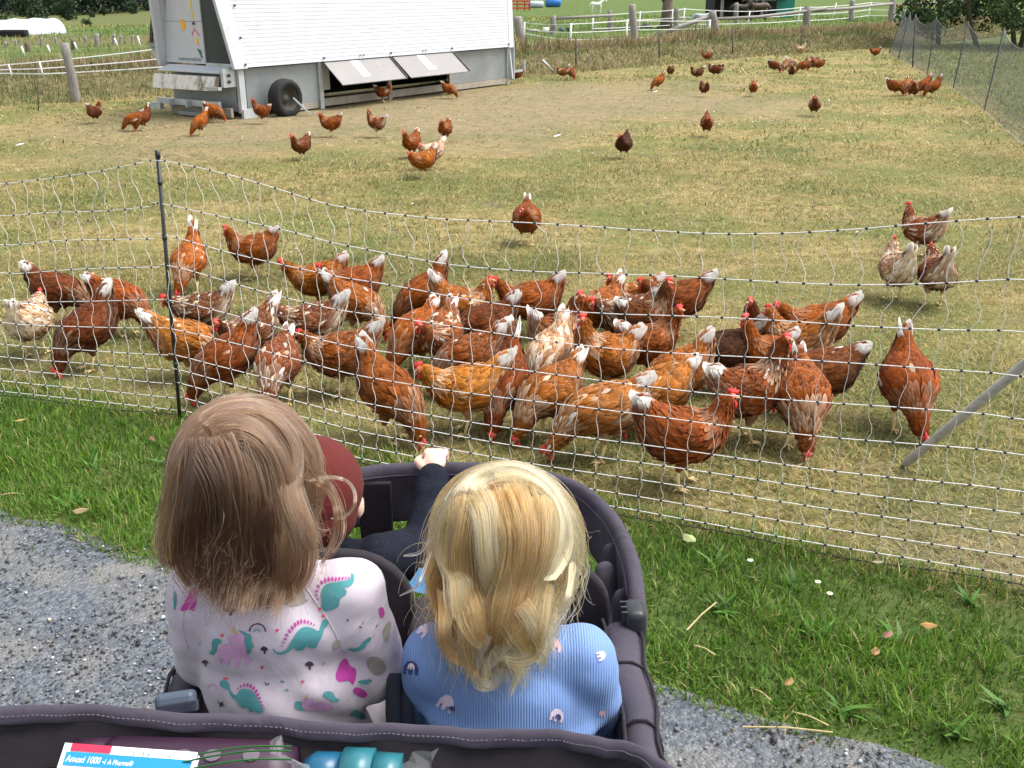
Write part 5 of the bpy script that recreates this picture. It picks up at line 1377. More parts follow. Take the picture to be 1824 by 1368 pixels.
def barrel(px, py, lpx, hpx, label, m, name='tank'):
    b = GT(px, py); D = b.length; l_ = lpx / F_PX * D; h = hpx / F_PX * D; t = thing(name, label, 'tank', b)
    mb = MB(); r_ = h / 2; mb.tube([(-l_ / 2, 0, r_), (-l_ / 2 + r_ * .3, 0, r_), (l_ / 2 - r_ * .3, 0, r_), (l_ / 2, 0, r_)], [r_ * .7, r_, r_, r_ * .7], 14); mb.build('drum', m, t, True)
    mb = MB(); mb.box((0, 0, .05), (l_ * .7, h * .6, .14)); mb.build('cradle', M['stake_dark'], t)
    mb = MB(); mb.tube([(0, 0, h * .97), (0, 0, h * 1.08)], r_ * .25, 8); mb.build('filler', m, t, True)
barrel(985, 13, 26, 15, 'bright blue tank at the top behind the henhouse', mat('blue_plastic', (.03, .16, .50), .35, .1, 4))
barrel(954, 14, 26, 11, 'pale grey tank left of the blue tank', mat('grey_plastic', (.40, .46, .52), .4, .1, 4))
def red_machine():
    b = GT(930, 19); D = b.length; k = 1 / F_PX * D; t = thing('red_machine', 'red farm machine frame at the top beside the henhouse', 'machine', b); rm = mat('red_paint', (.50, .05, .03), .5, .2, 4)
    for x in (-20, -8, 4, 12):
        mb = MB(); mb.box((x * k, 0, 8 * k), (2.2 * k, 2 * k, 16 * k)); mb.build('upright', rm, t)
    for z in (4, 10, 15):
        mb = MB(); mb.box((-4 * k, -1.2 * k, z * k), (36 * k, 1.2 * k, 2.4 * k)); mb.build('crossbar', rm, t)
red_machine()
def tub(px, py, w, h, label, m, name='tub'):
    b = GT(px, py); D = b.length; mb = MB(); wv = w / F_PX * D / 2; hv = h / F_PX * D
    mb.tube([(0, 0, 0), (0, 0, hv), (0, 0, hv * .98), (0, 0, hv * .3)], [wv * .82, wv, wv * .9, wv * .75], 12); o = mb.build(name, m, None, True); o.location = b; tag(o, label, 'tub')
tub(972, 59, 10, 9, 'white tub in the grass near the henhouse', M['white_plastic']); tub(1000, 57, 9, 7, 'blue-grey tub right of the white tub', mat('bluegrey', (.08, .12, .15), .5, .1, 3)); tub(1013, 56, 7, 6, 'small dark green tub farthest right of three', mat('dkgreen', (.02, .06, .04), .5, .1, 3)); tub(980, 57, 6, 6, 'yellow-green bucket beside the white tub', mat('lime', (.45, .6, .06), .5, .1, 3), 'bucket')
def heap(px, py, w, h, label, m, name='heap'):
    b = GT(px, py); D = b.length; rg = np.random.default_rng(int(px)); mb = MB(); rr = []
    wv = w / F_PX * D / 2; hv = h / F_PX * D
    for i in range(5):
        f = i / 4; rr.append([(math.cos(2 * math.pi * j / 12) * wv * math.cos(f * 1.45) * rg.uniform(.85, 1.12), math.sin(2 * math.pi * j / 12) * wv * .6 * math.cos(f * 1.45) * rg.uniform(.85, 1.12), hv * math.sin(f * 1.5) * rg.uniform(.9, 1.1)) for j in range(12)])
    mb.rings(rr); o = mb.build(name, m, None, True); o.location = b; tag(o, label, 'heap')
heap(1150, 50, 22, 7, 'dark sheet-covered heap left of the bare trunk', dk); heap(1176, 51, 12, 6, 'small dark heap touching the bare trunk', dk); heap(952, 57, 22, 5, 'small earth mound near the henhouse end', M['beam'])
def box_at(name, label, cat, px, py, w, h, m):
    b = GT(px, py); D = b.length; mb = MB(); mb.box((0, 0, h / F_PX * D / 2), (w / F_PX * D, .5, h / F_PX * D)); o = mb.build(name, m, None, bevel=.03); o.location = b; tag(o, label, cat); return o
# litter in the run
M['egg'] = mat('white_scrap', (.8, .79, .75), .6, .05, 10)
for k, (px, py, lb) in enumerate([(1604, 165, 'white scrap held by the leftmost of the five hens'), (992, 246, 'white feather on the field right of centre'), (36, 262, 'white feather on the grass at far left'), (1167, 166, 'white feather below the orange pecking hen')]):
    p = GT(px, py); mb = MB(); s = .03; mb.prism([(-s * 1.6, 0), (-s * .4, -s * .5), (s * 1.2, -s * .3), (s * 1.7, 0), (s * .8, s * .5), (-s * .7, s * .45)], p + Vector((0, 0, .03 if k else .11)), Vector((.9, .3, .2)).normalized(), Vector((-.3, .9, .25)).normalized(), Vector((0, -.2, 1)).normalized(), .004)
    tag(mb.build('white_feather' if k else 'white_scrap', M['egg'], None), lb, 'feather' if k else 'scrap')
# straws, leaves and daisies on the verge
M['straw'] = mat('straw_stalk', (.40, .32, .15), .6, .2, 30)
for (a, b, lb) in [((1322, 1302), (1482, 1312), 'long straw lying on gravel at the bottom right'), ((1222, 1142), (1274, 1092), 'slanting straw in green grass right of the stroller'), ((1236, 1170), (1272, 1187), 'short straw below the slanting one'), ((1336, 1232), (1372, 1254), 'pale stalk at the grass edge'), ((1410, 1275), (1475, 1300), 'thin stalk right of the grass edge'), ((2, 887), (44, 886), 'straw at the left edge where grass meets gravel')]:
    p, q_ = G(*a), G(*b); z = .035 if 'grass right' in lb or 'below' in lb else .012; mb = MB(); m_ = p.lerp(q_, .5) + Vector((0, 0, .006)); mb.tube([p + Vector((0, 0, z)), m_ + Vector((0, 0, z)), q_ + Vector((0, 0, z))], .0022, 5); tag(mb.build('straw', M['straw'], None), lb, 'straw', 'loose straws near the path')
for (px, py, s, c, lb) in [(1577, 1154, .018, (.30, .13, .09), 'reddish brown fallen leaf in the verge at right'), (1650, 1138, .016, (.50, .27, .08), 'orange fallen leaf in the verge at far right'), (1555, 1185, .016, (.42, .24, .09), 'curled tan leaf left below the reddish one'), (1226, 980, .024, (.55, .62, .25), 'pale green torn leaf by the net, right of the stroller'), (40, 766, .017, (.55, .38, .10), 'yellow fallen leaf on the grass at far left'), (147, 930, .02, (.40, .28, .14), 'tan dry leaf where grass meets gravel at left'), (1560, 1023, .016, (.42, .33, .2), 'tan leaf close under the net at right'), (274, 800, .016, (.25, .12, .07), 'brown leaf left of the brown-haired child'), (1402, 1240, .016, (.36, .2, .06), 'narrow brown leaf at the verge\'s lower edge')]:
    p = G(px, py) + Vector((0, 0, .045)); mb = MB(); an = random.uniform(0, 6.28); ux = Vector((math.cos(an), math.sin(an), .1)).normalized(); uy = Vector((-math.sin(an), math.cos(an), .25)).normalized(); un = ux.cross(uy)
    mb.add([p - ux * s * 1.4, p - ux * s * .4 + uy * s * .7 - un * s * .15, p + ux * s * .6 + uy * s * .6 - un * s * .2, p + ux * s * 1.5, p + ux * s * .5 - uy * s * .6 - un * s * .15, p - ux * s * .5 - uy * s * .7 - un * s * .2, p + un * s * .1], [(0, 6, 1), (1, 6, 2), (2, 6, 3), (3, 6, 4), (4, 6, 5), (5, 6, 0)])
    tag(mb.build('fallen_leaf', mat('leaf_%d' % px, tuple(v * .55 for v in c), .7, .25, 40), None), lb, 'leaf', 'fallen leaves on the verge')
for (px, py, lb) in [(1334, 1021, 'white daisy nearest the net'), (1475, 1081, 'white daisy in the middle of the verge at right'), (1454, 1060, 'small white daisy left of the middle one')]:
    p = G(px, py) + Vector((0, 0, .045)); t = thing('daisy', lb, 'daisy', p, 0, 'daisies in the verge'); mb = MB()
    for k in range(9): a_ = 2 * math.pi * k / 9; mb.ball((math.cos(a_) * .006, math.sin(a_) * .006, 0), (.004, .002, .001), 5, 3, rot=Matrix.Rotation(a_, 3, 'Z'))
    mb.build('petals', M['egg'], t); mb = MB(); mb.ball((0, 0, .001), .003, 6, 4); mb.build('disc', M['fruit'], t); mb = MB(); mb.tube([(0, 0, 0), (.002, .002, -.045)], .0008, 4); mb.build('stem', M['green_ink'], t)
# ------------------------------------------------------------------ stroller
SX = -0.135                                    # middle of the stroller
def fabric(name, c, scale=500, ribs=None, var=.12, rough=.85, bump=.25, wr=9, wrb=.5):
    m, t, out = nt_of(name)
    p = N(t, 'ShaderNodeBsdfPrincipled'); p.inputs['Roughness'].default_value = rough; p.inputs['Specular IOR Level'].default_value = .2; p.inputs['Sheen Weight'].default_value = .04
    tc = N(t, 'ShaderNodeNewGeometry'); src = tc.outputs['Position']
    nz = N(t, 'ShaderNodeTexNoise'); nz.inputs['Scale'].default_value = 11; nz.inputs['Detail'].default_value = 6; L(t, src, nz.inputs['Vector'])
    rp = N(t, 'ShaderNodeValToRGB'); L(t, nz.outputs[0], rp.inputs[0]); e = rp.color_ramp.elements
    e[0].position = .3; e[0].color = c4([x * (1 - var) for x in c]); e[1].position = .7; e[1].color = c4([min(1, x * (1 + var)) for x in c])
    we = N(t, 'ShaderNodeTexWave'); we.inputs['Scale'].default_value = scale; we.bands_direction = 'DIAGONAL'; L(t, src, we.inputs['Vector'])
    colr = rp.outputs[0]
    n2 = N(t, 'ShaderNodeTexNoise'); n2.inputs['Scale'].default_value = wr; n2.inputs['Detail'].default_value = 3; n2.inputs['Distortion'].default_value = 1.2; L(t, src, n2.inputs['Vector'])
    b1 = N(t, 'ShaderNodeBump'); b1.inputs['Strength'].default_value = wrb; b1.inputs['Distance'].default_value = .02; L(t, n2.outputs[0], b1.inputs['Height'])
    b2 = N(t, 'ShaderNodeBump'); b2.inputs['Strength'].default_value = bump; b2.inputs['Distance'].default_value = .0008
    if ribs:
        wv = N(t, 'ShaderNodeTexWave'); wv.bands_direction = 'X'; wv.inputs['Scale'].default_value = ribs; wv.inputs['Distortion'].default_value = .4; wv.inputs['Detail'].default_value = 1; L(t, src, wv.inputs['Vector'])
        b2.inputs['Distance'].default_value = .003; L(t, wv.outputs['Fac'], b2.inputs['Height'])
        mx = N(t, 'ShaderNodeMix', data_type='RGBA'); mx.blend_type = 'MULTIPLY'; mx.inputs[0].default_value = .28
        r2 = N(t, 'ShaderNodeValToRGB'); r2.color_ramp.elements[0].color = (.55, .58, .68, 1); r2.color_ramp.elements[1].color = (1, 1, 1, 1); L(t, wv.outputs['Fac'], r2.inputs[0])
        L(t, colr, mx.inputs[6]); L(t, r2.outputs[0], mx.inputs[7]); colr = mx.outputs[2]
    else: L(t, we.outputs['Fac'], b2.inputs['Height'])
    L(t, b1.outputs[0], b2.inputs['Normal']); L(t, b2.outputs[0], p.inputs['Normal'])
    L(t, colr, p.inputs['Base Color']); L(t, p.outputs[0], out.inputs[0]); return m
M['canvas'] = fabric('plum_grey_canvas', (.050, .043, .060), 420)
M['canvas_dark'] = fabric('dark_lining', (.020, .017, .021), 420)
M['strap'] = fabric('navy_strap', (.018, .022, .035), 700)
M['buckle'] = mat('slate_buckle', (.055, .075, .105), .4, .1, 10)
stroller = thing('stroller', 'plum-grey multi-seat stroller seen from the handle, at the bottom centre', 'stroller', (SX, 1.3, 0))
SPI = Matrix.Translation((-SX, -1.3, 0))
def spart(mb, name, m, smooth=True, bevel=0, sub=0, parent=None):
    o = mb.build(name, m, parent or stroller, smooth)
    if parent is None: o.matrix_parent_inverse = SPI
    if bevel: md = o.modifiers.new('bevel', 'BEVEL'); md.width = bevel; md.segments = 3
    if sub: md = o.modifiers.new('sub', 'SUBSURF'); md.levels = sub; md.render_levels = sub
    return o
def smooth_path(pts, n):
    pts = [Vector(p) for p in pts]; out = []; k = len(pts)
    for i in range(n + 1):
        s = i / n * (k - 1); a = min(int(s), k - 2); f = s - a
        p0, p1, p2, p3 = pts[max(a - 1, 0)], pts[a], pts[a + 1], pts[min(a + 2, k - 1)]
        out.append(.5 * (2 * p1 + (p2 - p0) * f + (2 * p0 - 5 * p1 + 4 * p2 - p3) * f ** 2 + (3 * p1 - p0 - 3 * p2 + p3) * f ** 3))
    return out
# front bumper: a tube wrapped in a canvas sleeve that hangs below it
XR, XL = 0.185, -0.455
bp_ = smooth_path([(XR, 1.24, .775), (XR + .008, 1.40, .775), (XR - .012, 1.58, .762), (XR - .075, 1.72, .752), (XR - .19, 1.785, .749), (SX, 1.80, .748), (XL + .19, 1.785, .749), (XL + .075, 1.72, .752), (XL + .012, 1.58, .762), (XL - .008, 1.40, .775), (XL, 1.24, .775)], 80)
cen = Vector((SX, 1.42, 0)); rr = []
for i, p in enumerate(bp_):
    inw = Vector((cen.x - p.x, cen.y - p.y, 0)).normalized(); w = .5 + .5 * math.sin(i * 1.7) * math.sin(i * .37)
    h = .120 if 8 < i < 72 else .07
    cr = .007 * w * math.sin(i * .9) + .004 * math.sin(i * 2.9)
    sec = [(.000, .008), (.010, .005), (.015, -.006), (.015 + cr, -.03), (.012 - cr, -.06), (.010 + cr, -h + .004), (.006, -h), (-.002, -h + .004), (-.008 - cr, -.06), (-.012, -.03), (-.013, -.008), (-.009, .005)]
    rr.append([p + inw * a + Vector((0, 0, b)) for a, b in sec])
mb = MB(); mb.rings(rr); bump_o = spart(mb, 'bumper_cover', M['canvas'], True, sub=1)
# seam line on the bumper
mb = MB(); mb.tube([p + Vector((cen.x - p.x, cen.y - p.y, 0)).normalized() * .016 + Vector((0, 0, -.012)) for p in bp_[4:76]], .0016, 5); spart(mb, 'piping', M['canvas'], parent=bump_o)
# hanging folds at the right corner
for k, (x, y, z, l_) in enumerate(((.168, 1.50, .70, .15), (.150, 1.44, .70, .13), (.172, 1.36, .70, .12))):
    mb = MB(); pts = smooth_path([(x, y, z + .05), (x + .006, y - .02, z - .01), (x - .004, y - .05, z - l_ * .6), (x + .012, y - .09, z - l_)], 8); mb.tube(pts, [.012, .022, .024, .024, .022, .02, .018, .014, .008], 8, flat=.6); spart(mb, 'canvas_fold', M['canvas'], True, sub=1)
# pivot hubs
for x in (XR - .006, XL + .006):
    mb = MB(); c = Vector((x, 1.255, .752))
    mb.box(c, (.030, .046, .070)); h_ = spart(mb, 'pivot_hub', M['dark_plastic'], True, .010)
    mb = MB()
    for k in range(3): mb.box(c + Vector((-.004 if x > 0 else .004, -.0135 + k * .0135, .0)), (.034, .004, .066))
    spart(mb, 'hub_ribs', M['dark_plastic'], False, .001, parent=h_)
# padded side walls
def side_wall(x, sgn):
    rr = []
    for i in range(19):
        f = i / 18; y = 1.27 - f * .46; z = .745 + .055 * smooth01(0, 1, f) + .004 * math.sin(i * 1.3); bul = 1 + .18 * math.sin(f * math.pi * 2.2)
        t = .0285 * bul
        sec = [(-.9, -.20), (-1.0, -.10), (-1.05, -.03), (-.8, .004), (-.3, .014), (.3, .014), (.85, .003), (1.1, -.03), (1.15, -.10), (1.0, -.22)]
        rr.append([Vector((x + sgn * a * t + .004 * math.sin(i * .9 + b * 20), y, z + b)) for a, b in sec])
    mb = MB(); mb.rings(rr); o = spart(mb, 'side_wall', M['canvas'], True, sub=1)
    mb = MB(); mb.tube([r_[3] + Vector((0, 0, .003)) for r_ in rr], .0028, 5); spart(mb, 'piping', M['canvas_dark'], parent=o)
    mb = MB(); mb.tube([r_[6] + Vector((0, 0, .003)) for r_ in rr], .0028, 5); spart(mb, 'piping', M['canvas_dark'], parent=o)
    for f in (.33, .62):
        i = int(f * 18); mb = MB(); mb.tube([v + Vector((0, 0, .0015)) for v in rr[i][1:9]], .0022, 5); spart(mb, 'quilt_seam', M['canvas_dark'], parent=o)
side_wall(XR - .028, 1); side_wall(XL + .028, -1)
# seat shells: backrests of the two front seats, divider, floor, rear seat backs
def backrest(x0, x1, y, zb, zt, tilt, r_, name='backrest', m='canvas_dark', th=.022):
    w = (x1 - x0); ol = [(0, 0), (w, 0)]
    for a_ in np.linspace(0, math.pi / 2, 7): ol.append((w - r_ + r_ * math.cos(a_), zt - zb - r_ + r_ * math.sin(a_)))
    for a_ in np.linspace(math.pi / 2, math.pi, 7): ol.append((r_ + r_ * math.cos(a_), zt - zb - r_ + r_ * math.sin(a_)))
    ay = Vector((0, tilt, 1)).normalized(); mb = MB(); mb.prism(ol, (x0, y, zb), Vector((1, 0, 0)), ay, Vector((1, 0, 0)).cross(ay), th)
    return spart(mb, name, M[m], False, .008)
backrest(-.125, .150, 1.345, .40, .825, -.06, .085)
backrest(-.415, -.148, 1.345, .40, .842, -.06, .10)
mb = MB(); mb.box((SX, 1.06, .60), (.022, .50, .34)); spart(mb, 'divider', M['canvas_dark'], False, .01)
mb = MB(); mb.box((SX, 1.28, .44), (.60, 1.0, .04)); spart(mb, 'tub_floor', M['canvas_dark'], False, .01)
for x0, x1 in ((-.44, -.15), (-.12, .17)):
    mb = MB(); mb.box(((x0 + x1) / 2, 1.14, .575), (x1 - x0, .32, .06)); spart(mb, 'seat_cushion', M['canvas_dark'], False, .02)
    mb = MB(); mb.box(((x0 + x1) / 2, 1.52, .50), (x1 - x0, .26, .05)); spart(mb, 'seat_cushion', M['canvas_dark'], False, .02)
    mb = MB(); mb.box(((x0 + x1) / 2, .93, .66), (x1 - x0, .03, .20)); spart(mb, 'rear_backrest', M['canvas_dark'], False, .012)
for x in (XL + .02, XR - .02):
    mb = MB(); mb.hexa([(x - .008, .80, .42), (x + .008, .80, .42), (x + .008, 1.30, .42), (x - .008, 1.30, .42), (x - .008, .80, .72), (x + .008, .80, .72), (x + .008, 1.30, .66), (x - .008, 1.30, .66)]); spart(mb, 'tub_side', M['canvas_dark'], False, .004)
mb = MB(); mb.box((-.268, 1.765, .56), (.065, .012, .34)); spart(mb, 'front_strap', M['canvas_dark'], False, .004)
# harness straps beside the children
for x, y in ((-.146, 1.00), (-.130, 1.0)):
    mb = MB(); mb.tube(smooth_path([(x, y + .04, .83), (x, y + .01, .80), (x + .003, y - .01, .74), (x, y - .02, .66)], 8), .010, 6, flat=.3); spart(mb, 'harness_strap', M['strap'])
mb = MB(); BK = at(314, 1252, .90)
mb.box(BK, (.042, .03, .024), Matrix.Rotation(R(14), 3, 'Z') @ Matrix.Rotation(R(-35), 3, 'X')); bk_ = spart(mb, 'buckle', M['buckle'], False, .006)
mb = MB(); mb.box(BK + Vector((.004, -.006, -.002)), (.040, .034, .012), Matrix.Rotation(R(14), 3, 'Z') @ Matrix.Rotation(R(-35), 3, 'X')); spart(mb, 'webbing', M['strap'], False, .002, parent=bk_)
# chassis and wheels under the tub
for x in (XL + .05, XR - .05):
    mb = MB(); mb.tube([(x, .70, .95), (x, .86, .60), (x, 1.0, .42), (x, 1.80, .30)], .014, 8); spart(mb, 'frame_tube', M['dark_plastic'])
    for y in (.98, 1.68):
        r_ = .13; mb = MB(); rg_ = []
        for k in range(25):
            th = 2 * math.pi * k / 24; rg_.append([Vector((x + px_, y + math.cos(th) * q_, r_ + math.sin(th) * q_)) for q_, px_ in ((.085, -.018), (.12, -.022), (.13, 0), (.12, .022), (.085, .018))])
        mb.rings(rg_, 0, False, True); w_ = spart(mb, 'tyre', M['tyre'])
        mb = MB(); mb.tube([(x - .012, y, r_), (x + .012, y, r_)], .086, 16); mb.tube([(x - .03, y, r_), (x + .03, y, r_)], .02, 8); spart(mb, 'wheel_hub', M['dark_plastic'], parent=w_)
        mb = MB(); mb.tube([(x, y, r_), (x, y, .36)], .012, 8); spart(mb, 'fork', M['dark_plastic'])
# ------------------------------------------------------------------ parent organiser bag across the bottom
bag = thing('organiser_bag', 'open plum-grey bag hanging along the stroller handle at the bottom edge', 'bag', (SX, .72, .9)); BPI = Matrix.Translation((-SX, -.72, -.9))
def bpart(mb, name, m, smooth=True, bevel=0, sub=0, parent=None):
    o = mb.build(name, m, parent or bag, smooth)
    if parent is None: o.matrix_parent_inverse = BPI
    if bevel: md = o.modifiers.new('bevel', 'BEVEL'); md.width = bevel; md.segments = 3
    if sub: md = o.modifiers.new('sub', 'SUBSURF'); md.levels = sub; md.render_levels = sub
    return o
rim = smooth_path([(-.62, .790, .968), (-.496, .800, .974), (-.40, .798, .974), (-.30, .792, .971), (-.20, .786, .968), (-.114, .780, .967), (-.02, .774, .968), (.06, .764, .971), (.105, .748, .974), (.135, .722, .977), (.152, .690, .978), (.158, .640, .975), (.155, .58, .97)], 60)
rr = []; cb_ = Vector((SX, .66, 0))
for i, p in enumerate(rim):
    t = (rim[min(i + 1, 60)] - rim[max(i - 1, 0)]); t.z = 0; t.normalize(); n = Vector((-t.y, t.x, 0))   # outward (away from camera for the long edge)
    wob = .003 * math.sin(i * .8) + .002 * math.sin(i * 2.1)
    sec = [(.010, -.16), (.010, -.08), (.009 + wob, -.03), (.007, -.004), (.002, .002), (-.004, .001), (-.0075, -.005), (-.0085 + wob, -.012), (-.006, -.016), (.002, -.017), (.003, -.16)]
    rr.append([p + n * a + Vector((0, 0, b + wob * .6)) for a, b in sec])
mb = MB(); mb.rings(rr); bw = bpart(mb, 'rim_wall', M['canvas'], True, sub=1)
mb = MB(); mb.rings([[r_[8] + Vector((0, 0, .002)), r_[9] + Vector((0, -.004, 0)), r_[10] + Vector((0, -.006, 0)), r_[10] + Vector((0, .0, 0))] for r_ in rr]); bpart(mb, 'lining', M['canvas_dark'], True, parent=bw)
mb = MB()
st_ = MB()
for i in range(0, 240):
    f = i / 240 * 59; k = int(f); q_ = rr[k][6].lerp(rr[k + 1][6], f - k); q2 = rr[k][6].lerp(rr[k + 1][6], min(1, f - k + .14)); st_.tube([q_ + Vector((0, -.0012, .0012)), q2 + Vector((0, -.0012, .0012))], .0007, 4, caps=False)
s_ = bpart(st_, 'stitching', mat('grey_thread', (.095, .085, .10), .8, .1, 50), parent=bw); s_['kind'] = 'stuff'
mb = MB(); mb.hexa([(-.62, .58, .80), (.14, .58, .80), (.14, .78, .80), (-.62, .80, .80), (-.62, .58, .812), (.14, .58, .812), (.14, .78, .812), (-.62, .80, .812)]); bpart(mb, 'bag_floor', M['canvas_dark'], False)
mb = MB(); mb.hexa([(-.62, .555, .80), (.15, .555, .80), (.15, .57, .80), (-.62, .57, .80), (-.62, .555, .965), (.15, .555, .965), (.15, .57, .965), (-.62, .57, .965)]); bpart(mb, 'near_wall', M['canvas'], False)
# things in the bag
def cyl_thing(name, label, cat, a, b, prof, m, n=20):
    """a->b axis, prof = [(fraction, radius, part)]"""
    a = Vector(a); b = Vector(b); t = thing(name, label, cat, a)
    groups = {}
    for f, r_, part in prof: groups.setdefault(part, []).append((f, r_))
    for part, fr in groups.items():
        mb = MB(); mb.tube([(b - a) * f for f, _ in fr], [r_ for _, r_ in fr], n); mb.build(part, m[part], t, True)
    return t
pm = mat('plum_bottle', (.028, .010, .024), .45, .12, 8)
bt = cyl_thing('purple_bottle', 'dark purple bottle lying in the bag at left, pale dots along it', 'bottle', Vector((-.42, .762, .924)), Vector((-.205, .758, .922)), [(0, .020, 'cap'), (.01, .034, 'cap'), (.16, .036, 'cap'), (.17, .034, 'body'), (.2, .037, 'body'), (.9, .037, 'body'), (1, .030, 'body')], {'cap': pm, 'body': pm})
for k, x in enumerate((.115, .142, .178)):
    mb = MB(); mb.prism([(.008 * math.cos(a_), .006 * math.sin(a_)) for a_ in np.linspace(0, 6.28, 13)[:-1]], Vector((x, -.0125, .0352)), Vector((1, 0, 0)), Vector((0, .94, .34)), Vector((0, -.34, .94)), .001); mb.build('dot', mat('dot_ink', (.10, .08, .10), .5), bt)
def med_box():
    # a flat carton leaning against the bottle; its printed face looks up at the camera
    tl = at(116, 1323, .742); tr = at(352, 1340, .742)
    ux = (tr - tl).normalized(); view = -ray(230, 1350).normalized(); nrm = (view * .75 + Vector((0, 0, .45))).normalized(); nrm = (nrm - ux * nrm.dot(ux)).normalized(); uy = nrm.cross(ux)  # uy points up the face
    w = (tr - tl).length; h = .062; t = thing('medicine_box', 'white medicine carton with blue band lying in the bag', 'box', tl)
    I = Matrix.Translation(-tl)
    def face(x0, x1, y0, y1, off, m, name, th=.0006):
        mb = MB(); mb.prism([(x0, y0), (x1, y0), (x1, y1), (x0, y1)], tl + nrm * off, ux, uy, nrm, th); o = mb.build(name, m, t); o.matrix_parent_inverse = I; return o
    face(0, w, -h, 0, -.011, mat('carton', (.80, .81, .83), .4, .03, 5), 'carton', .022)
    face(.004, w * .975, -.0200, -.0078, .0005, mat('blue_print', (.01, .20, .42), .4, .05, 5), 'blue_band')
    face(.007, .043, -.0070, -.0004, .0009, mat('red_print', (.62, .02, .06), .4, .05, 5), 'red_label')
    wh = mat('white_print', (.85, .86, .88), .4, .02, 5); gy = mat('grey_print', (.40, .43, .47), .5, .05, 5); bl = mat('blue_ink', (.02, .13, .30), .5, .05, 5)
    def tx_(body, size, x, y, m, sh=.18, bold=0.0, sx=.72):
        o = text(body, size, m, ux * sx, uy, tl + ux * x + uy * y + nrm * .0013, parent=None, shear=sh, offset=bold); o.parent = t; o.matrix_parent_inverse = I; return o
    tx_('Amoxi 1000 -', .0086, .0055, -.0170, wh); tx_('1 A Pharma®', .0066, .0395, -.0170, wh)
    tx_('1 Filmtablette zum Einnehmen enthält 1000 mg Amoxicillin', .0040, .0055, -.027, gy, .1, 0); tx_('Amoxicillin-Trihydrat. Antibiotikum', .0040, .0055, -.032, gy, .1, 0)
    for x in (.53, .60, .64, .80): face(w * x, w * x + .0008, -.0070, -.0035, .0009, bl, 'tick_mark')
med_box()
# crumpled clear bag with green zip
def clear_mat():
    m, t, out = nt_of('clear_film'); p = N(t, 'ShaderNodeBsdfPrincipled'); p.inputs['Base Color'].default_value = (.8, .82, .84, 1); p.inputs['Roughness'].default_value = .12
    tr = N(t, 'ShaderNodeBsdfTransparent'); mx = N(t, 'ShaderNodeMixShader'); mx.inputs[0].default_value = .12; L(t, tr.outputs[0], mx.inputs[1]); L(t, p.outputs[0], mx.inputs[2]); L(t, mx.outputs[0], out.inputs[0]); return m
def zip_bag():
    o0 = Vector((-.215, .735, .93)); t = thing('clear_zip_bag', 'crumpled clear plastic bag with green zip lines in the middle of the bag', 'plastic bag', o0); n = 26
    V = []; 
    for i in range(n):
        for j in range(14):
            u, v = i / (n - 1), j / 13
            p = Vector((-.285 + .215 * u, .765 - .105 * v, .945 + .012 * math.sin(u * 7) - .03 * v))
            q_ = mnoise.noise_vector(Vector((u * 7, v * 5, 1.3))) * .016 + mnoise.noise_vector(Vector((u * 19, v * 13, 4))) * .006
            V.append(p + q_ - o0)
    mb = MB(); mb.add(V, [(i * 14 + j, (i + 1) * 14 + j, (i + 1) * 14 + j + 1, i * 14 + j + 1) for i in range(n - 1) for j in range(13)]); mb.build('film', clear_mat(), t)
    gz = mat('green_zip', (.010, .085, .014), .4, .1, 10)
    for d in (0, .009, .026):
        pts = [at(x, y + d * 900, .742 - d) - o0 + Vector((0, 0, .004)) for x, y in ((318, 1358), (380, 1345), (450, 1336), (520, 1336))]
        mb = MB(); mb.tube(smooth_path(pts, 12), .0009, 5); mb.build('zip_line', gz, t)
    dkc = mat('dark_content', (.05, .03, .025), .6, .3, 12); mb = MB(); mb.ball(Vector((.04, .005, -.03)), (.09, .03, .03), 14, 8); mb.build('content', dkc, t, True)
zip_bag()
teal = mat('teal_plastic', (.022, .13, .16), .3, .08, 6); teal2 = mat('deep_blue_plastic', (.012, .085, .16), .3, .08, 6); navy = mat('slate_plastic', (.035, .06, .10), .35, .1, 6)
tbp = cyl_thing('teal_bottle', 'teal drinking bottle lying in the bag beside the slate one', 'bottle', Vector((-.198, .760, .930)), Vector((-.105, .752, .928)), [(0, .012, 'spout_cap'), (.12, .020, 'spout_cap'), (.40, .021, 'spout_cap'), (.41, .026, 'collar'), (.72, .027, 'collar'), (.73, .024, 'flask'), (1.0, .024, 'flask')], {'spout_cap': teal2, 'collar': teal, 'flask': teal})
sb = cyl_thing('slate_bottle', 'slate-blue baby bottle with white teat in the bag at the bottom edge', 'bottle', Vector((-.140, .722, .932)), Vector((.05, .715, .915)), [(0, .010, 'teat'), (.03, .016, 'teat'), (.09, .014, 'teat'), (.15, .017, 'teat'), (.16, .024, 'collar'), (.30, .027, 'collar'), (.31, .0275, 'flask'), (.33, .028, 'flask'), (1.0, .028, 'flask')], {'teat': M['white_plastic'], 'collar': navy, 'flask': navy})
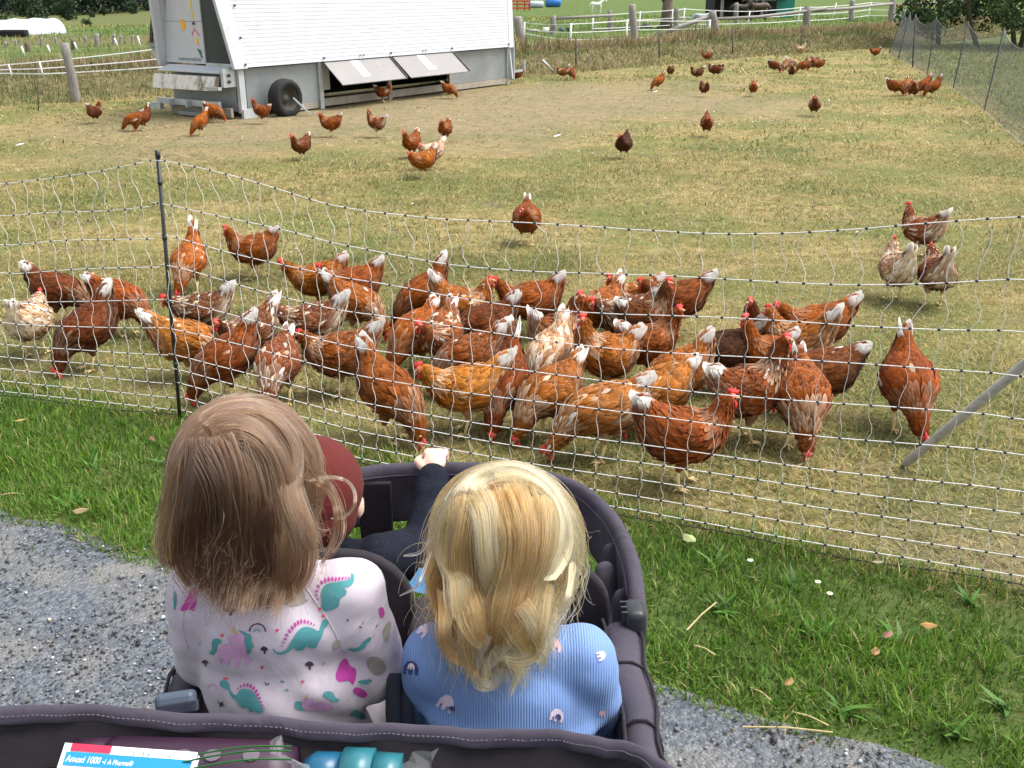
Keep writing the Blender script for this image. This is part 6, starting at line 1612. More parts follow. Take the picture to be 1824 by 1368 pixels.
# ------------------------------------------------------------------ children
def blob_mesh(parts, voxel=.006, it=6, fac=.5):
    """one continuous skin grown over capsules and ellipsoids"""
    bm = bmesh.new()
    def ball(c, r, rot=None):
        m4 = Matrix.Translation(c) @ (rot.to_4x4() if rot is not None else Matrix()) @ Matrix.Diagonal((*(r if hasattr(r, '__len__') else (r,) * 3), 1))
        bmesh.ops.create_icosphere(bm, subdivisions=2 if max(r if hasattr(r, '__len__') else (r,)) < .03 else 3, radius=1, matrix=m4)
    for pt in parts:
        if pt[0] == 'e': ball(Vector(pt[1]), pt[2], pt[3] if len(pt) > 3 else None)
        else:
            _, a, b, r0, r1 = pt; a = Vector(a); b = Vector(b); n = max(2, int((b - a).length / (min(r0, r1) * .35)) + 1)
            for i in range(n + 1): ball(a.lerp(b, i / n), r0 + (r1 - r0) * i / n)
    me = bpy.data.meshes.new('tmp'); bm.to_mesh(me); bm.free()
    o = bpy.data.objects.new('tmp', me); col.objects.link(o)
    md = o.modifiers.new('r', 'REMESH'); md.mode = 'VOXEL'; md.voxel_size = voxel
    ms = o.modifiers.new('s', 'SMOOTH'); ms.iterations = it; ms.factor = fac
    dg = bpy.context.evaluated_depsgraph_get(); dg.update()
    out = bpy.data.meshes.new_from_object(o.evaluated_get(dg)); bpy.data.objects.remove(o)
    out.polygons.foreach_set('use_smooth', [True] * len(out.polygons))
    return out
def wrinkle(me, fn):
    n = len(me.vertices); co = np.empty(n * 3, np.float32); no = np.empty(n * 3, np.float32)
    me.vertices.foreach_get('co', co); me.vertices.foreach_get('normal', no); co = co.reshape(-1, 3); no = no.reshape(-1, 3)
    d = np.array([fn(Vector(c)) for c in co], np.float32); co = co + no * d[:, None]
    me.vertices.foreach_set('co', co.ravel()); me.update()
def skin_mat():
    m, t, out = nt_of('skin'); p = N(t, 'ShaderNodeBsdfPrincipled'); p.inputs['Base Color'].default_value = (.68, .42, .32, 1); p.inputs['Roughness'].default_value = .5
    p.inputs['Subsurface Weight'].default_value = .15; p.inputs['Subsurface Radius'].default_value = (.02, .008, .004); p.inputs['Subsurface Scale'].default_value = .3
    tc = N(t, 'ShaderNodeNewGeometry'); nz = N(t, 'ShaderNodeTexNoise'); nz.inputs['Scale'].default_value = 60; L(t, tc.outputs['Position'], nz.inputs['Vector'])
    rp = N(t, 'ShaderNodeValToRGB'); rp.color_ramp.elements[0].color = (.62, .36, .27, 1); rp.color_ramp.elements[1].color = (.74, .49, .39, 1); L(t, nz.outputs[0], rp.inputs[0]); L(t, rp.outputs[0], p.inputs['Base Color'])
    L(t, p.outputs[0], out.inputs[0]); return m
M['skin'] = skin_mat(); M['eye_white'] = mat('eye_white', (.8, .8, .8), .3, .02, 5); M['lip'] = mat('lip', (.5, .2, .17), .5, .1, 20)
def head_parts(C, Rm, k=1.0):
    """child's head: cranium, cheeks, jaw, nose, ears; faces local +Y"""
    def T(x, y, z): return C + Rm @ (Vector((x, y, z)) * k)
    return [('e', T(0, -.008, .015), (.077 * k, .090 * k, .082 * k), Rm), ('e', T(0, .028, -.03), (.062 * k, .062 * k, .062 * k), Rm), ('e', T(0, .05, -.068), (.036 * k, .030 * k, .028 * k), Rm),
            ('c', T(0, .086, -.008), T(0, .098, -.028), .008 * k, .011 * k), ('e', T(.08, .004, -.012), (.009 * k, .018 * k, .026 * k), Rm), ('e', T(-.08, .004, -.012), (.009 * k, .018 * k, .026 * k), Rm),
            ('e', T(.03, .075, -.035), (.02 * k, .016 * k, .02 * k), Rm), ('e', T(-.03, .075, -.035), (.02 * k, .016 * k, .02 * k), Rm)]
def face_bits(C, Rm, parent, inv, k=1.0):
    for s in (-1, 1):
        mb = MB(); mb.ball(C + Rm @ (Vector((s * .029, .078, -.002)) * k), .011 * k, 10, 7); o = mb.build('eye', M['eye_white'], parent, True)
        mb = MB(); mb.ball(C + Rm @ (Vector((s * .029, .087, -.002)) * k), .005 * k, 8, 5); q_ = mb.build('iris', M['buckle'], o, True)
    mb = MB(); mb.ball(C + Rm @ (Vector((0, .083, -.058)) * k), (.017 * k, .006 * k, .005 * k), 10, 5, rot=Rm); o = mb.build('lips', M['lip'], parent, True)
def hand(W_, d, up, k=1.0, curl=1.3):
    """palm, four fingers and a thumb; d = finger direction, up = back of the hand"""
    d = d.normalized(); s = d.cross(up).normalized(); up = s.cross(d)
    P_ = [('e', W_ + d * .024 * k, (.021 * k, .021 * k, .013 * k), Matrix((s, d, up)).transposed())]
    for i, (off, ln) in enumerate(((-.0155, .030), (-.005, .034), (.0055, .032), (.0155, .026))):
        p = W_ + d * .042 * k + s * off * k; a_ = 0; 
        for j in range(3):
            a_ += curl * (.55 if j == 0 else .8); q_ = p + (d * math.cos(a_) - up * math.sin(a_)) * ln * k * (.42 if j == 0 else .30); P_.append(('c', p, q_, .0068 * k, .0062 * k)); p = q_
    p = W_ + d * .012 * k - s * .018 * k; q_ = p - s * .012 * k + d * .016 * k - up * .004 * k; P_ += [('c', p, q_, .0085 * k, .0075 * k), ('c', q_, q_ + d * .016 * k - up * .010 * k + s * .003 * k, .0075 * k, .0062 * k)]
    return P_
# ---- hair
def hair_mat(name, stops, rough=.32):
    m, t, out = nt_of(name); hp = N(t, 'ShaderNodeBsdfHairPrincipled'); hp.parametrization = 'COLOR'
    hp.inputs['Roughness'].default_value = rough; hp.inputs['Radial Roughness'].default_value = .45
    hi = N(t, 'ShaderNodeAttribute'); hi.attribute_name = 'tone'; rp = N(t, 'ShaderNodeValToRGB'); e = rp.color_ramp.elements
    while len(e) < len(stops): e.new(.5)
    for el, (ps, c) in zip(e, stops): el.position = ps; el.color = c4(c)
    L(t, hi.outputs['Fac'], rp.inputs[0]); L(t, rp.outputs[0], hp.inputs['Color']); L(t, hp.outputs[0], out.inputs[0]); return m
def grow(C, Rm, rad, crown, n, seed, length, spheres, style, nseg=26, part=None):
    """simulate strands: leave the scalp away from the crown, bend under gravity, slide over head and body"""
    rg = np.random.default_rng(seed); C = np.array(C); Rn = np.array(Rm); rad = np.array(rad); Ri = Rn.T
    ng = style.get('guides', 170); tot = n + ng
    u = rg.normal(0, 1, (tot * 3, 3)); u /= np.linalg.norm(u, axis=1, keepdims=True)
    # scalp: leave the face free (local +Y, low) and the neck
    ok = ~((u[:, 1] > .38) & (u[:, 2] < .42)) & (u[:, 2] > -.55) & ~((u[:, 1] > .1) & (u[:, 2] < -.05)); u = u[ok][:tot]; tot = len(u)
    cr = np.array(crown) / np.linalg.norm(crown)
    root = u * rad
    nrm = u / rad; nrm /= np.linalg.norm(nrm, axis=1, keepdims=True)
    away = u - cr * (u @ cr)[:, None]; away -= nrm * np.sum(away * nrm, 1, keepdims=True); away /= np.linalg.norm(away, axis=1, keepdims=True) + 1e-6
    sw = style.get('swirl', .5); tang = np.cross(nrm, away)
    near = np.exp(-np.arccos(np.clip(u @ cr, -1, 1)) / .35)[:, None]
    p = root.copy(); d = away + tang * sw * near
    lay = rg.uniform(0.001, style.get('volume', .022), tot)
    gdown = Ri @ np.array([0, 0, -1.0]); step = .009; K = 52; on = np.ones(tot, bool); pts = [C + (Rn @ p.T).T]
    zend = style['zend'] + np.abs(rg.normal(0, style.get('layer', .03), tot)) + style.get('round', 0) * np.clip(np.abs((Rn @ root.T).T[:, 0] - style.get('cx', 0)) / .09, 0, 1.2) ** 2; kend = np.full(tot, K, float)
    side = np.sign(u[:, 0] + rg.normal(0, .15, tot) + style.get('parting', 0.0))
    for k in range(1, K + 1):
        rk = rad + (lay * min(1, k / style.get('flare', 14)))[:, None]
        un = p / rk; nn = un / rk; nn /= np.linalg.norm(nn, axis=1, keepdims=True)
        un_ = un / (np.linalg.norm(un, axis=1, keepdims=True) + 1e-9)
        ang = np.arccos(np.clip(un_ @ cr, -1, 1)); w = np.exp(-ang / .55)[:, None]
        aw = un_ - cr * (un_ @ cr)[:, None]; aw /= np.linalg.norm(aw, axis=1, keepdims=True) + 1e-6
        fr_ = np.clip(un_[:, 1] + .1, 0, 1)
        fld = aw * (w * 1.1 + .12) + gdown * (1 - w * .6) + np.stack([side * fr_ * 1.5, -fr_ * .9, fr_ * 0], 1)
        fld -= nn * np.sum(fld * nn, 1, keepdims=True); fld /= np.linalg.norm(fld, axis=1, keepdims=True) + 1e-6
        d_on = .62 * d + .38 * fld; d_on -= nn * np.sum(d_on * nn, 1, keepdims=True)
        d_off = d + gdown * .30
        if 'gather' in style:
            gt, w0 = style['gather']; wp_ = C + (Rn @ p.T).T; tg = np.array(gt) - wp_; tg[:, 2] = 0; tg = (Ri @ tg.T).T; d_off = d_off + tg * w0
        d = np.where(on[:, None], d_on, d_off); d /= np.linalg.norm(d, axis=1, keepdims=True) + 1e-9
        p = p + d * step
        m_ = np.sqrt(np.sum((p / rk) ** 2, 1))
        fix = on | (m_ < 1); p = np.where(fix[:, None], p / m_[:, None], p)
        wp = C + (Rn @ p.T).T
        for (a, b, r_) in spheres:
            a = np.array(a); b = np.array(b); ab = b - a; tt_ = np.clip(((wp - a) @ ab) / (ab @ ab), 0, 1); cpt = a + tt_[:, None] * ab; v = wp - cpt; dist = np.linalg.norm(v, axis=1); rl = r_ + lay * .6; ins = (dist < rl) & ~on
            wp = np.where(ins[:, None], cpt + v / (dist[:, None] + 1e-9) * rl[:, None], wp)
        p = (Ri @ (wp - C).T).T
        on = on & (wp[:, 2] > C[2] - .012 + .01 * rg.normal(0, 1, tot))
        pts.append(wp)
        kend = np.where((kend == K) & (wp[:, 2] < zend), k, kend)
    raw = np.stack(pts, 1); sidx = np.linspace(0, 1, nseg + 1)[None] * np.maximum(kend, 6)[:, None]
    for _ in range(4): raw[:, 1:-1] = .25 * raw[:, :-2] + .5 * raw[:, 1:-1] + .25 * raw[:, 2:]
    i0 = np.clip(np.floor(sidx).astype(int), 0, K - 1); fx = (sidx - i0)[..., None]; ar = np.arange(tot)[:, None]
    pts = None
    P_ = raw[ar, i0] * (1 - fx) + raw[ar, i0 + 1] * fx
    t = np.linspace(0, 1, nseg + 1)
    # clumps
    G_ = P_[n:] if tot > n else P_[:ng]; S_ = P_[:n]; m = len(S_)
    # guide-level waves and curled ends
    gph = rg.uniform(0, 6.28, len(G_)); gam = rg.uniform(.3, 1.0, len(G_))
    wa = style.get('wave', .006); cu = style.get('curl', .0)
    wv = (wa * gam)[:, None] * (t[None] ** 1.5) * np.sin(t[None] * style.get('freq', 9) + gph[:, None])
    ax = rg.normal(0, 1, (len(G_), 3)); ax[:, 2] *= .2; ax /= np.linalg.norm(ax, axis=1, keepdims=True)
    GO = wv[..., None] * ax[:, None]
    if cu:
        e = np.clip((t - style.get('curl_from', .7)) / (1 - style.get('curl_from', .7)), 0, 1)
        an = e[None] * style.get('turns', 4.5) * np.sign(np.sin(gph * 3))[:, None] * rg.uniform(.7, 1.2, (len(G_), 1)); rr_ = cu * gam[:, None] * e[None]
        side = np.stack([-ax[:, 1], ax[:, 0], ax[:, 2] * 0], 1)
        GO = GO + (np.sin(an) * rr_)[..., None] * ax[:, None] + ((1 - np.cos(an)) * rr_ * .8)[..., None] * np.array([0, 0, 1.0])[None, None] + (np.sin(an * .7) * rr_ * .6)[..., None] * side[:, None]
    gi = np.zeros(m, int); roots = S_[:, 0]; gr_ = G_[:, 0]
    for i0 in range(0, m, 2000): gi[i0:i0 + 2000] = np.argmin(((roots[i0:i0 + 2000, None] - gr_[None]) ** 2).sum(2), 1)
    cl = (style.get('clump', .75) * smooth01(.05, .7, t))[None, :, None] * rg.uniform(style.get('cmin', .35), 1.0, (m, 1, 1))
    offr = (roots - gr_[gi])[:, None] * .45
    out = S_ * (1 - cl) + (G_[gi] + offr * (1 - .88 * t[None, :, None] ** 1.5)) * cl + GO[gi] * np.minimum(1, cl * 1.3 + .25)
    # frizz and flyaways
    fr = rg.normal(0, 1, (m, 3)); fr /= np.linalg.norm(fr, axis=1, keepdims=True); fly = rg.uniform(0, 1, m) < style.get('fly', .03)
    amp = np.where(fly, rg.uniform(.012, .05, m), rg.uniform(0, .0035, m))
    out += (amp[:, None] * t[None] ** 1.4)[..., None] * fr[:, None]
    out += (np.where(fly, .006, .0012)[:, None] * np.sin(t[None] * rg.uniform(8, 22, (m, 1)) + rg.uniform(0, 6.28, (m, 1))) * t[None])[..., None] * np.roll(fr, 1, 1)[:, None]
    tone = np.clip(.55 * rg.uniform(0, 1, len(G_))[gi] + .45 * rg.uniform(0, 1, m), 0, 1)
    return out, tone
def locks(C, Rm, rad, specs, seed, yb, nseg=26):
    """loose locks laid over the hair along lines seen in the photograph"""
    rg = np.random.default_rng(seed); Ri = np.array(Rm).T; Cn = np.array(C); o3 = np.array((0, 0, CAM_H)); OUT = []; TN = []
    for path, wpx, n, lift, tone in specs:
        P3_ = []
        for x, y in path:
            d = np.array(ray(x, y).normalized()); ro = (Ri @ (o3 - Cn)) / (np.array(rad) + lift); rd = (Ri @ d) / (np.array(rad) + lift)
            a = rd @ rd; b = 2 * ro @ rd; c = ro @ ro - 1; q = b * b - 4 * a * c
            yq = yb / d[1]
            t = (-b - math.sqrt(q)) / (2 * a) if q > 0 else -b / (2 * a)
            if (o3 + d * t)[2] < Cn[2] - .03: t = min(t, yq) if q > 0 else yq
            P3_.append(Vector(o3 + d * t))
        sp = np.array([tuple(p) for p in smooth_path(P3_, nseg)])
        for _ in range(3): sp[1:-1] = .25 * sp[:-2] + .5 * sp[1:-1] + .25 * sp[2:]
        tg = np.gradient(sp, axis=0); tg /= np.linalg.norm(tg, axis=1, keepdims=True) + 1e-9; vd = sp - o3; vd /= np.linalg.norm(vd, axis=1, keepdims=True); sd = np.cross(tg, vd); sd /= np.linalg.norm(sd, axis=1, keepdims=True) + 1e-9
        w = wpx / F_PX * 1.15; t = np.linspace(0, 1, nseg + 1); prof = (1.15 - .25 * smooth01(0, .4, t)) * (1 - .5 * smooth01(.75, 1, t))
        u = rg.normal(0, .5, n); v = np.abs(rg.normal(0, .10, n)); f = rg.uniform(-.12, .12, n)
        off = (u[:, None] * prof[None] + f[:, None] * np.sin(t[None] * 7 + rg.uniform(0, 6, (n, 1)))) * w
        cut = 1 - np.abs(rg.normal(0, .05, n)); st0 = np.abs(rg.normal(0, .09, n))[:, None]; idx = np.clip(st0 + t[None] * (cut[:, None] - st0), 0, 1) * nseg; i0 = np.clip(idx.astype(int), 0, nseg - 1); fx = (idx - i0)[..., None]
        S_ = sp[i0] * (1 - fx) + sp[i0 + 1] * fx; SD = sd[i0]; VD = vd[i0]
        pt = S_ + SD * off[..., None] - VD * (v[:, None] * prof[None] * w)[..., None]
        ql = (pt - Cn) @ np.array(Rm); mm = np.sqrt(np.sum((ql / (np.array(rad) + lift + .003)) ** 2, -1)); cw = smooth01(Cn[2] - .055, Cn[2] + .03, pt[..., 2]) * (lift < .022) * smooth01(1.0, 1.04, mm)
        pt = pt + (Cn + (ql / mm[..., None]) @ Ri - pt) * cw[..., None]
        for _ in range(4): pt[:, 1:-1] = .25 * pt[:, :-2] + .5 * pt[:, 1:-1] + .25 * pt[:, 2:]
        OUT.append(pt); TN.append(np.clip(rg.normal(tone, .17, n), 0, 1))
    return np.concatenate(OUT), np.concatenate(TN)
def join_hair(a, b): return np.concatenate([a[0], b[0]]), np.concatenate([a[1], b[1]])
def hair_obj(name, PT, matr, parent, inv, r0=.00046, r1=.00014):
    P_, tone = PT; m, k = P_.shape[:2]; cu = bpy.data.hair_curves.new(name); cu.add_curves([k] * m)
    cu.attributes['position'].data.foreach_set('vector', np.ascontiguousarray(P_, np.float32).ravel())
    ra = cu.attributes.get('radius') or cu.attributes.new('radius', 'FLOAT', 'POINT')
    ra.data.foreach_set('value', np.tile(np.linspace(r0, r1, k), m).astype(np.float32))
    ta = cu.attributes.new('tone', 'FLOAT', 'CURVE'); ta.data.foreach_set('value', tone.astype(np.float32))
    cu.materials.append(matr); o = link(name, cu, parent); o.matrix_parent_inverse = inv; return o
# ---- printed motifs laid onto cloth
def bvh_of(me): return BVHTree.FromPolygons([v.co.copy() for v in me.vertices], [tuple(p.vertices) for p in me.polygons])
def decal(name, poly, bvh, m, parent, inv, off=.0009, step=9.0):
    """poly in photograph positions, thrown onto the cloth and lifted a hair off it"""
    poly = [Vector(p) for p in poly]; n = len(poly); pts = []; edges = []
    if sum(poly[i - 1].x * poly[i].y - poly[i].x * poly[i - 1].y for i in range(n)) < 0: poly.reverse()
    for i in range(n):
        a, b = poly[i], poly[(i + 1) % n]; k = max(1, int((b - a).length / step))
        for j in range(k): pts.append(a.lerp(b, j / k))
    nb_ = len(pts); edges = [(i, (i + 1) % nb_) for i in range(nb_)]
    xs = [p.x for p in pts]; ys = [p.y for p in pts]
    x = min(xs) + step / 2
    while x < max(xs):
        y = min(ys) + step / 2
        while y < max(ys): pts.append(Vector((x, y))); y += step
        x += step
    vo, eo, fo, *_ = delaunay_2d_cdt(pts, edges, [list(range(nb_))], 1, 1e-4)
    o3 = Vector((0, 0, CAM_H)); V = []; good = []
    for p in vo:
        h, nn, idx, dist = bvh.ray_cast(o3, ray(p.x, p.y).normalized())
        if h is None: V.append(Vector((0, 0, 0))); good.append(False)
        else:
            d = ray(p.x, p.y).normalized(); nn = nn if nn.dot(d) < 0 else -nn
            V.append(h + nn * off); good.append(True)
    F_ = []
    for f in fo:
        if all(good[i] for i in f) and max((V[f[i]] - V[f[i - 1]]).length for i in range(len(f))) < .035:
            nn = (V[f[1]] - V[f[0]]).cross(V[f[2]] - V[f[0]]); F_.append(tuple(f) if nn.dot(V[f[0]] - o3) < 0 else tuple(reversed(f)))
    if not F_: return None
    mb = MB(); mb.add(V, F_); me = mb.mesh(name, m, True); bm = bmesh.new(); bm.from_mesh(me); bmesh.ops.delete(bm, geom=[v for v in bm.verts if not v.link_faces], context='VERTS'); bm.to_mesh(me); bm.free()
    return link(name, me, parent)
INK = {k: fabric('ink_' + k, c, 500, var=.10) for k, c in dict(teal=(.07, .25, .27), pink=(.50, .28, .47), mag=(.40, .045, .27), grey=(.27, .25, .22), dark=(.045, .025, .055), gold=(.55, .33, .08), red=(.62, .06, .10), lil=(.46, .36, .52)).items()}
def leafspike(x, y, l_, w, ang):
    c, s = math.cos(ang), math.sin(ang); return [(x + c * u - s * v, y + s * u + c * v) for u, v in ((-l_ / 2, 0), (-l_ * .15, -w / 2), (l_ * .25, -w * .42), (l_ / 2, 0), (l_ * .25, w * .42), (-l_ * .15, w / 2))]
def heart(x, y, s): return [(x, y + s), (x - s * .8, y - s * .1), (x - s * .7, y - s * .8), (x - s * .2, y - s * .7), (x, y - s * .2), (x + s * .35, y - s * .9), (x + s * .9, y - s * .7), (x + s * .8, y - s * .05)]
def arc(x, y, r_, w, n=10): return [(x + r_ * math.cos(a), y - r_ * math.sin(a)) for a in np.linspace(.05, math.pi - .05, n)] + [(x + (r_ - w) * math.cos(a), y - (r_ - w) * math.sin(a)) for a in np.linspace(math.pi - .05, .05, n)]
def mush(x, y, s): return [(x - s, y), (x - s * .8, y - s * .6), (x, y - s), (x + s * .8, y - s * .55), (x + s, y), (x + s * .25, y + s * .1), (x + s * .3, y + s * .9), (x - s * .15, y + s * .9), (x - s * .1, y + s * .1)]

def smooth_px(pts, n=16): return [(p.x, p.y) for p in smooth_path([(x, y, 0) for x, y in pts], n)]
# ================= girl with brown hair, dinosaur top
def girl():
    Cg = Vector((-.325, 1.105, 1.070)); Rm = Matrix.Rotation(R(-8), 3, 'Z') @ Matrix.Rotation(R(-16), 3, 'X') @ Matrix.Rotation(R(-5), 3, 'Y')
    t = thing('person', 'child with shoulder-length brown hair in a white dinosaur-print top, seen from behind', 'person', (-.285, 1.10, .60)); inv = Matrix.Translation((.285, -1.10, -.60))
    nk = Vector((-.300, 1.065, .965)); sR, sL = Vector((-.205, 1.065, .925)), Vector((-.378, 1.075, .928)); eR, eL = Vector((-.182, 1.075, .820)), Vector((-.395, 1.10, .82)); wR, wL = Vector((-.195, 1.19, .775)), Vector((-.37, 1.21, .79))
    tor = [('e', (-.288, 1.065, .88), (.105, .072, .085)), ('e', (-.286, 1.060, .80), (.108, .075, .10)), ('e', (-.285, 1.06, .70), (.11, .085, .10)), ('c', sL, sR, .046, .046), ('c', nk, Vector(Cg) + Rm @ Vector((0, -.01, -.05)), .034, .036)]
    arms = [('c', sR, eR, .042, .036), ('c', eR, wR, .034, .026), ('c', sL, eL, .042, .036), ('c', eL, wL, .034, .026)]
    hands = hand(wR, Vector((-.3, 1, -.1)), Vector((.2, .1, 1)), .85) + hand(wL, Vector((.2, 1, -.1)), Vector((-.2, .1, 1)), .85)
    legs = [('c', (-.235, 1.08, .64), (-.225, 1.28, .66), .058, .048), ('c', (-.335, 1.08, .64), (-.345, 1.28, .66), .058, .048), ('c', (-.225, 1.28, .66), (-.228, 1.31, .50), .046, .034), ('c', (-.345, 1.28, .66), (-.342, 1.31, .50), .046, .034)]
    body = link('body', blob_mesh([(p[0], p[1], tuple(x * .9 for x in p[2])) if p[0] == 'e' else (p[0], p[1], p[2], p[3] * .85, p[4] * .85) for p in tor + arms + legs] + hands + head_parts(Cg, Rm), .006), t); body.matrix_parent_inverse = inv; body.data.materials.append(M['skin'])
    face_bits(Cg, Rm, body, inv)
    sm = blob_mesh(tor[:4] + [('c', nk + Vector((0, 0, -.03)), nk + Vector((0, 0, -.012)), .052, .047)] + [('c', sR, eR, .050, .046), ('c', eR, eR.lerp(wR, .8), .045, .036), ('c', sL, eL, .050, .046), ('c', eL, eL.lerp(wL, .8), .045, .036), ('e', (-.285, 1.05, .66), (.125, .095, .06))], .0055, 8)
    def wr(c):
        # folds fanning from the right armpit to the waist, soft creases elsewhere
        u = (c.x + .21) * .55 + (c.z - .80) * .83; v = -(c.x + .21) * .83 + (c.z - .80) * .55
        f = .0048 * math.sin(u * 95 + 2.5 * mnoise.noise(c * 14)) * math.exp(-((v - .01) / .055) ** 2) * math.exp(-(u / .07) ** 2)
        return 1.3 * f + .0055 * mnoise.noise(Vector((c.x * 9 + c.z * 6, c.y * 9, c.z * 20))) + .0024 * mnoise.noise(c * 38)
    wrinkle(sm, wr); sm.materials.append(fabric('white_jersey', (.47, .425, .485), 600, var=.04, bump=.2, wrb=.3))
    sh = link('printed_top', sm, t); sh.matrix_parent_inverse = inv
    pm_ = blob_mesh([(p[0], p[1], p[2], p[3] * 1.12, p[4] * 1.15) for p in legs] + [('e', (-.285, 1.08, .64), (.11, .09, .06))], .008); pm_.materials.append(fabric('pale_trousers', (.68, .64, .69), 600, var=.05)); o = link('trousers', pm_, t); o.matrix_parent_inverse = inv
    bv0 = bvh_of(sm)
    def seam(pts, nm='seam', r_=.0006):
        V_ = []
        for x, y in pts:
            h, nn, idx, dist = bv0.ray_cast(Vector((0, 0, CAM_H)), ray(x, y).normalized())
            if h is not None: V_.append(h + (nn if nn.y < 0 else -nn) * .0003)
        if len(V_) > 2: mb = MB(); mb.tube(V_, r_, 5); mb.build(nm, sm.materials[0], sh, True)
    seam(smooth_px([(524, 1020), (556, 1062), (588, 1110), (612, 1160)])); seam(smooth_px([(352, 1050), (330, 1085), (326, 1120), (336, 1155)]))
    # motifs traced in positions of the photograph (zoomed crop 300..740 x 960..1300)
    bv = bvh_of(sm); Z = lambda L_: [(300 + x / 4.023, 960 + y / 4.023) for x, y in L_]
    def chai(L_):
        for _ in range(2): L_ = [q for i in range(len(L_)) for q in ((.78 * L_[i - 1][0] + .22 * L_[i][0], .78 * L_[i - 1][1] + .22 * L_[i][1]), (.22 * L_[i - 1][0] + .78 * L_[i][0], .22 * L_[i - 1][1] + .78 * L_[i][1]))]
        return L_
    def D_(L_, ink, nm, off=.0009): decal(nm, Z(chai(L_) if nm[:4] in ('dino', 'unic', 'anim', 'tail', 'ston', 'mush') else L_), bv, INK[ink], sh, inv, off, 6.0)
    dn = 'dinosaur_print'
    D_([(748, 775), (770, 805), (800, 812), (850, 790), (880, 730), (930, 650), (980, 625), (1040, 640), (1075, 665), (1090, 620), (1100, 585), (1125, 570), (1150, 590), (1140, 620), (1115, 640), (1100, 700), (1070, 745), (1060, 780), (1010, 780), (985, 760), (970, 795), (915, 800), (905, 770), (870, 800), (820, 825), (780, 825), (750, 800)], 'teal', dn)
    D_([(1310, 235), (1335, 270), (1325, 320), (1290, 345), (1255, 350), (1280, 375), (1270, 405), (1235, 420), (1225, 445), (1225, 480), (1180, 505), (1120, 520), (1095, 490), (1105, 450), (1095, 400), (1105, 350), (1140, 320), (1200, 310), (1270, 300), (1305, 285)], 'teal', dn)
    D_([(370, 1040), (375, 1015), (400, 1008), (435, 1025), (440, 1070), (465, 1110), (490, 1120), (510, 1085), (545, 1068), (600, 1085), (640, 1130), (665, 1190), (690, 1240), (630, 1245), (615, 1225), (590, 1245), (570, 1210), (555, 1200), (545, 1215), (510, 1190), (490, 1155), (450, 1130), (435, 1080), (400, 1068), (375, 1055)], 'teal', dn)
    D_([(1270, 780), (1360, 780), (1385, 740), (1440, 695), (1455, 715), (1420, 750), (1400, 790), (1330, 810)], 'teal', dn)
    def spikes(pts, cx, cy):
        for i, (x, y) in enumerate(pts):
            f = math.sin(math.pi * (i + .8) / (len(pts) + .6)); D_(leafspike(x, y, 16 + 24 * f, 8 + 10 * f, math.atan2(y - cy, x - cx)), 'mag', 'spike_print')
    spikes([(815, 765), (825, 740), (838, 715), (850, 688), (868, 660), (888, 636), (908, 615), (930, 600), (952, 592), (976, 592), (1000, 597), (1022, 605), (1042, 617)], 960, 760)
    spikes([(1072, 430), (1063, 402), (1065, 372), (1077, 340), (1100, 312), (1126, 298), (1152, 290), (1177, 289), (1201, 289), (1225, 287), (1249, 285), (1271, 283), (1290, 280)], 1180, 430)
    spikes([(500, 1075), (521, 1055), (546, 1046), (570, 1046), (592, 1055), (612, 1070), (629, 1092), (641, 1116), (651, 1141), (661, 1166), (673, 1190), (686, 1212)], 560, 1180)
    un = 'unicorn_print'
    D_([(365, 770), (420, 745), (480, 770), (500, 745), (445, 745), (425, 715), (440, 690), (490, 690), (530, 660), (555, 655), (560, 690), (545, 740), (565, 780), (555, 830), (595, 850), (598, 885), (560, 910), (540, 895), (565, 870), (520, 840), (510, 920), (475, 915), (480, 850), (435, 850), (440, 900), (405, 905), (400, 850), (380, 860), (385, 895), (365, 890), (355, 855)], 'pink', un)
    D_([(385, 745), (370, 715), (335, 710), (310, 740), (320, 790), (290, 815), (320, 832), (350, 800), (348, 760), (370, 745)], 'teal', un)
    D_([(495, 645), (520, 655), (560, 670), (595, 690), (600, 740), (618, 770), (595, 775), (590, 815), (565, 830), (570, 780), (545, 750), (550, 690)], 'teal', un, .0013)
    D_([(450, 620), (500, 675), (480, 688)], 'gold', un, .0013)
    D_([(905, 1160), (950, 1160), (1000, 1200), (960, 1235), (905, 1210)], 'teal', un); D_([(950, 1170), (1010, 1130), (1045, 1150), (1030, 1180), (1090, 1160), (1150, 1170), (1200, 1210), (1130, 1230), (970, 1230)], 'pink', un, .0013); D_([(1100, 1120), (1120, 1090), (1170, 1090), (1200, 1140), (1235, 1150), (1195, 1172), (1150, 1150)], 'teal', un); D_([(975, 1140), (1000, 1100), (1000, 1140)], 'gold', un)
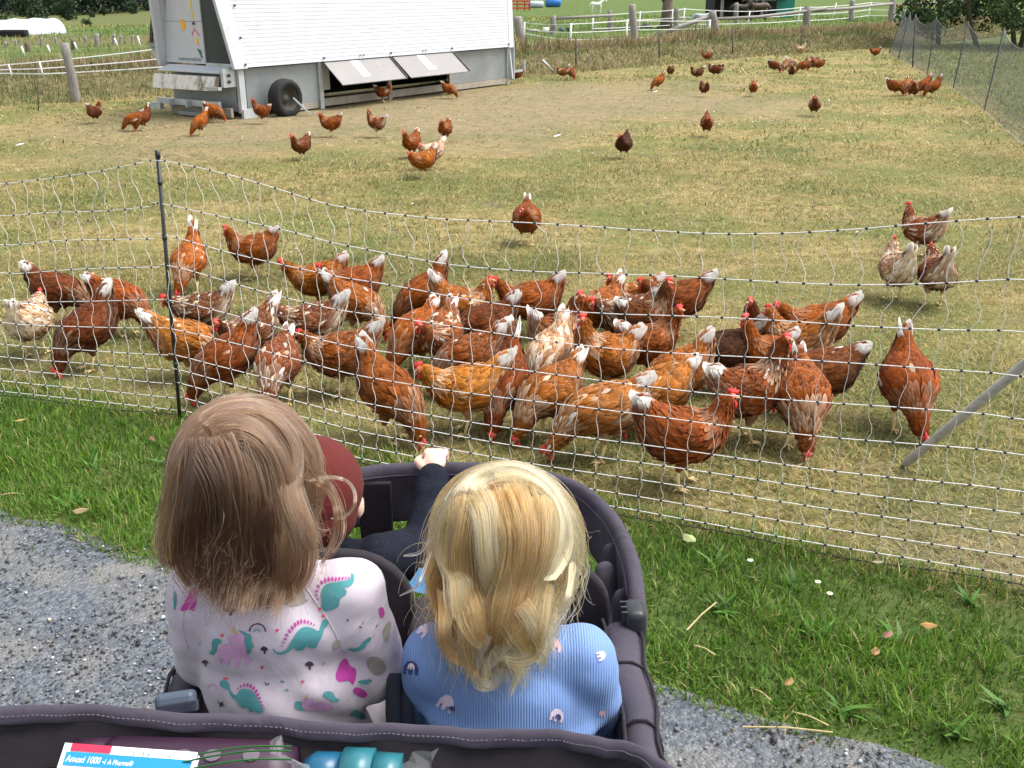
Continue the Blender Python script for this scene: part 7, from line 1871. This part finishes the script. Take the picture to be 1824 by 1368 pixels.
    for L_, ink, nm in [([(850, 400), (890, 345), (950, 345), (985, 400), (975, 430), (1015, 435), (960, 465), (880, 492), (838, 465), (850, 440)], 'grey', 'animal_print'), ([(120, 450), (170, 340), (215, 360), (190, 520), (150, 500), (100, 520), (85, 500)], 'mag', 'animal_print'),
                        ([(1190, 980), (1240, 860), (1280, 850), (1300, 910), (1350, 930), (1340, 1010), (1320, 1050), (1290, 1010), (1215, 1030)], 'mag', 'animal_print'), ([(1310, 1090), (1350, 1050), (1440, 1110), (1390, 1145)], 'mag', 'animal_print'), ([(1350, 1015), (1440, 1000), (1465, 1015), (1420, 1040), (1370, 1035)], 'teal', 'tail_print'),
                        ([(1295, 1270), (1330, 1215), (1380, 1235), (1425, 1285), (1390, 1295), (1340, 1270)], 'teal', 'tail_print'), ([(1420, 870), (1450, 835), (1520, 850), (1558, 900), (1555, 950), (1500, 985), (1450, 950), (1425, 910)], 'grey', 'animal_print'), ([(1535, 640), (1575, 585), (1597, 600), (1580, 700), (1555, 740), (1535, 700)], 'grey', 'animal_print'), ([(1500, 500), (1530, 480), (1550, 540), (1520, 570)], 'mag', 'animal_print'),
                        ([(1175, 740), (1215, 715), (1240, 740), (1215, 790), (1180, 805)], 'grey', 'animal_print'), ([(38, 370), (60, 380), (58, 470), (45, 520), (40, 450)], 'teal', 'animal_print'), ([(395, 1005), (400, 985), (412, 998), (425, 988), (428, 1005)], 'red', 'crown_print'),
                        (arc(640, 665, 63, 10), 'dark', 'rainbow_print'), (arc(638, 667, 42, 8), 'lil', 'rainbow_print'), (arc(634, 668, 24, 8), 'teal', 'rainbow_print'), (arc(315, 1070, 34, 7), 'pink', 'rainbow_print'), ([(640, 440), (665, 438), (682, 455), (675, 472), (640, 470)], 'dark', 'stone_print'),
                        (mush(688, 795, 30), 'dark', 'mushroom_print'), (mush(265, 888, 25), 'dark', 'mushroom_print'), (mush(1010, 905, 34), 'dark', 'mushroom_print'), (mush(445, 520, 34), 'dark', 'mushroom_print'), ([(350, 1155), (375, 1175), (395, 1160), (392, 1182), (410, 1195), (385, 1192), (372, 1208), (370, 1185)], 'dark', 'flower_print'),
                        (leafspike(700, 1035, 34, 9, 1.0), 'dark', 'leaf_print'), (leafspike(718, 1038, 26, 8, 2.2), 'dark', 'leaf_print'), (leafspike(816, 1020, 34, 14, .3), 'teal', 'leaf_print'), (leafspike(850, 1080, 34, 14, .2), 'teal', 'leaf_print'), (leafspike(1110, 890, 34, 14, 2.0), 'grey', 'leaf_print'), (leafspike(1390, 600, 40, 14, 2.2), 'grey', 'leaf_print'), (leafspike(1375, 630, 30, 9, .4), 'dark', 'leaf_print'), (leafspike(1490, 620, 30, 10, 2), 'teal', 'leaf_print'), (leafspike(1285, 580, 28, 9, 1.8), 'dark', 'leaf_print'), (leafspike(225, 745, 24, 9, 2.6), 'grey', 'leaf_print')]:
        D_(L_, ink, nm)
    for x, y in ((385, 692), (780, 655), (672, 918), (963, 1022), (1085, 502), (1110, 552)): D_(heart(x, y, 14), 'red', 'heart_print')
    # hair
    rad = (.079, .093, .086); sph = [(tuple(sL + Vector((0, 0, 0))), tuple(sR), .052), ((-.288, 1.065, .90), (-.286, 1.06, .78), .088)]
    P_ = grow(Cg + Rm @ Vector((0, -.008, .012)), Rm, rad, (-.38, -.52, .78), 12500, 3, .335, sph, dict(guides=130, swirl=1.6, volume=.030, flare=24, zend=.944, layer=.026, parting=-.1, round=.045, cx=.0, gather=((-.32, 1.02, 0), 1.1), wave=.011, freq=8, curl=.018, curl_from=.68, turns=3.2, clump=.76, cmin=.35, fly=.085))
    hm = hair_mat('brown_hair', [(.15, (.023, .009, .004)), (.45, (.062, .027, .0115)), (.72, (.145, .074, .036)), (.95, (.31, .195, .115))], .36)
    lk = locks(Cg + Rm @ Vector((0, -.008, .012)), Rm, rad, [
        ([(372, 764), (400, 738), (452, 728), (500, 760), (530, 820), (548, 900), (556, 985)], 44, 280, .012, .6), ([(376, 772), (430, 760), (480, 800), (505, 880), (520, 960), (500, 1050)], 36, 240, .014, .58),
        ([(368, 770), (335, 800), (315, 870), (303, 950), (310, 1015)], 34, 220, .014, .5), ([(370, 775), (365, 830), (350, 910), (345, 990), (372, 1050)], 34, 220, .016, .3), ([(380, 780), (410, 850), (415, 940), (400, 1020), (432, 1072)], 32, 200, .018, .38),
        ([(470, 900), (478, 980), (455, 1040), (420, 1068)], 20, 130, .024, .15), ([(520, 900), (545, 970), (540, 1030), (505, 1062), (460, 1072), (425, 1066)], 18, 120, .024, .55), ([(545, 860), (585, 850), (618, 855), (634, 880), (628, 908), (606, 925), (588, 922)], 5, 16, .03, .8), ([(540, 845), (575, 862), (600, 900), (596, 960), (570, 1010)], 12, 30, .03, .5), ([(548, 820), (590, 870), (612, 940), (590, 985)], 8, 12, .03, .7),
        ([(312, 820), (292, 900), (284, 980), (296, 1010)], 7, 50, .024, .5), ([(325, 930), (318, 1000), (338, 1045)], 12, 90, .024, .3)], 31, 1.0)
    hair_obj('hair', join_hair(P_, lk), hm, t, inv)
    # hair-coloured scalp below the strands
    sc_ = blob_mesh([('e', Cg + Rm @ Vector((0, -.016, .018)), (.080, .087, .084), Rm)], .008); sc_.materials.append(mat('scalp_brown', (.16, .09, .05), .7, .2, 60)); o = link('scalp', sc_, t); o.matrix_parent_inverse = inv
girl()
# ================= fair-haired child in ribbed blue top
def fair():
    Cg = Vector((-.010, 1.085, .985)); Rm = Matrix.Rotation(R(4), 3, 'Z') @ Matrix.Rotation(R(-10), 3, 'X') @ Matrix.Rotation(R(3), 3, 'Y')
    t = thing('person', 'fair-haired child in a ribbed light blue top, seen from behind', 'person', (0, 1.05, .60)); inv = Matrix.Translation((0, -1.05, -.60))
    nk = Vector((-.003, 1.04, .885)); sR, sL = Vector((.084, 1.035, .853)), Vector((-.090, 1.035, .853)); eR, eL = Vector((.104, 1.075, .735)), Vector((-.108, 1.075, .735)); wR, wL = Vector((.085, 1.22, .74)), Vector((-.08, 1.22, .74))
    tor = [('e', (-.002, 1.035, .80), (.108, .074, .085)), ('e', (-.002, 1.035, .72), (.108, .078, .10)), ('e', (-.002, 1.04, .66), (.108, .085, .09)), ('c', sL, sR, .044, .044), ('c', nk, Vector(Cg) + Rm @ Vector((0, -.01, -.05)), .034, .036)]
    arms = [('c', sR, eR, .040, .034), ('c', eR, wR, .032, .025), ('c', sL, eL, .040, .034), ('c', eL, wL, .032, .025)]
    hands = hand(wR, Vector((-.2, 1, -.1)), Vector((.2, .1, 1)), .8) + hand(wL, Vector((.2, 1, -.1)), Vector((-.2, .1, 1)), .8)
    legs = [('c', (.052, 1.07, .64), (.06, 1.26, .65), .056, .046), ('c', (-.052, 1.07, .64), (-.06, 1.26, .65), .056, .046), ('c', (.06, 1.26, .65), (.06, 1.29, .51), .044, .032), ('c', (-.06, 1.26, .65), (-.06, 1.29, .51), .044, .032)]
    body = link('body', blob_mesh([(p[0], p[1], tuple(x * .9 for x in p[2])) if p[0] == 'e' else (p[0], p[1], p[2], p[3] * .85, p[4] * .85) for p in tor + arms + legs] + hands + head_parts(Cg, Rm), .006), t); body.matrix_parent_inverse = inv; body.data.materials.append(M['skin'])
    face_bits(Cg, Rm, body, inv)
    sm = blob_mesh(tor[:4] + [('c', nk + Vector((0, 0, -.03)), nk + Vector((0, 0, -.014)), .050, .045)] + [('c', sR, eR, .047, .042), ('c', eR, eR.lerp(wR, .8), .041, .033), ('c', sL, eL, .047, .042), ('c', eL, eL.lerp(wL, .8), .041, .033)], .0055, 8)
    def wr(c):
        y = c.z - .785 + .14 * (c.x - .0); f = .012 * math.exp(-(y / .012) ** 2) - .010 * math.exp(-((y + .020) / .010) ** 2)
        return f * (1 - smooth01(.09, .12, abs(c.x))) + .0035 * mnoise.noise(Vector((c.x * 8, c.y * 8, c.z * 24))) + .0015 * mnoise.noise(c * 40)
    wrinkle(sm, wr); sm.materials.append(fabric('blue_rib_knit', (.155, .255, .50), 600, ribs=95, var=.05, bump=.35, wrb=.12))
    sh = link('ribbed_top', sm, t); sh.matrix_parent_inverse = inv
    pm_ = blob_mesh([(p[0], p[1], p[2], p[3] * 1.12, p[4] * 1.15) for p in legs] + [('e', (0, 1.06, .63), (.11, .09, .06))], .008); pm_.materials.append(fabric('blue_trousers', (.12, .16, .26), 600)); o = link('trousers', pm_, t); o.matrix_parent_inverse = inv
    bv = bvh_of(sm); ink2 = {'navy': fabric('navy_ink', (.035, .05, .14), 600), 'shell': fabric('shell_ink', (.55, .47, .58), 600), 'rose': fabric('rose_ink', (.58, .38, .42), 600)}
    def el(x, y, s, a): return [(x + s * u * math.cos(a) - s * v * math.sin(a), y + s * u * math.sin(a) + s * v * math.cos(a)) for u, v in ((-1, .9), (-1, -.2), (-.6, -.9), (.1, -1), (.7, -.6), (1, .1), (1.0, .9), (.6, .9), (.55, .2), (.2, .3), (.15, .9), (-.3, .9), (-.35, .25), (-.6, .3), (-.62, .9))]
    for x, y, s, a, k in ((733, 1190, 13, .1, 'navy'), (734, 1187, 6, .2, 'shell'), (796, 1252, 15, .5, 'shell'), (806, 1262, 5, 0, 'navy'), (992, 1274, 12, .3, 'shell'), (994, 1276, 5, .2, 'navy'), (988, 1150, 12, .2, 'rose'), (1070, 1168, 8, 1.2, 'shell'), (1072, 1270, 6, .2, 'rose'), (752, 1122, 12, .8, 'shell')):
        decal('elephant_print', el(x, y, s, a), bv, ink2[k], sh, inv, .0009 if s > 9 else .0013, 4.0)
    rad = (.080, .092, .086); sph = [(tuple(sL), tuple(sR), .050), ((-.002, 1.035, .82), (-.002, 1.035, .70), .090)]
    cc = Cg + Rm @ Vector((0, -.008, .012))
    hm = hair_mat('fair_hair', [(.12, (.15, .048, .009)), (.4, (.33, .138, .033)), (.68, (.53, .295, .10)), (.92, (.80, .61, .35))], .34)
    P_ = grow(cc, Rm, rad, (-.42, -.42, .80), 14000, 8, .335, sph, dict(guides=85, swirl=1.0, volume=.022, zend=.868, layer=.042, parting=.15, round=.03, cx=-.02, wave=.012, freq=7, curl=.027, curl_from=.56, turns=5.2, clump=.84, cmin=.45, fly=.06, gather=((-.035, .945, 0), 2.2)))
    lk = locks(cc, Rm, rad, [
        ([(836, 876), (842, 850), (880, 832), (930, 832), (975, 860), (1003, 915), (1015, 985), (1006, 1060)], 40, 340, .013, .74), ([(838, 874), (858, 900), (866, 960), (872, 1030), (905, 1078), (940, 1110)], 24, 190, .015, .72), ([(880, 850), (935, 850), (985, 890), (995, 960), (970, 1020), (935, 1070)], 26, 190, .016, .72),
        ([(832, 880), (800, 920), (785, 990), (790, 1060), (812, 1110)], 36, 260, .013, .62), ([(835, 880), (822, 950), (818, 1030), (835, 1100), (868, 1150)], 34, 260, .015, .42), ([(900, 860), (925, 940), (920, 1020), (900, 1090), (880, 1150)], 40, 300, .013, .38), ([(960, 880), (965, 970), (945, 1040), (925, 1110), (945, 1160)], 34, 260, .015, .45),
        ([(885, 1060), (905, 1110), (893, 1160), (862, 1185), (846, 1208), (862, 1228), (884, 1215)], 13, 170, .02, .75), ([(930, 1085), (962, 1130), (955, 1168), (915, 1180), (880, 1160)], 12, 150, .02, .65), ([(832, 1100), (832, 1150), (845, 1190), (872, 1208)], 13, 160, .02, .55), ([(790, 1050), (785, 1110), (800, 1160), (830, 1185)], 12, 130, .02, .35), ([(980, 1040), (975, 1110), (950, 1155), (965, 1180)], 10, 110, .02, .55), ([(870, 1130), (850, 1170), (852, 1205), (880, 1222), (895, 1190)], 9, 110, .024, .9),
        ([(770, 980), (752, 1030), (738, 1050), (712, 1062)], 4, 7, .022, .9), ([(765, 960), (748, 985), (718, 990)], 4, 5, .022, .9), ([(1020, 1000), (1012, 1060), (995, 1095)], 6, 50, .024, .7)], 41, .948)
    hair_obj('hair', join_hair(P_, lk), hm, t, inv)
    sc_ = blob_mesh([('e', Cg + Rm @ Vector((0, -.016, .018)), (.077, .083, .082), Rm)], .008); sc_.materials.append(mat('scalp_fair', (.30, .17, .075), .7, .15, 60)); o = link('scalp', sc_, t); o.matrix_parent_inverse = inv
fair()
# ================= child in front with red cap, hand on the bumper
def front():
    Cg = Vector((-.345, 1.565, .800)); Rm = Matrix.Rotation(R(-6), 3, 'Z') @ Matrix.Rotation(R(-8), 3, 'X')
    t = thing('person', 'child in rust-red cap and dark navy top, one hand gripping the stroller\'s front bar', 'person', (-.31, 1.55, .5)); inv = Matrix.Translation((.31, -1.55, -.5))
    nk = Vector((-.335, 1.545, .715)); sR, sL = Vector((-.235, 1.545, .685)), Vector((-.42, 1.555, .68)); eR = Vector((-.160, 1.610, .672)); wR = Vector((-.150, 1.722, .765)); eL, wL = Vector((-.42, 1.64, .60)), Vector((-.38, 1.70, .58))
    tor = [('e', (-.325, 1.545, .63), (.105, .072, .08)), ('e', (-.325, 1.545, .56), (.105, .078, .09)), ('c', sL, sR, .042, .042), ('c', nk, Cg + Rm @ Vector((0, -.01, -.05)), .034, .036)]
    legs = [('c', (-.27, 1.56, .52), (-.265, 1.70, .53), .054, .045), ('c', (-.38, 1.56, .52), (-.385, 1.70, .53), .054, .045), ('c', (-.265, 1.70, .53), (-.265, 1.72, .42), .043, .032), ('c', (-.385, 1.70, .53), (-.385, 1.72, .42), .043, .032)]
    arms = [('c', sR, eR, .038, .033), ('c', eR, wR, .030, .022), ('c', sL, eL, .038, .032), ('c', eL, wL, .03, .022)]
    body = link('body', blob_mesh([(p[0], p[1], tuple(x * .9 for x in p[2])) if p[0] == 'e' else (p[0], p[1], p[2], p[3] * .85, p[4] * .85) for p in tor + arms + legs] + hand(wL, Vector((.2, 1, -.2)), Vector((0, 0, 1)), .85) + head_parts(Cg, Rm), .006), t); body.matrix_parent_inverse = inv; body.data.materials.append(M['skin'])
    face_bits(Cg, Rm, body, inv)
    hm_ = blob_mesh([('c', wR - (wR - eR).normalized() * .02, wR, .019, .020)] + hand(wR + Vector((0, 0.004, .004)), Vector((.05, .9, .42)), Vector((-.05, -.42, .9)), 1.12, 1.05), .0032, 3); hm_.materials.append(M['skin']); link('hand', hm_, body)
    sm = blob_mesh(tor[:3] + [('c', nk + Vector((0, 0, -.02)), nk, .050, .044), ('c', sR, eR, .050, .046), ('c', eR, eR.lerp(wR, .55), .044, .034), ('c', eR.lerp(wR, .5), eR.lerp(wR, .97), .034, .031), ('c', sL, eL, .048, .042), ('c', eL, eL.lerp(wL, .8), .04, .033)], .0055, 7)
    wrinkle(sm, lambda c: .004 * mnoise.noise(Vector((c.x * 26, c.y * 26, c.z * 12))) + .002 * mnoise.noise(c * 40))
    m, tt2, out = nt_of('navy_knit'); p = N(tt2, 'ShaderNodeBsdfPrincipled'); p.inputs['Roughness'].default_value = .9; p.inputs['Specular IOR Level'].default_value = .1
    g_ = N(tt2, 'ShaderNodeNewGeometry'); mp = N(tt2, 'ShaderNodeMapping'); mp.inputs['Scale'].default_value = (60, 900, 900); mp.inputs['Rotation'].default_value = (0, .5, .3); nz = N(tt2, 'ShaderNodeTexNoise'); nz.inputs['Scale'].default_value = 1; nz.inputs['Detail'].default_value = 3
    rp = N(tt2, 'ShaderNodeValToRGB'); rp.color_ramp.elements[0].position = .42; rp.color_ramp.elements[0].color = (.006, .007, .012, 1); rp.color_ramp.elements[1].position = .66; rp.color_ramp.elements[1].color = (.018, .021, .034, 1)
    L(tt2, g_.outputs['Position'], mp.inputs[0]); L(tt2, mp.outputs[0], nz.inputs['Vector']); L(tt2, nz.outputs[0], rp.inputs[0]); L(tt2, rp.outputs[0], p.inputs['Base Color']); L(tt2, p.outputs[0], out.inputs[0])
    sm.materials.append(m); o = link('navy_top', sm, t); o.matrix_parent_inverse = inv
    pm_ = blob_mesh([(p_[0], p_[1], p_[2], p_[3] * 1.12, p_[4] * 1.15) for p_ in legs], .008); pm_.materials.append(fabric('dark_trousers', (.03, .03, .04), 600)); o = link('trousers', pm_, t); o.matrix_parent_inverse = inv
    # cap: a knitted dome pulled over the ears
    cm = blob_mesh([('e', Cg + Rm @ Vector((0, -.012, .022)), (.090, .104, .092), Rm), ('e', Cg + Rm @ Vector((0, -.03, -.020)), (.084, .080, .062), Rm)], .006, 5)
    bm = bmesh.new(); bm.from_mesh(cm); n_ = (Rm @ Vector((0, .42, -1))).normalized(); bmesh.ops.bisect_plane(bm, geom=bm.verts[:] + bm.edges[:] + bm.faces[:], plane_co=Cg + Rm @ Vector((0, -.02, -.068)), plane_no=n_, clear_outer=True); bm.to_mesh(cm); bm.free()
    cm.materials.append(fabric('rust_red_knit', (.088, .011, .009), 500, var=.12, bump=.4)); o = link('cap', cm, t); o.matrix_parent_inverse = inv
    md = o.modifiers.new('thick', 'SOLIDIFY'); md.thickness = .004
    # pale blue cloth corner tucked between the seats
    c = at(742, 1035, 1.36); mb = MB(); mb.prism([(-.018, -.012), (.02, -.022), (.024, .016), (.004, .020)], c, Vector((1, 0, .1)).normalized(), Vector((0, .5, .8)).normalized(), Vector((0, -.85, .5)).normalized(), .003)
    tag(mb.build('blue_cloth', fabric('sky_cloth', (.12, .33, .60), 600), None), 'small bright blue cloth corner beside the fair-haired child', 'cloth')
front()
